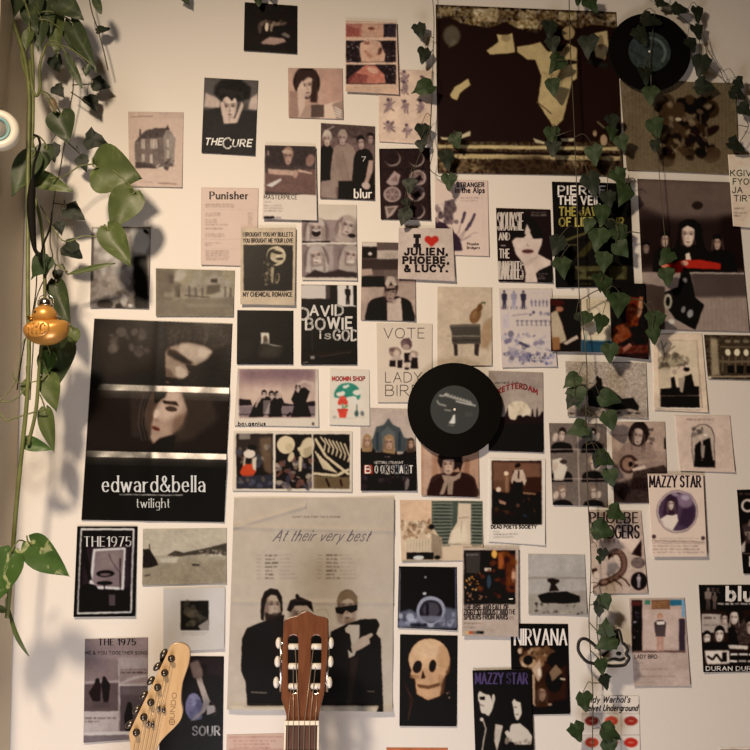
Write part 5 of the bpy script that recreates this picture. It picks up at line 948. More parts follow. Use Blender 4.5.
def art(a):
    a.poly('171214', '32,50 298,50 288,447 15,450', 1); a.poly('dcd0c6', '46,58 284,58 272,432 30,438', 1); a.poly('1d1719', '52,66 276,66 264,424 36,428', 1); a.poly('3d3335', '60,130 270,120 268,330 45,320', 20, .8); a.poly('d0c4bd', '102,150 245,142 238,330 100,325 85,300', 4); a.poly('7b6a6a', '112,160 236,152 228,318 112,314 98,290', 3); a.poly('85736f', '130,170 220,165 210,220 130,240', 14, .7)
    a.ell('1b1516', 155, 258, 40, 15, 0, 2); a.ell('6b5b5b', 155, 262, 24, 7, 0, 2); a.ell('1b1516', 152, 300, 36, 9, 0, 2); a.line('1b1516', '170,170 185,205 215,250', 3, 1, .7); a.line('1b1516', '220,190 222,330', 4, 1); a.line('1b1516', '150,300 154,420', 5, 1); a.ell('171213', 85, 345, 44, 42, 0, 4); a.rect('171213', 40, 330, 110, 428, 6); a.poly('171213', '110,350 265,325 264,424 110,426', 8, .9); a.rect('6a5c5c', 170, 350, 200, 400, 4, .7); a.line('120d0f', '60,150 90,290', 14, 6); a.ell('d8ccc4', 90, 290, 4, 4)
    a.text('d8ccc2', 'THE1975', 62, 138, 42, 206, wt=.15, thin=.25)
poster('framed_print', 'print', 'black-bordered picture of a drum kit before a glowing square', Z, '32,50 298,50 288,447 15,450', '171214', art, lift=(1.5, 4), finish='satin', warp=.03, panels=[('photograph', .075, .04, .925, .945)])
def art(a):
    a.rect('b9a993', 318, 58, 692, 185, 4); a.poly('a3947f', '320,180 692,170 692,305 320,305', 6); a.poly('8b7d6a', '320,230 480,200 692,200 692,305 320,305', 20, .8); a.poly('2f2925', '320,150 350,148 375,190 390,220 345,232 320,232', 4); a.line('2f2925', '349,128 351,152', 4, 1); a.poly('4b433b', '428,180 465,155 500,165 600,145 692,122 692,178 600,170 480,182', 3); a.blobs(['c9bba8', '75695c', '9d8f7e'], 560, 155, 690, 178, 18, 4, 9, 2, .8); a.poly('cbbda8', '395,190 480,185 470,210 400,212', 6, .7); a.poly('3b342f', '535,216 572,216 572,224 540,224', 2); a.poly('4b433b', '325,266 355,260 350,268 328,272', 2); a.noise(.015, 7)
poster('photo_print', 'print', 'sepia photo of a wide beach with headlands', Z, '322,62 692,58 690,302 318,310', 'aa9b85', art)
def art(a):
    a.poly('d3c7c0', '412,325 685,318 680,450 412,460', 40, .5); a.rect('2b2825', 487, 378, 612, 508, 1); a.blobs(['4b463f', '3a362f', '5b5348'], 500, 390, 605, 490, 16, 8, 24, 6, .7); a.poly('8b8078', '565,490 610,460 612,508 575,508', 4); a.rows('8b807c', 490, 516, 608, 2, 9, 4, .7, .1); a.ell('cdc2ba', 430, 328, 22, 5, 0, 3)
poster('album_sleeve', 'print', 'white sleeve with a small dark square picture above the electric guitar', Z, '412,325 685,318 680,592 412,605', 'cbbeb4', art, lift=(2, 4), panels=[('photograph', .28, .21, .735, .68)])
Z = (70, 620, 100)
def art(a):
    a.rect('8b7876', 100, 130, 600, 470, 4); a.poly('7b6a69', '105,290 370,290 370,450 105,455', 20, .8); a.text('2b2224', 'THE 1975', 214, 188, 46, 276, wt=.22, thin=.35, serif=.08); a.rows('6b5b5a', 235, 205, 470, 1, 8, 7, .5, .02); a.text('2f2626', 'ME & YOU TOGETHER SONG', 115, 258, 24, 464, wt=.17)
    a.poly('a3918e', '110,460 365,452 365,475 110,480', 6); a.poly('5d4f4f', '105,480 362,470 362,685 98,688', 8); a.poly('2f2727', '140,545 180,480 195,445 220,450 232,490 225,610 170,610', 4); a.poly('2b2323', '232,480 250,430 268,430 300,480 292,600 285,618 250,620 240,540', 4); a.ell('2b2323', 205, 452, 16, 18); a.ell('2b2323', 256, 436, 14, 16); a.rect('4b4040', 170, 615, 300, 660, 8, .5); a.line('cbbdb8', '365,290 372,750', 5, 1)
    a.poly('a3938f', '372,280 585,280 585,360 372,380', 14, .8); a.rows('4b3f3f', 378, 365, 575, 1, 10, 10, .6, .02); a.rows('3b3030', 378, 388, 575, 1, 10, 12, .8, .02); a.poly('b0a09b', '372,470 480,420 585,410 585,420 500,440 380,480', 8); a.line('d3c5bf', '368,488 580,488', 6, 1)
    a.poly('54494b', '375,495 600,490 600,840 372,840', 8); a.rect('6b5e60', 380, 500, 590, 560, 20, .7); a.poly('241d1e', '405,720 425,640 445,620 465,650 470,760 450,830 415,830', 5); a.ell('241d1e', 444, 636, 18, 22); a.poly('2b2323', '520,640 560,600 590,700 540,760', 10, .8)
    a.line('d3c5bf', '95,690 365,688', 5, 1); a.poly('b3a29d', '98,695 362,692 362,850 98,852', 4); a.rows('4b3f3e', 110, 728, 350, 1, 10, 14, .8, .02); a.rows('4b3f3e', 110, 755, 220, 1, 10, 11, .8, .02); a.poly('c9bab3', '95,842 600,830 590,865 100,865', 3); a.poly('75686a', '100,868 585,855 585,930 100,930', 5)
poster('music_print', 'print', 'grey-mauve sheet of small seaside photos behind the pale guitar headstock', Z, '112,145 585,130 578,885 101,922', '9b8985', art, lift=(.5, 3), panels=[('photograph', 0, .2, .54, .71), ('photograph', .555, .455, 1, .9), ('photograph', .555, .19, 1, .44)])
Z = (120, 620, 130)
def art(a):
    a.poly('453c3c', '395,215 600,210 600,340 420,300', 20, .6); a.ell('6b6780', 425, 500, 50, 80, 0, 4); a.blobs(['8d8ba0', '55526a', '7d7a90'], 395, 430, 460, 570, 16, 10, 24, 6, .7); a.poly('a8968d', '440,340 470,330 500,420 520,470 490,530 420,580 400,590 470,520 480,470', 4); a.poly('7d6b64', '400,250 450,230 480,300 470,360 420,330', 10, .8); a.poly('c0aea3', '500,490 545,490 550,530 500,550', 4); a.poly('2b2322', '470,250 500,260 515,400 490,380', 6); a.line('6b6058', '520,460 560,520 540,560', 6, 4, .7); a.line('4b4444', '330,700 480,680 560,640', 8, 6, .7); a.line('3b3535', '340,720 590,690', 6, 6, .6); a.text('cbbdb2', 'SOUR', 420, 664, 50, 154, wt=.2)
poster('album_print', 'print', 'black print of a crouched bare figure with white letters behind a headstock', Z, '230,205 600,210 590,860 225,860', '191314', art, finish='satin')
Z = (225, 490, 180)
def prof(s, t):
    return 1.2*np.sin(s*7+t*5)+1.0*np.sin(t*19-s*6)+.7*np.sin(s*17+1)*t+7*np.clip(t-.965, 0, 1)/.035*(.6+.4*np.sin(s*9))+2.2*np.exp(-((t-.135-.02*s)/.012)**2)+1.6*np.exp(-((t-.49)/.012)**2)+2.5*np.exp(-(((t-.07)+(s-.3)*.22)/.012)**2)*(s < .45)
def art(a):
    a.noise(.008, 24); a.text('75685e', 'ADMIT ONE FOR THE EVENING', 280, 116, 8, 200, wt=.14); a.text('75676a', 'At their very best', 200, 212, 46, 395, wt=.085, slant=.55, jitter=.4)
    for x in (130, 384):
        for k in range(7): y = 268+k*16; a.rows('8b7d70', x, y, x+22, 1, 8, 5, .6, .02); a.rows('5d5148', x+36, y, x+90+a.pr.uniform(-25, 10), 1, 8, 7, .85, .02); a.rows('8b7d70', x+95, y, x+175, 1, 8, 5, .55, .5)
    a.poly('211b18', '66,750 70,620 90,575 180,540 245,520 250,760 280,990 100,1000 85,800', 4); a.poly('302925', '180,540 240,520 240,700 200,760', 10, .7); a.poly('ab9684', '165,470 190,440 220,450 232,490 222,520 185,530 165,510', 3); a.face(198, 480, 76, 110, 'a8927f', '2b231f', 'bald', turn=1); a.poly('2b231f', '146,500 150,455 165,422 190,408 220,414 238,445 240,500 232,520 228,470 214,440 192,436 174,450 164,490 162,545 150,540', 4); a.poly('2b231f', '166,508 184,516 210,518 234,506 240,540 226,562 190,562 168,548', 6, .9)
    a.poly('211b18', '262,560 300,545 340,545 430,590 450,720 440,990 245,990 240,700', 4); a.face(312, 520, 90, 110, 'a58f7d', '2b231f', 'bald'); a.poly('2b231f', '258,500 270,460 310,445 360,465 368,510 340,480 290,482 272,510', 3); a.ell('2b231f', 300, 442, 8, 10, 0, 2); a.line('8b7d70', '380,500 420,495 435,530', 3, 2, .6)
    a.face(508, 492, 86, 128, 'a8917e', '6b5a4c', 'short'); a.poly('75624f', '465,460 480,425 520,418 550,440 552,480 535,455 490,450 470,480', 4); a.poly('15100f', '458,490 520,482 552,478 552,500 525,512 505,500 490,518 462,512', 2); a.poly('6b5748', '495,535 540,530 535,560 505,565', 6, .6)
    a.poly('1f1917', '440,590 500,560 560,540 630,535 644,560 630,600 648,620 655,800 660,1000 430,1000 430,700', 3); a.poly('b3a392', '500,575 515,560 560,560 560,610 540,690 515,700', 3); a.poly('1f1917', '500,590 520,600 530,680 505,660', 3); a.poly('ad9784', '522,650 570,610 612,595 618,605 600,620 605,640 560,665 535,675', 3); a.poly('4b4039', '520,700 560,690 550,760 530,900 500,900', 10, .5)
    a.poly('2b2421', '85,960 380,985 660,960 660,985 85,1005', 6, .7); a.rows('8b7d70', 250, 905, 330, 1, 8, 6, .5); a.rows('6b5f56', 560, 905, 620, 1, 8, 6, .5)
    a.z(180, 550, 200); a.poly('241e1b', '230,370 560,330 745,400 740,580 240,583', 3, .0); a.line('aba090', '265,532 325,535', 5, 3, .6); a.line('8b8074', '700,530 730,530', 4, 3, .6); a.poly('c8b6a2', '185,584 745,584 735,614 230,618 200,600', 4); a.line('9c8c7b', '240,587 740,586', 5, 4, .7)
poster('tour_poster', 'poster', 'large creased pale poster with three suited bearded men and slanting script', Z, '38,35 705,32 698,925 8,915', 'bba895', art, grain=.004, lift=(2.2, 3.5), profile=prof, wave=.2)
Z = (180, 550, 200)
def art(a): a.line('a5685a', '185,702 386,700', 3, 1, .7); a.rows('a5685a', 200, 712, 380, 3, 13, 6, .5); a.line('a5685a', '185,748 386,746', 3, 1, .6)
poster('letter_sheet', 'print', 'pink ruled sheet half hidden by the acoustic guitar neck', Z, '175,693 420,687 420,850 172,850', 'd0ac99', art)
Z = (380, 600, 150)
poster('paper_strip', 'print', 'orange-brown paper edge peeking up at the bottom near the skull', Z, '32,738 338,740 340,900 30,900', 'b06a4a', lambda a: a.rect('9b5a40', 100, 742, 160, 752, 3, .7))
# ------------------------------------------------------------------ records
def record(label, cx, cy, r, dep, lab, art, text, name='vinyl_record'):
    """a small vinyl disc flat against the posters: grooved disc, printed label, spindle hole"""
    c = at(cx, cy, dep); R = r*pxm(cy, dep); k = R/.0875
    o = empty(name, c, label, 'record', 'records on the wall')
    t = .0016
    prof = [(.0037*k, 0), (.0455*k, 0)]
    g = .047
    while g < .085: prof += [(g*k, .0), ((g+.0006)*k, -.00016)]; g += .0014
    prof += [(.0862*k, .0001), (R, -.0005), (R, -t), (.0037*k, -t)]
    MB().lathe([(a, b) for a, b in prof], c, (0, -1, 0), 96).build('disc', M['vinyl'], o)
    # printed label with its own ink
    n = 44; rl = .0448*k; L = light_at(cx, cy); v, cols, f = [], [], []
    s = pxm(cy, dep); A = Art((cx-r*.6, cy-r*.6, cx+r*.6, cy+r*.6), lab, (cx-30, cy-30, 60), 7); art(A, 12.5)
    rr, tt = np.meshgrid(np.linspace(.0036*k, rl, n), np.linspace(0, 2*math.pi, 97)[:-1], indexing='ij'); rr, tt = rr.ravel(), tt.ravel()
    V = np.stack([c.x+rr*np.cos(tt), np.full(rr.shape, c.y-.0004), c.z+rr*np.sin(tt)], -1)
    cols = np.clip(lin(A.sample(cx+rr*np.cos(tt)/s, cy-rr*np.sin(tt)/s))/L-.006, .003, .9)
    idx = np.arange(n*96).reshape(n, 96); Fq = np.stack([idx[:-1], np.roll(idx[:-1], -1, 1), np.roll(idx[1:], -1, 1), idx[1:]], -1).reshape(-1, 4)
    lb = fast_mesh('label', V, Fq[:, ::-1], cols, M['label'], o)
    MB().ball(c+Vector((0, -.0012, 0)), (.0028*k, .002, .0028*k), n=16, k=8).build('pin', M['pearl'], o)
def art(a, s):
    a.z(395, 340, 120); a.line('c9bca8', '275,345 300,350 330,335', 7, 2)
    for k in range(9): x = 310+k*19; y = 345+k*6; a.line('b5a995', [(x, y+6), (x+8, y-14), (x+12, y+8), (x+20, y-4)], 6, 2, .9)
    a.line('c4b8a5', '380,382 440,398 505,410', 8, 2); a.line('b5a995', '262,378 275,400 320,412', 7, 3); a.line('8f8575', '308,436 350,442', 8, 3); a.rows('6d675c', 440, 455, 495, 2, 14, 6, .7)
    a.poly('cfc4b2', '362,470 375,465 376,520 362,525 334,520 352,495', 3); a.line('8b8275', '330,532 370,536', 4, 2)
record('black vinyl record at the middle of the wall, dark grey label with white script', 454.7, 409.6, 47.3, .0135, '3b3833', art, '')
def art(a, s):
    a.z(600, 0, 150); a.noise(.02, 12)
    for k in range(16): t = -1.9+k*.17; a.ell('4d5045', 250+76*math.cos(t), 262+76*math.sin(t), 9, 7, 0, 3, .7)
    a.ell('262a26', 200, 200, 30, 50, 30, 16, .6); a.rows('363830', 180, 300, 320, 3, 16, 7, .5)
record('black vinyl record overlapping the dark figure poster, dim green-grey label', 649.5, 51.8, 41.2, .013, '22251f', art, '')

# ------------------------------------------------------------------ leaves and vines
def unit(v): return v/np.linalg.norm(v)
def leaf(name, m, parent, base, tip, width, d0, d1=None, kind='heart', cup=.25, roll=0, droop=.1, edge=0):
    """base, tip, width in photo pixels; d0, d1 metres in front of the wall at base and tip"""
    d1 = d0 if d1 is None else d1
    B, Tp = np.array(at(*base, d0)), np.array(at(*tip, d1)); ax = Tp-B; l = np.linalg.norm(ax); ax = ax/l
    w = width*pxm(base[1], d0)/2
    out = np.array([0, -1., 0]); out = unit(out-ax*out.dot(ax)); side = np.cross(ax, out)
    r = math.radians(roll); out, side = out*math.cos(r)+side*math.sin(r), side*math.cos(r)-out*math.sin(r)
    if kind == 'heart':
        U = np.array([-.06, 0, .05, .12, .2, .3, .42, .55, .68, .8, .9, .96, 1.0]); Wd = np.array([.30, .62, .80, .92, .99, 1.0, .94, .80, .60, .38, .18, .07, .0])
    elif kind == 'blade':
        U = np.linspace(0, 1, 11); Wd = np.sin(np.pi*np.clip(U*.96+.02, 0, 1))**.7
    if kind in ('heart', 'blade'):
        S = np.linspace(-1, 1, 9); v, f = [], []
        for u, wd in zip(U, Wd):
            for s in S:
                notch = (.10*(1-abs(s))**2 if (kind == 'heart' and u <= 0) else 0)
                p = B+ax*l*(u+notch)+side*w*wd*s+out*(w*cup*wd*(abs(s)**1.4)-l*droop*(u-.5)**2*4*.25+w*.05*math.sin(u*9+s*3))
                v.append(p)
        n = len(S); f = [(i*n+j, i*n+j+1, (i+1)*n+j+1, (i+1)*n+j) for i in range(len(U)-1) for j in range(n-1)]
    else:   # ivy: five-pointed outline
        pr = [(0, .05), (-.30, -.04), (-.62, .04), (-.98, .20), (-.86, .36), (-.74, .50), (-.50, .64), (-.24, .84), (0, 1.0), (.24, .84), (.50, .64), (.74, .50), (.86, .36), (.98, .20), (.62, .04), (.30, -.04)]
        rr = random.Random(int(base[0]*31+base[1]*17)); v, f = [], []; K = len(pr); c = (0, .42)
        pr = [(a*(1+rr.uniform(-.12, .12)), b+rr.uniform(-.05, .05)) for a, b in pr]
        for q in (0, .5, 1):
            for a, b in pr:
                x, y = c[0]+(a-c[0])*q, c[1]+(b-c[1])*q
                v.append(B+ax*l*y+side*w*x+out*(w*cup*(abs(x)**1.3)-w*.25*q*q*(.6+.4*math.sin(a*7))-l*droop*(y-.4)**2))
                if q == 0: break
        v = v[:1]+v[1:]
        for i in range(K):
            f.append((0, 1+i, 1+(i+1) % K)); f.append((1+i, 1+K+i, 1+K+(i+1) % K, 1+(i+1) % K))
    return mesh_obj(name, v, f, m, parent)
def curve3(pts, d, k=6):
    """a smooth vine through photo pixels (x, y) or (x, y, depth)"""
    P = [tuple(at(p[0], p[1], p[2] if len(p) > 2 else d)) for p in pts]
    return [Vector(q) for q in smooth_path(P, k)]
def vine(label, cat, stems, leaves, name, d, r, sm, group, petr=.0009, pmax=.16):
    """stems: pixel paths; leaves: (kind, material, base, tip, width, depth, options)"""
    first = (stems[0]['p'] if isinstance(stems[0], dict) else stems[0])[0]; o = empty(name, at(first[0], first[1], d), label, cat, group)
    S = MB(); allp = []
    for st in stems:
        rad = r
        if isinstance(st, dict): rad = st['r']; st = st['p']
        P = curve3(st, d); S.tube(P, rad, 7); allp += P
    for kd, m, b, t, w, dp, *op in leaves:
        op = op[0] if op else {}
        op = dict(op); pet = op.pop('pet', True); d1 = op.pop('d1', None)
        leaf('leaf', M[m], o, b, t, w, dp, d1, kd, **op)
        if pet:
            B = at(b[0], b[1], dp); q = min(allp, key=lambda p: (p-B-Vector((0, 0, .018))).length)
            if (q-B).length < pmax and (q-B).length > .004:
                mid = (q+B)/2+Vector((0, -.006, .010)); S.tube([Vector(v) for v in smooth_path([tuple(q), tuple(mid), tuple(B), tuple(B+(at(t[0], t[1], dp)-B)*.12)], 4)], petr, 6)
    S.build('stem', sm, o)
    return o
# the real trailing plant at the side: thick jointed stems and heart-shaped leaves
H_, I_, BL = 'heart', 'ivy', 'blade'
PO, PD, PV, IV, IG = 'pothos', 'pothos_dark', 'pothos_var', 'ivy', 'ivy_green'
vine('trailing houseplant with broad heart-shaped leaves beside the side partition', 'plant',
     [dict(r=.0036, p=[(6, -12, 0.082), (12, 18, 0.088), (24, 55, 0.095), (29, 90, 0.102), (29, 130, 0.109), (28, 175, 0.116), (28, 235, 0.119), (28, 300, 0.122), (29, 350, 0.122), (27, 400, 0.122), (22, 450, 0.122), (17, 500, 0.122), (13, 548, 0.122), (9, 600, 0.122), (7, 618, 0.122)]),
      dict(r=.0030, p=[(30, -12, 0.075), (31, 30, 0.082), (33, 70, 0.095), (33, 120, 0.102), (32, 180, 0.109), (42, 230, 0.112), (45, 300, 0.109), (40, 360, 0.116), (36, 410, 0.119), (28, 445, 0.122)]),
      dict(r=.0026, p=[(20, -10, .1), (30, 20, 0.082), (22, 45, 0.088), (23, 65, 0.095), (30, 85, 0.102)]), dict(r=.0026, p=[(46, 45, 0.088), (40, 65, 0.088), (40, 88, 0.095), (36, 96, 0.102), (32, 85, 0.102), (30, 60, 0.095)]),
      dict(r=.0012, p=[(29, 235, 0.116), (38, 252, 0.116), (52, 262, 0.109), (68, 272, 0.102)]), dict(r=.0014, p=[(50, 178, 0.102), (64, 176, 0.088), (80, 166, 0.082), (94, 164, 0.075)]), dict(r=.0012, p=[(40, 205, 0.102), (62, 240, 0.088), (84, 236, 0.082), (104, 238, 0.075)]),
      dict(r=.0013, p=[(26, 388, 0.122), (14, 400, 0.129), (0, 402, 0.136)]), dict(r=.0014, p=[(45, 409, 0.122), (28, 414, 0.122), (15, 418, 0.129), (6, 420, 0.136), (-4, 408, 0.136)]), dict(r=.0012, p=[(13, 372, 0.129), (15, 380, 0.129), (24, 383, 0.122), (40, 380, 0.116), (48, 374, 0.109)]),
      dict(r=.0012, p=[(14, 554, 0.122), (20, 553, 0.122), (28, 543, 0.122)]), dict(r=.0008, p=[(30, 332, 0.122), (22, 345, 0.129), (18, 375, 0.129), (10, 390, 0.129), (-2, 403, 0.136)])],
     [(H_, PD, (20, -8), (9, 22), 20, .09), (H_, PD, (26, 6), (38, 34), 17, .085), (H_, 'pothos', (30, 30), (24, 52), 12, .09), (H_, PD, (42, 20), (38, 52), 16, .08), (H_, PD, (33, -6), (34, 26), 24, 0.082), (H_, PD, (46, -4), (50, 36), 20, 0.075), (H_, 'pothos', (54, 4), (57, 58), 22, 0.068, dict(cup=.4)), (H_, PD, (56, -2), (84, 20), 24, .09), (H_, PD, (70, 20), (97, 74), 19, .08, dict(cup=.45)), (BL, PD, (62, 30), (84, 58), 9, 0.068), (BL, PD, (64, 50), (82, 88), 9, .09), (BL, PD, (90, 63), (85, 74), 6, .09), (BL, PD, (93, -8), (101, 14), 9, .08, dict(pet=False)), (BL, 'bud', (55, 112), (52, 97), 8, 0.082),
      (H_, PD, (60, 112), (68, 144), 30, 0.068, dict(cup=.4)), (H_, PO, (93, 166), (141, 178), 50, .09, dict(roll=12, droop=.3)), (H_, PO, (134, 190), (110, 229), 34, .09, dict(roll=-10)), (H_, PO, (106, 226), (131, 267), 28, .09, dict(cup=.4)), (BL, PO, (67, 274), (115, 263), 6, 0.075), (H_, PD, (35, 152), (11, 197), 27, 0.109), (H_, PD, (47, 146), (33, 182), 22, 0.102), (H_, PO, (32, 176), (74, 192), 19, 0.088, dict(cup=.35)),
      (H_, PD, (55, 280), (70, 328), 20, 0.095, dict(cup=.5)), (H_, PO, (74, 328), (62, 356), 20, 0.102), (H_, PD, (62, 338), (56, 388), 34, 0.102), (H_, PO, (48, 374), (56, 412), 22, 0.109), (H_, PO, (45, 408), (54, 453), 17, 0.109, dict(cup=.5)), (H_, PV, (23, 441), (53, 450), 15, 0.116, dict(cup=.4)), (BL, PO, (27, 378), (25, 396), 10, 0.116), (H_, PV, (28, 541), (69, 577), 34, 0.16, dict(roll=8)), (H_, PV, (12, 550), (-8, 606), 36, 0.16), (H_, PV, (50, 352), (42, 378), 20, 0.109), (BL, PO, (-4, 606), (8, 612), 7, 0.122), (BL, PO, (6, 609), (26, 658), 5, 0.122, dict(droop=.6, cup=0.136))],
     'trailing_houseplant', 0.116, .003, M['stemg'], None, .0013)
def IVY(*pts):
    """x, y of the leaf's middle, size, direction of the tip in degrees (0 = down), depth, material"""
    out = []
    for x, y, s, a, dp, m in pts:
        t = math.radians(a); ux, uy = math.sin(t), math.cos(t)
        out.append((I_, m, (x-ux*s*.5, y-uy*s*.5), (x+ux*s*.5, y+uy*s*.5), s*.92, dp, dict(roll=(x*7 % 40)-20, cup=.18)))
    return out
vine('dark artificial ivy strand mixed into the trailing houseplant', 'ivy',
     [[(88, -8), (92, 12), (98, 30), (104, 52), (108, 70)], [(73, 62), (73, 90), (68, 115), (65, 140), (60, 170), (54, 200), (50, 240), (52, 262), (36, 300), (33, 350), (30, 400)], [(72, 85), (92, 84)], [(71, 92), (80, 98), (90, 104)], [(65, 140), (76, 150), (84, 158)], [(54, 203), (66, 205)]],
     IVY((103, 29, 15, 100, .03, IV), (56, 64, 19, 20, .04, IV), (101, 84, 19, 75, .03, IV), (92, 103, 19, 30, .03, IV), (59, 91, 16, 40, .04, IV), (96, 140, 24, 75, .05, IV), (83, 163, 18, 20, .04, IV), (53, 152, 20, 10, .06, IV), (75, 213, 24, 60, .05, IV), (60, 228, 15, 10, .05, IV), (73, 251, 25, 50, .06, IV), (39, 267, 30, -40, .12, IG), (86, 72, 9, 0, .04, IG), (58, 276, 13, 10, .08, IV)),
     'ivy_garland', .035, .0011, M['wire'], 'artificial ivy garlands', .0006, .038)
vine('short ivy strand hanging beside the edge of the large dark poster', 'ivy',
     [[(432, -8), (434, 20), (433, 60), (432, 100), (430, 130), (433, 150), (430, 168), (436, 175)], [(432, 100), (429, 130), (414, 170), (406, 205), (403, 215)], [(436, 175), (448, 178), (450, 160), (456, 142)], [(434, 38), (426, 34)], [(433, 50), (427, 54)]],
     IVY((420, 31, 18, 20, .022, IV), (424, 56, 18, -10, .022, IV), (422, 88, 25, -70, .025, IG), (424, 133, 20, 10, .022, IV), (421, 146, 14, 0, .022, IV), (410, 186, 17, 0, .024, IV), (404, 217, 18, -20, .024, IV), (456, 141, 17, 20, .024, IG), (447, 160, 21, 10, .024, IV), (449, 182, 18, 0, .026, IG), (407, 204, 12, 20, .024, IV)),
     'ivy_garland', .02, .0007, M['wire'], 'artificial ivy garlands', .0005, .035)
vine('long ivy strand falling the full height from above the figure poster to the red ovals', 'ivy',
     [[(569, -8), (570, 40), (573, 100), (575, 145), (577, 200), (579, 290), (584, 335), (587, 370), (586, 420), (588, 500), (591, 563), (589, 620), (591, 660), (593, 700), (592, 760)], [(598, 600), (597, 630), (601, 660), (603, 690)], [(601, 175), (618, 180), (632, 178), (636, 182)], [(620, 236), (630, 232), (640, 233)], [(586, 388), (572, 384)], [(587, 410), (600, 418), (608, 420)], [(590, 605), (602, 603)], [(589, 622), (598, 632)], [(590, 650), (600, 660)], [(592, 683), (604, 683)], [(570, 60), (556, 60)], [(573, 130), (556, 136)], [(580, 300), (600, 290), (612, 300), (640, 300), (655, 318)]],
     IVY((592, 4, 20, 40, .03, IG), (578, -1, 14, 0, .03, IG), (550, 30, 20, 0, .028, IV), (553, 45, 18, 10, .028, IV), (556, 64, 22, -30, .028, IG), (553, 87, 19, 10, .028, IG), (552, 136, 20, 0, .028, IG), (553, 149, 18, 0, .028, IV), (588, 46, 24, 0, .03, IV), (594, 155, 22, 10, .03, IG), (613, 122, 18, 20, .028, IV), (612, 134, 16, 0, .028, IG), (622, 143, 18, 20, .028, IG),
         (592, 184, 26, 20, .034, IV), (620, 178, 22, 30, .032, IG), (624, 195, 24, -20, .032, IG), (609, 200, 20, 10, .03, IV), (602, 215, 22, 0, .032, IG), (620, 236, 24, 20, .03, IG), (622, 250, 20, 40, .03, IG), (557, 246, 22, -20, .03, IV), (563, 268, 22, 10, .03, IG), (598, 240, 26, -10, .03, IG), (604, 262, 22, 0, .03, IG), (600, 282, 20, 10, .032, IG), (612, 226, 16, 30, .03, IV), (588, 225, 16, -20, .03, IG),
         (606, 288, 22, 20, .034, IG), (619, 305, 26, 0, .034, IG), (601, 324, 20, -10, .034, IG), (655, 322, 24, 0, .03, IG), (654, 336, 18, 10, .03, IG), (666, 258, 20, -40, .028, IG), (667, 277, 20, 10, .028, IG), (610, 353, 22, 0, .034, IG), (586, 319, 16, -30, .03, IG), (580, 318, 12, 40, .03, IV),
         (571, 381, 20, -50, .034, IG), (577, 398, 24, 10, .034, IG), (571, 402, 16, -30, .034, IV), (611, 399, 24, 70, .034, IG), (610, 421, 22, 20, .034, IG), (577, 429, 24, -70, .034, IG), (588, 436, 16, 30, .034, IV), (606, 459, 22, 60, .034, IG), (598, 461, 18, -20, .034, IV), (611, 478, 20, 10, .034, IG), (618, 514, 22, 60, .034, IG), (604, 531, 26, 70, .034, IG), (603, 555, 14, 0, .032, IV), (600, 560, 10, 10, .03, IG),
         (605, 603, 19, 20, .036, IG), (597, 607, 12, -20, .034, IV), (606, 627, 20, 180, .045, IG), (605, 643, 24, -60, .045, IG), (602, 667, 18, 10, .045, IG), (606, 683, 17, 15, .04, IV), (585, 703, 22, 10, .036, IG), (578, 733, 22, 20, .036, IG), (612, 734, 24, 60, .036, IG), (610, 748, 20, 20, .036, IG), (599, 612, 12, 0, .036, IV)),
     'ivy_garland', .03, .0009, M['wire'], 'artificial ivy garlands', .0006, .038)
vine('ivy strand draped around the upper record and down the frame edge', 'ivy',
     [[(640, -8), (662, 3), (680, 10), (698, 22), (708, 50), (718, 66), (724, 80), (732, 98), (745, 118), (748, 128), (738, 145)], [(698, 30), (704, 60), (722, 78)], [(655, 12), (652, 40), (650, 70), (655, 120), (658, 160), (666, 250)], [(665, 4), (690, 24)], [(738, 125), (748, 127)]],
     IVY((663, 3, 16, 80, .02, IV), (681, 9, 20, 85, .022, IV), (698, 14, 18, 10, .022, IV), (698, 32, 18, 20, .022, IV), (692, 45, 18, 30, .022, IV), (701, 66, 24, -10, .024, IV), (706, 86, 22, 80, .02, IV), (739, 94, 20, 60, .022, IV), (746, 110, 18, 50, .022, IV), (738, 146, 22, 60, .022, IV), (652, 20, 24, 80, .024, IV), (642, 36, 22, 30, .024, IV), (646, 76, 20, 10, .024, IV), (651, 95, 20, 0, .024, IG), (656, 128, 22, 20, .024, IG), (740, 83, 14, 40, .022, IV), (655, 146, 14, 0, .024, IV)),
     'ivy_garland', .018, .0007, M['wire'], 'artificial ivy garlands', .0005, .035)
vine('ivy tips peeking in along the top edge above the small square dark print', 'ivy', [[(240, -14), (258, -8), (290, -12)]], IVY((258, -1, 16, 10, .02, IG), (270, -6, 14, 20, .02, IG)), 'ivy_garland', .018, .0007, M['wire'], 'artificial ivy garlands', .0005, .035)
vine('single ivy tip peeking in at the top edge above the grey singer poster', 'ivy', [[(170, -14), (186, -8), (200, -12)]], IVY((186, -1, 13, 30, .02, IG),), 'ivy_garland', .018, .0007, M['wire'], 'artificial ivy garlands', .0005, .035)
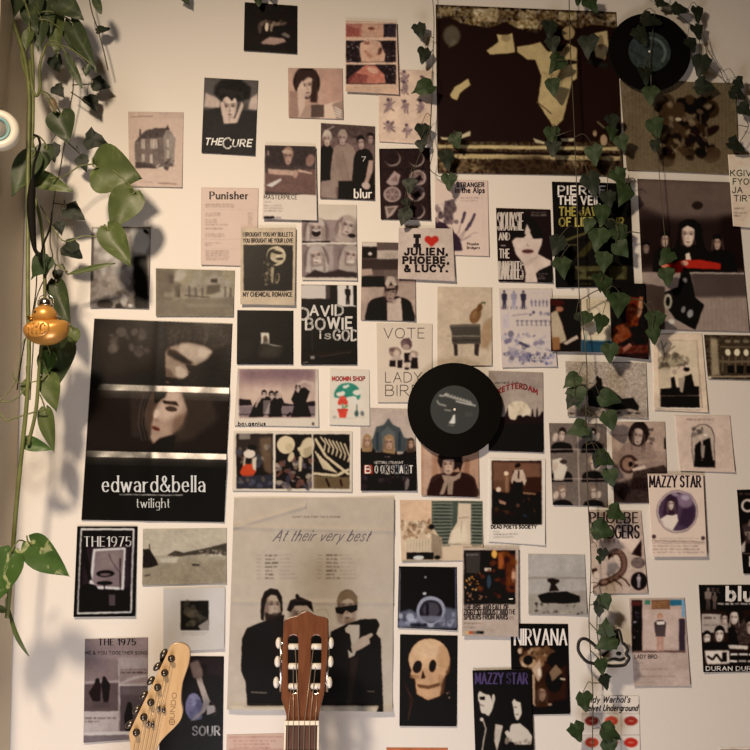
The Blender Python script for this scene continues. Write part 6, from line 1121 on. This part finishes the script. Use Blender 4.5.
# ------------------------------------------------------------------ ornament, charm, wall hook, cat cut-out
def P3(x, y, d): return at(x, y, d)
dd = .15; u = pxm(323, dd); c = at(46, 325, dd)
duck = empty('duck_ornament', at(46, 341, dd), 'gold duck-shaped glass ornament hanging among the plant stems', 'ornament')
b = MB(); n, k = 40, 24; v, f = [], []
for i in range(k+1):                                    # plump boat-shaped body, upturned tail
    th = math.pi*i/k
    for j in range(n):
        ph = 2*math.pi*j/n; x, y, z = math.sin(th)*math.cos(ph), math.sin(th)*math.sin(ph), math.cos(th)
        X = x*22.5; Z = z*(15 if z < 0 else 11)
        if x > 0: Z += 5.5*x**2*(1 if z > 0 else .35); X *= 1.0
        if x < -.5: Z += 1.5*(-x-.5)
        v.append((c.x+(X+.5)*u, c.y+y*15*u, c.z+(Z-5.5)*u))
for i in range(k):
    for j in range(n): f.append((i*n+j, (i+1)*n+j, (i+1)*n+(j+1) % n, i*n+(j+1) % n))
b.add(v, f); b.build('body', M['gold'], duck)
hc = c+Vector((-1.2*u, -.002, 9.2*u)); MB().ball(hc, (12.2*u, 11.5*u, 10.8*u), n=32, k=18).build('head', M['gold'], duck)
MB().ball(hc+Vector((-12.0*u, -.004, -2.0*u)), (5*u, 5*u, 1.8*u)).ball(hc+Vector((-11.5*u, -.004, -4.4*u)), (4.4*u, 4.4*u, 1.4*u)).build('beak', M['screw'], duck)
eye = MB().ball(hc+Vector((-6*u, -9.6*u, 2*u)), 1.5*u, n=12, k=8).build('eye', M['black'], duck)
wc = c+Vector((-3*u, -13.6*u, -6*u))
wing = MB().ball(wc, (12.5*u, 2.6*u, 8.6*u), Vector((0, 1, 0)) and __import__('mathutils').Matrix.Rotation(math.radians(-8), 3, 'Y')).build('wing', M['gold'], duck)
wt = MB()
for q in letter_quads('NYC', 0, 0, 9.5, 16, wt=.19):       # raised letters on the wing
    for p0, p1 in ((q[0], q[1]),):
        pa, pb = [(q[0][0]+q[3][0])/2, (q[0][1]+q[3][1])/2], [(q[1][0]+q[2][0])/2, (q[1][1]+q[2][1])/2]
        wt.tube([wc+Vector(((pa[0]-8)*u, -2.5*u-.0002, (-pa[1]-4.5)*u)), wc+Vector(((pb[0]-8)*u, -2.5*u-.0002, (-pb[1]-4.5)*u))], .75*u, 6)
wt.build('lettering', M['gold'], wing)
hk = hc+Vector((.3*u, 0, 10*u)); MB().lathe([(.1*u, -.5*u), (6.6*u, -.5*u), (7*u, 1*u), (6.6*u, 5.2*u), (4.4*u, 7.4*u), (.1*u, 8*u)], hk, (0, 0, 1), 24).build('cap', M['silver'], duck)
MB().tube([hk+Vector((math.cos(t)*8*u, 0, 3.5*u+math.sin(t)*8*u)) for t in np.linspace(-.4, math.pi+.4, 20)], .5*u, 6).build('hanging_loop', M['silver'], duck)
MB().tube([hk+Vector((0, 0, 11.4*u)), hk+Vector((-.5*u, .002, 22*u)), at(45, 258, dd-.02), at(44, 240, .115)], .4*u, 6).build('string', M['cord'], duck)

charm = empty('cord_charm', at(34, 215, 0.148), 'black tapering charm on a black cord behind the plant leaves', 'charm')
pts = curve3([(34, 135, 0.140), (38, 137, 0.144), (40, 144, 0.148), (38, 152, 0.148), (34, 165, 0.148), (33, 180, 0.148)], 0.148); MB().tube(pts, .0021, 8).build('hanging_loop', M['cord'], charm)
pts = curve3([(33, 178, 0.148), (32, 188, 0.148), (31, 205, 0.148), (32, 225, 0.148), (34, 245, 0.148), (37, 256, 0.148)], 0.148); nq = len(pts)
MB().tube(pts, [.0015+.0062*math.sin(min(1, i/(nq-1)*1.02)*math.pi)**.8*(1.15-.6*i/nq) for i in range(nq)], 12).build('drop', M['cord'], charm)
MB().tube(curve3([(52, 212, 0.148), (50, 228, 0.148), (44, 243, 0.148), (40, 260, 0.148)], 0.148), .0018, 8).build('cord', M['cord'], charm)
MB().tube(curve3([(37, 256, 0.105), (36, 290, 0.105), (31, 320, 0.105), (24, 345, 0.105), (17, 390, 0.105)], 0.105), .0011, 6).build('tail_cord', M['cord'], charm)

# round hook fixed to the side partition
hd = .16; hcn = at(-2, 130, hd); hr = 20.5*pxm(130, hd); hook = empty('wall_hook', hcn, 'round white knob with a teal ring on the side partition', 'hook')
ax = Vector((.26, -1, -.12)).normalized()
MB().lathe([(.002, -.018), (hr*.7, -.018), (hr*.96, -.012), (hr, -.004), (hr*.98, .003), (hr*.88, .008), (hr*.62, .0095), (hr*.60, .006), (.002, .006)], hcn, ax, 48).build('knob', M['ivory'], hook)
MB().lathe([(hr*.60, .0058), (hr*.60, .0098), (hr*.52, .0102), (hr*.44, .0085), (hr*.44, .0058)], hcn, ax, 48).build('ring', M['teal'], hook)
MB().lathe([(.001, .0062), (hr*.42, .0062), (hr*.40, .0085), (.001, .009)], hcn, ax, 40).build('centre', M['grey'], hook)
MB().tube([hcn-ax*.012, hcn+Vector((-.045, .006, 0))], .008, 12).build('stem', M['ivory'], hook)

# cat-shaped cut-out with painted outline
cat = empty('cat_cutout', at(625, 655, .03), 'cat-shaped cut-out with thick black outline and looping tail, behind ivy', 'decoration')
def Zc(s): return [(float(p.split(',')[0])/5+560, float(p.split(',')[1])/5+600) for p in s.split()]
dc = .030
def flat(name, pts, d, th, m, parent, sm=True):
    """a cut-out plate with real thickness; d is the depth of its front face"""
    if sm: pts = [tuple(q) for q in smooth_path(list(pts)+[pts[0]], 4)[:-1]]
    n = len(pts); v = [at(x, y, d) for x, y in pts]; v += [p+Vector((0, th, 0)) for p in v]
    return mesh_obj(name, v, [tuple(range(n)), tuple(range(2*n-1, n-1, -1))]+[(i, n+i, n+(i+1) % n, (i+1) % n) for i in range(n)], m, parent, smooth=False)
M['cutout'] = mat('cream_card', (.66, .62, .55), .6)
flat('card', Zc('190,255 215,225 245,205 262,165 290,155 302,205 322,225 340,270 335,305 318,325 260,332 210,325 185,300'), dc, .003, M['cutout'], cat)
OUT = ['185,238 160,215 130,195 105,197 92,220 95,260 130,305 170,318 210,325 260,330 318,326 338,305 345,288 330,270 338,250 325,225 312,215', '312,215 300,160 288,150 262,165 248,205 215,225 190,250', '265,190 280,178 278,208', '240,300 270,295 300,300 325,290', '212,280 235,262 262,240']
for i, s in enumerate(OUT):
    P = [Vector(q) for q in smooth_path([tuple(at(x, y, dc+.0005)) for x, y in Zc(s)], 5)]
    MB().tube(P, .0028 if i == 0 else .0022, 8).build('tail_and_body_outline' if i == 0 else 'outline', M['black'], cat)
MB().ball(at(*Zc('293,268')[0], dc), (.005, .002, .0035), n=14, k=8).build('eye', M['black'], cat)
flat('ear', Zc('256,205 266,172 288,158 300,205 290,232 268,230'), dc+.002, .002, M['black'], cat)

# ------------------------------------------------------------------ guitars
def prism(pts, n, th, mb=None):
    """closed outline (3-D points) given thickness th along n"""
    mb = mb or MB(); k = len(pts); n = Vector(n)
    mb.add([Vector(p) for p in pts]+[Vector(p)+n*th for p in pts], [tuple(range(k)), tuple(range(2*k-1, k-1, -1))]+[(i, k+i, k+(i+1) % k, (i+1) % k) for i in range(k)])
    return mb
class Guitar:
    """a frame whose axes follow the neck: px(x, y) drops a photo pixel onto the head's face"""
    def __init__(g, name, label, top, bot, d_top, d_bot, lean, twist=0):
        g.o0 = Vector(at(*top, d_top)); b = Vector(at(*bot, d_bot)); g.dn = (b-g.o0).normalized()
        n = Vector((twist, -1, 0)); g.n = (n-g.dn*n.dot(g.dn)).normalized(); g.sd = g.dn.cross(g.n).normalized()
        if g.sd.x < 0: g.sd = -g.sd
        g.eye = Vector(cam.location); g.foot = None; g.name, g.label = name, label
    def px(g, x, y, h=0):
        p = at(x, y, 0); r = (p-g.eye).normalized(); o = g.o0+g.n*h
        return g.eye+r*((o-g.eye).dot(g.n)/r.dot(g.n))
    def uv(g, x, y): q = g.px(x, y)-g.o0; return q.dot(g.sd), q.dot(g.dn)
    def p(g, a, b, h=0): return g.o0+g.sd*a+g.dn*b+g.n*h
G1 = Guitar('acoustic_guitar', '', (305, 612), (302, 750), .125, .16, 0)
ga = empty('acoustic_guitar', (G1.p(0, .98).x, G1.p(0, .98).y, 0), 'acoustic guitar with reddish-brown slotted headstock and white tuner buttons', 'guitar', 'guitars leaning by the wall')
z4 = lambda s, ox, oy, size: [(float(p.split(',')[0])*size/750+ox, float(p.split(',')[1])*size/750+oy) for p in s.split()]
head = z4('168,110 178,95 205,84 235,78 255,64 275,56 295,58 312,68 335,78 370,84 388,92 391,108 390,200 385,300 378,400 370,470 356,520 345,565 341,606 182,606 180,570 168,530 156,495 158,400 160,300 164,200', 250, 600, 150)
outl = [G1.uv(x, y) for x, y in head]
slots = [z4('190,190 200,180 216,176 232,180 241,192 241,300 238,440 230,462 212,468 196,460 190,440 190,300', 250, 600, 150), z4('306,190 316,180 331,176 347,180 357,192 356,300 350,440 342,462 324,468 308,460 302,440 304,300', 250, 600, 150)]
# head plate: outline bridged to the two slots, front and back, so the slots are real openings
bm_v = []; import bmesh
def plate_with_holes(name, outer, holes, th, m, parent, P):
    bm = bmesh.new(); es = []
    for lp in [outer]+holes:
        vs_ = [bm.verts.new(P(a, b, 0)) for a, b in lp]; es += [bm.edges.new((vs_[i], vs_[(i+1) % len(vs_)])) for i in range(len(vs_))]
    bmesh.ops.triangle_fill(bm, edges=es, use_beauty=True, use_dissolve=False)
    r = bmesh.ops.extrude_face_region(bm, geom=list(bm.faces)); off = P(0, 0, -th)-P(0, 0, 0)
    bmesh.ops.translate(bm, vec=off, verts=[e for e in r['geom'] if isinstance(e, bmesh.types.BMVert)])
    bmesh.ops.recalc_face_normals(bm, faces=list(bm.faces))
    me = bpy.data.meshes.new(name); bm.to_mesh(me); bm.free(); me.materials.append(m)
    o = bpy.data.objects.new(name, me); COL.objects.link(o); o.parent = parent; o.matrix_parent_inverse = parent.matrix_world.inverted()
    return o
hd_ = plate_with_holes('headstock', outl, [[G1.uv(x, y) for x, y in s] for s in slots], .019, M['mahog'], ga, G1.p)
bvm = hd_.modifiers.new('soft_edge', 'BEVEL'); bvm.width = .0016; bvm.segments = 2; bvm.limit_method = 'ANGLE'
for sx, xs in ((-1, (190, 241)), (1, (305, 357))):
    for yy in (233, 331, 432):
        a = G1.px(250+(xs[0]-3)/5, 600+yy/5, -.007); c_ = G1.px(250+(xs[1]+3)/5, 600+yy/5, -.007)
        MB().tube([a, c_], .0048, 14).build('tuner_roller', M['pearl'], ga)
for sx, bx in ((-1, 143), (1, 405)):
    for i, yy in enumerate((215, 308, 412)):
        off = (0, -6, -12)[i] if sx < 0 else (0, -2, -8)[i]
        q = G1.px(250+(bx+off)/5, 600+yy/5, -.010); tn = empty
        kn = MB(); kn.ball(q, (.0048, .0062, .0088), n=18, k=12)
        kb = kn.build('tuner_button', M['pearl'], ga)
        MB().tube([q, q-G1.sd*sx*.012], .0022, 8).build('shaft', M['chrome'], kb)
    MB().tube([G1.px(250+(bx-sx*12)/5, 600+185/5, -.010), G1.px(250+(bx-sx*17-6)/5, 600+460/5, -.010)], .0024, 8).build('tuner_plate', M['chrome'], ga)
nl, nr = G1.uv(*z4('178,612', 250, 600, 150)[0]), G1.uv(*z4('342,612', 250, 600, 150)[0]); nw = nr[0]-nl[0]; nc = (nl[0]+nr[0])/2; ny = nl[1]
def gbox(G, a0, a1, b0, b1, h0, h1, mb=None):
    mb = mb or MB(); return mb.add([G.p(a, b, h) for h in (h0, h1) for a, b in ((a0, b0), (a1, b0), (a1, b1), (a0, b1))], [(0, 1, 2, 3), (7, 6, 5, 4), (0, 4, 5, 1), (1, 5, 6, 2), (2, 6, 7, 3), (3, 7, 4, 0)])
gbox(G1, nc-nw/2-.001, nc+nw/2+.001, ny-.0025, ny+.0035, -.002, .006).build('nut', M['nut'], ga, False)
fb = gbox(G1, nc-nw/2, nc+nw/2, ny+.0035, ny+.47, -.001, .0035).build('fretboard', M['rosew'], ga, False)
for s in (-1, 1): gbox(G1, nc+s*nw/2-.0012, nc+s*nw/2+.0012, ny+.0035, ny+.47, -.0012, .0037).build('binding', M['nut'], fb, False)
sc = .65
for i in range(1, 13):
    y = ny+.0035+sc*(1-2**(-i/12)); gbox(G1, nc-nw/2, nc+nw/2, y-.0009, y+.0009, .003, .0046).build('fret', M['chrome'], fb, False)
m_ = MB()
for j in range(9):
    pass
sec = [(math.cos(t)*nw/2, -.001-abs(math.sin(t))*.02) for t in np.linspace(0, math.pi, 12)]
prism([G1.p(nc+a, ny-.004, h) for a, h in sec], G1.dn, .345, MB()).build('neck', M['mahog'], ga)
# body: outline widths down the neck line
prof = [(0, .05), (.012, .10), (.05, .137), (.10, .142), (.16, .125), (.20, .119), (.25, .130), (.32, .168), (.38, .182), (.43, .170), (.465, .12), (.475, .05)]
pb = smooth_path(prof, 5); y0 = ny+.34
out2 = [(nc+w, y0+t) for t, w in pb]+[(nc-w, y0+t) for t, w in pb[::-1]]
bd = prism([G1.p(a, b, -.001) for a, b in out2], -G1.n, .095).build('body', M['mahog'], ga, False)
prism([G1.p(a, b, .0008) for a, b in out2], -G1.n, .0025).build('soundboard', M['spruce'], bd, False)
MB().lathe([(.001, .0012), (.043, .0012), (.043, .0014), (.001, .0014)], G1.p(nc, y0+.155), G1.n, 40).build('sound_hole', M['black'], bd)
gbox(G1, nc-.09, nc+.09, y0+.325, y0+.352, .0008, .010).build('bridge', M['rosew'], ga, False)
for k in range(6):
    ex = nc+(k-2.5)*nw*.165; sx = -1 if k < 3 else 1; i = (2-k) if k < 3 else (k-3)
    ya = (233, 331, 432)[[2, 1, 0][k % 3] if k < 3 else [0, 1, 2][::-1][k-3]] if False else (432, 331, 233)[k if k < 3 else 5-k]
    xa = (206, 216, 226)[k] if k < 3 else (318, 328, 338)[k-3]
    MB().tube([G1.px(250+xa/5, 600+ya/5, -.003), G1.p(ex, ny, .0064), G1.p(ex, y0+.335, .0085)], .0006, 6).build('string', M['string'], ga)

# electric guitar: pale six-in-line headstock
G2 = Guitar('electric_guitar', '', (177, 643), (134, 820), .115, .15, 0, twist=.10)
ge = empty('electric_guitar', (G2.p(0, .95).x, G2.p(0, .95).y, 0), 'electric guitar with a pale maple six-in-line headstock and dark tuners', 'guitar', 'guitars leaning by the wall')
z5 = lambda s: [(float(p.split(',')[0])*130/750+120, float(p.split(',')[1])*130/750+620) for p in s.split()]
eo = smooth_path([G2.uv(x, y) for x, y in z5('50,655 100,548 160,425 220,300 272,190 290,150 318,132 352,132 385,145 402,170 404,205 395,260 378,310 362,360 354,420 354,470 362,510 360,545 345,585 310,625 265,668 228,712 205,770 200,800')], 4)
eo += [np.array(G2.uv(*q)) for q in z5('62,800 62,760 56,700')]
h2 = prism([G2.p(a, b, 0) for a, b in eo], -G2.n, .0155).build('headstock', M['maple'], ge, False)
h2.data.materials.append(M['mapleside'])
for i, p in enumerate(h2.data.polygons): p.material_index = 0 if i == 0 else 1
bv2 = h2.modifiers.new('soft_edge', 'BEVEL'); bv2.width = .0012; bv2.segments = 2; bv2.limit_method = 'ANGLE'
posts = z5('297,222 258,305 218,388 178,474 138,560 95,648'); btns = z5('252,192 215,268 177,350 137,432 97,516 57,600')
for (x, y), (bx, by) in zip(posts, btns):
    q = G2.px(x, y); ps = MB().lathe([(.0005, -.001), (.0058, -.001), (.0058, .0012), (.0034, .0016), (.0030, .006), (.0036, .009), (.0036, .0115), (.0005, .012)], q, G2.n, 20).build('tuner_post', M['dchrome'], ge)
    w = G2.px(bx, by, -.009); dr = (w-G2.px(x, y, -.009)).normalized(); up = dr.cross(G2.n).normalized()
    v = []; R = __import__('mathutils').Matrix((dr, up, G2.n)).transposed()
    kb = MB().ball(w, (.0050, .0085, .0062), R, n=18, k=12).build('tuner_button', M['dchrome'], ge)
    MB().tube([w, G2.px(x, y, -.009)], .0022, 8).build('shaft', M['dchrome'], kb)
for x, y in z5('238,516 174,600'):
    q = G2.px(x, y, .003); bar = MB()
    for s in (-1, 1): bar.ball(q+G2.sd*s*.0042, (.0030, .0036, .0052), n=12, k=8)
    bar.tube([q-G2.sd*.0045, q+G2.sd*.0045], .0020, 8).tube([q, q-G2.n*.004], .0016, 8).build('string_tree', M['dchrome'], ge)
M['logo'] = mat('headstock_print', (.19, .09, .03), .5)
lq = MB(); a0 = z5('318,598')[0]; a1 = z5('330,420')[0]
for q in letter_quads('UNDO', *z5('312,566')[0], 4.6, 25, wt=.11, dirv=(a1[0]-a0[0]+1.2, a1[1]-a0[1])): lq.add([G2.px(x, y, .00025) for x, y in q], [(0, 1, 2, 3)])
q0 = z5('300,588')[0]
for t in np.linspace(0, 2*math.pi, 17)[:-1]:
    t2 = t+2*math.pi/16; lq.add([G2.px(q0[0]+r*math.cos(a), q0[1]+r*1.05*math.sin(a), .00025) for r, a in ((2.4, t), (2.4, t2), (3.1, t2), (3.1, t))], [(0, 1, 2, 3)])
for s in ((-2.4, 0, 2.4, 0), (0, -2.4, 0, 2.4)): lq.add([G2.px(q0[0]+x, q0[1]+y, .00025) for x, y in ((s[0]-.25*(s[0] == 0), s[1]-.25*(s[1] == 0)), (s[2]-.25*(s[2] == 0), s[3]-.25*(s[3] == 0)), (s[2]+.25*(s[2] == 0), s[3]+.25*(s[3] == 0)), (s[0]+.25*(s[0] == 0), s[1]+.25*(s[1] == 0)))], [(0, 1, 2, 3)])
lq.build('logo', M['logo'], ge, False)
el, er = G2.uv(*z5('62,790')[0]), G2.uv(*z5('202,790')[0]); ew = er[0]-el[0]; ec = (el[0]+er[0])/2; ey = el[1]
gbox(G2, ec-ew/2, ec+ew/2, ey-.001, ey+.003, -.001, .004).build('nut', M['nut'], ge, False)
f2 = gbox(G2, ec-ew/2, ec+ew/2, ey+.003, ey+.43, -.004, .002).build('fretboard', M['maple'], ge, False)
for i in range(1, 20):
    y = ey+.003+.648*(1-2**(-i/12))
    if y < ey+.43: gbox(G2, ec-ew/2, ec+ew/2, y-.0009, y+.0009, .0015, .003).build('fret', M['chrome'], f2, False)
prism([G2.p(ec+math.cos(t)*ew/2, ey-.002, -.004-abs(math.sin(t))*.016) for t in np.linspace(0, math.pi, 12)], G2.dn, .36).build('neck', M['maple'], ge)
y0 = ey+.355; bo = smooth_path([(.03, .02), (.055, -.03), (.085, -.07), (.11, -.06), (.125, 0), (.12, .07), (.115, .12), (.14, .19), (.165, .26), (.15, .33), (.09, .375), (0, .385), (-.09, .375), (-.15, .33), (-.165, .26), (-.135, .18), (-.115, .11), (-.13, .03), (-.125, -.06), (-.10, -.10), (-.075, -.08), (-.045, -.02), (-.03, .02)], 4)
bd = prism([G2.p(ec+a, y0+b, -.004) for a, b in bo], -G2.n, .044).build('body', M['red'], ge, False)
for k in range(3): gbox(G2, ec-.042, ec+.042, y0+.06+k*.075, y0+.08+k*.075, -.004, .004).build('pickup', M['black'], ge, False)
gbox(G2, ec-.04, ec+.04, y0+.28, y0+.315, -.004, .006).build('bridge', M['chrome'], ge, False)
for k, (x, y) in enumerate(posts[::-1]):
    ex = ec+(k-2.5)*ew*.16
    MB().tube([G2.px(x, y, .008), G2.p(ex, ey, .0045), G2.p(ex, y0+.295, .008)], .0005, 6).build('string', M['string'], ge)
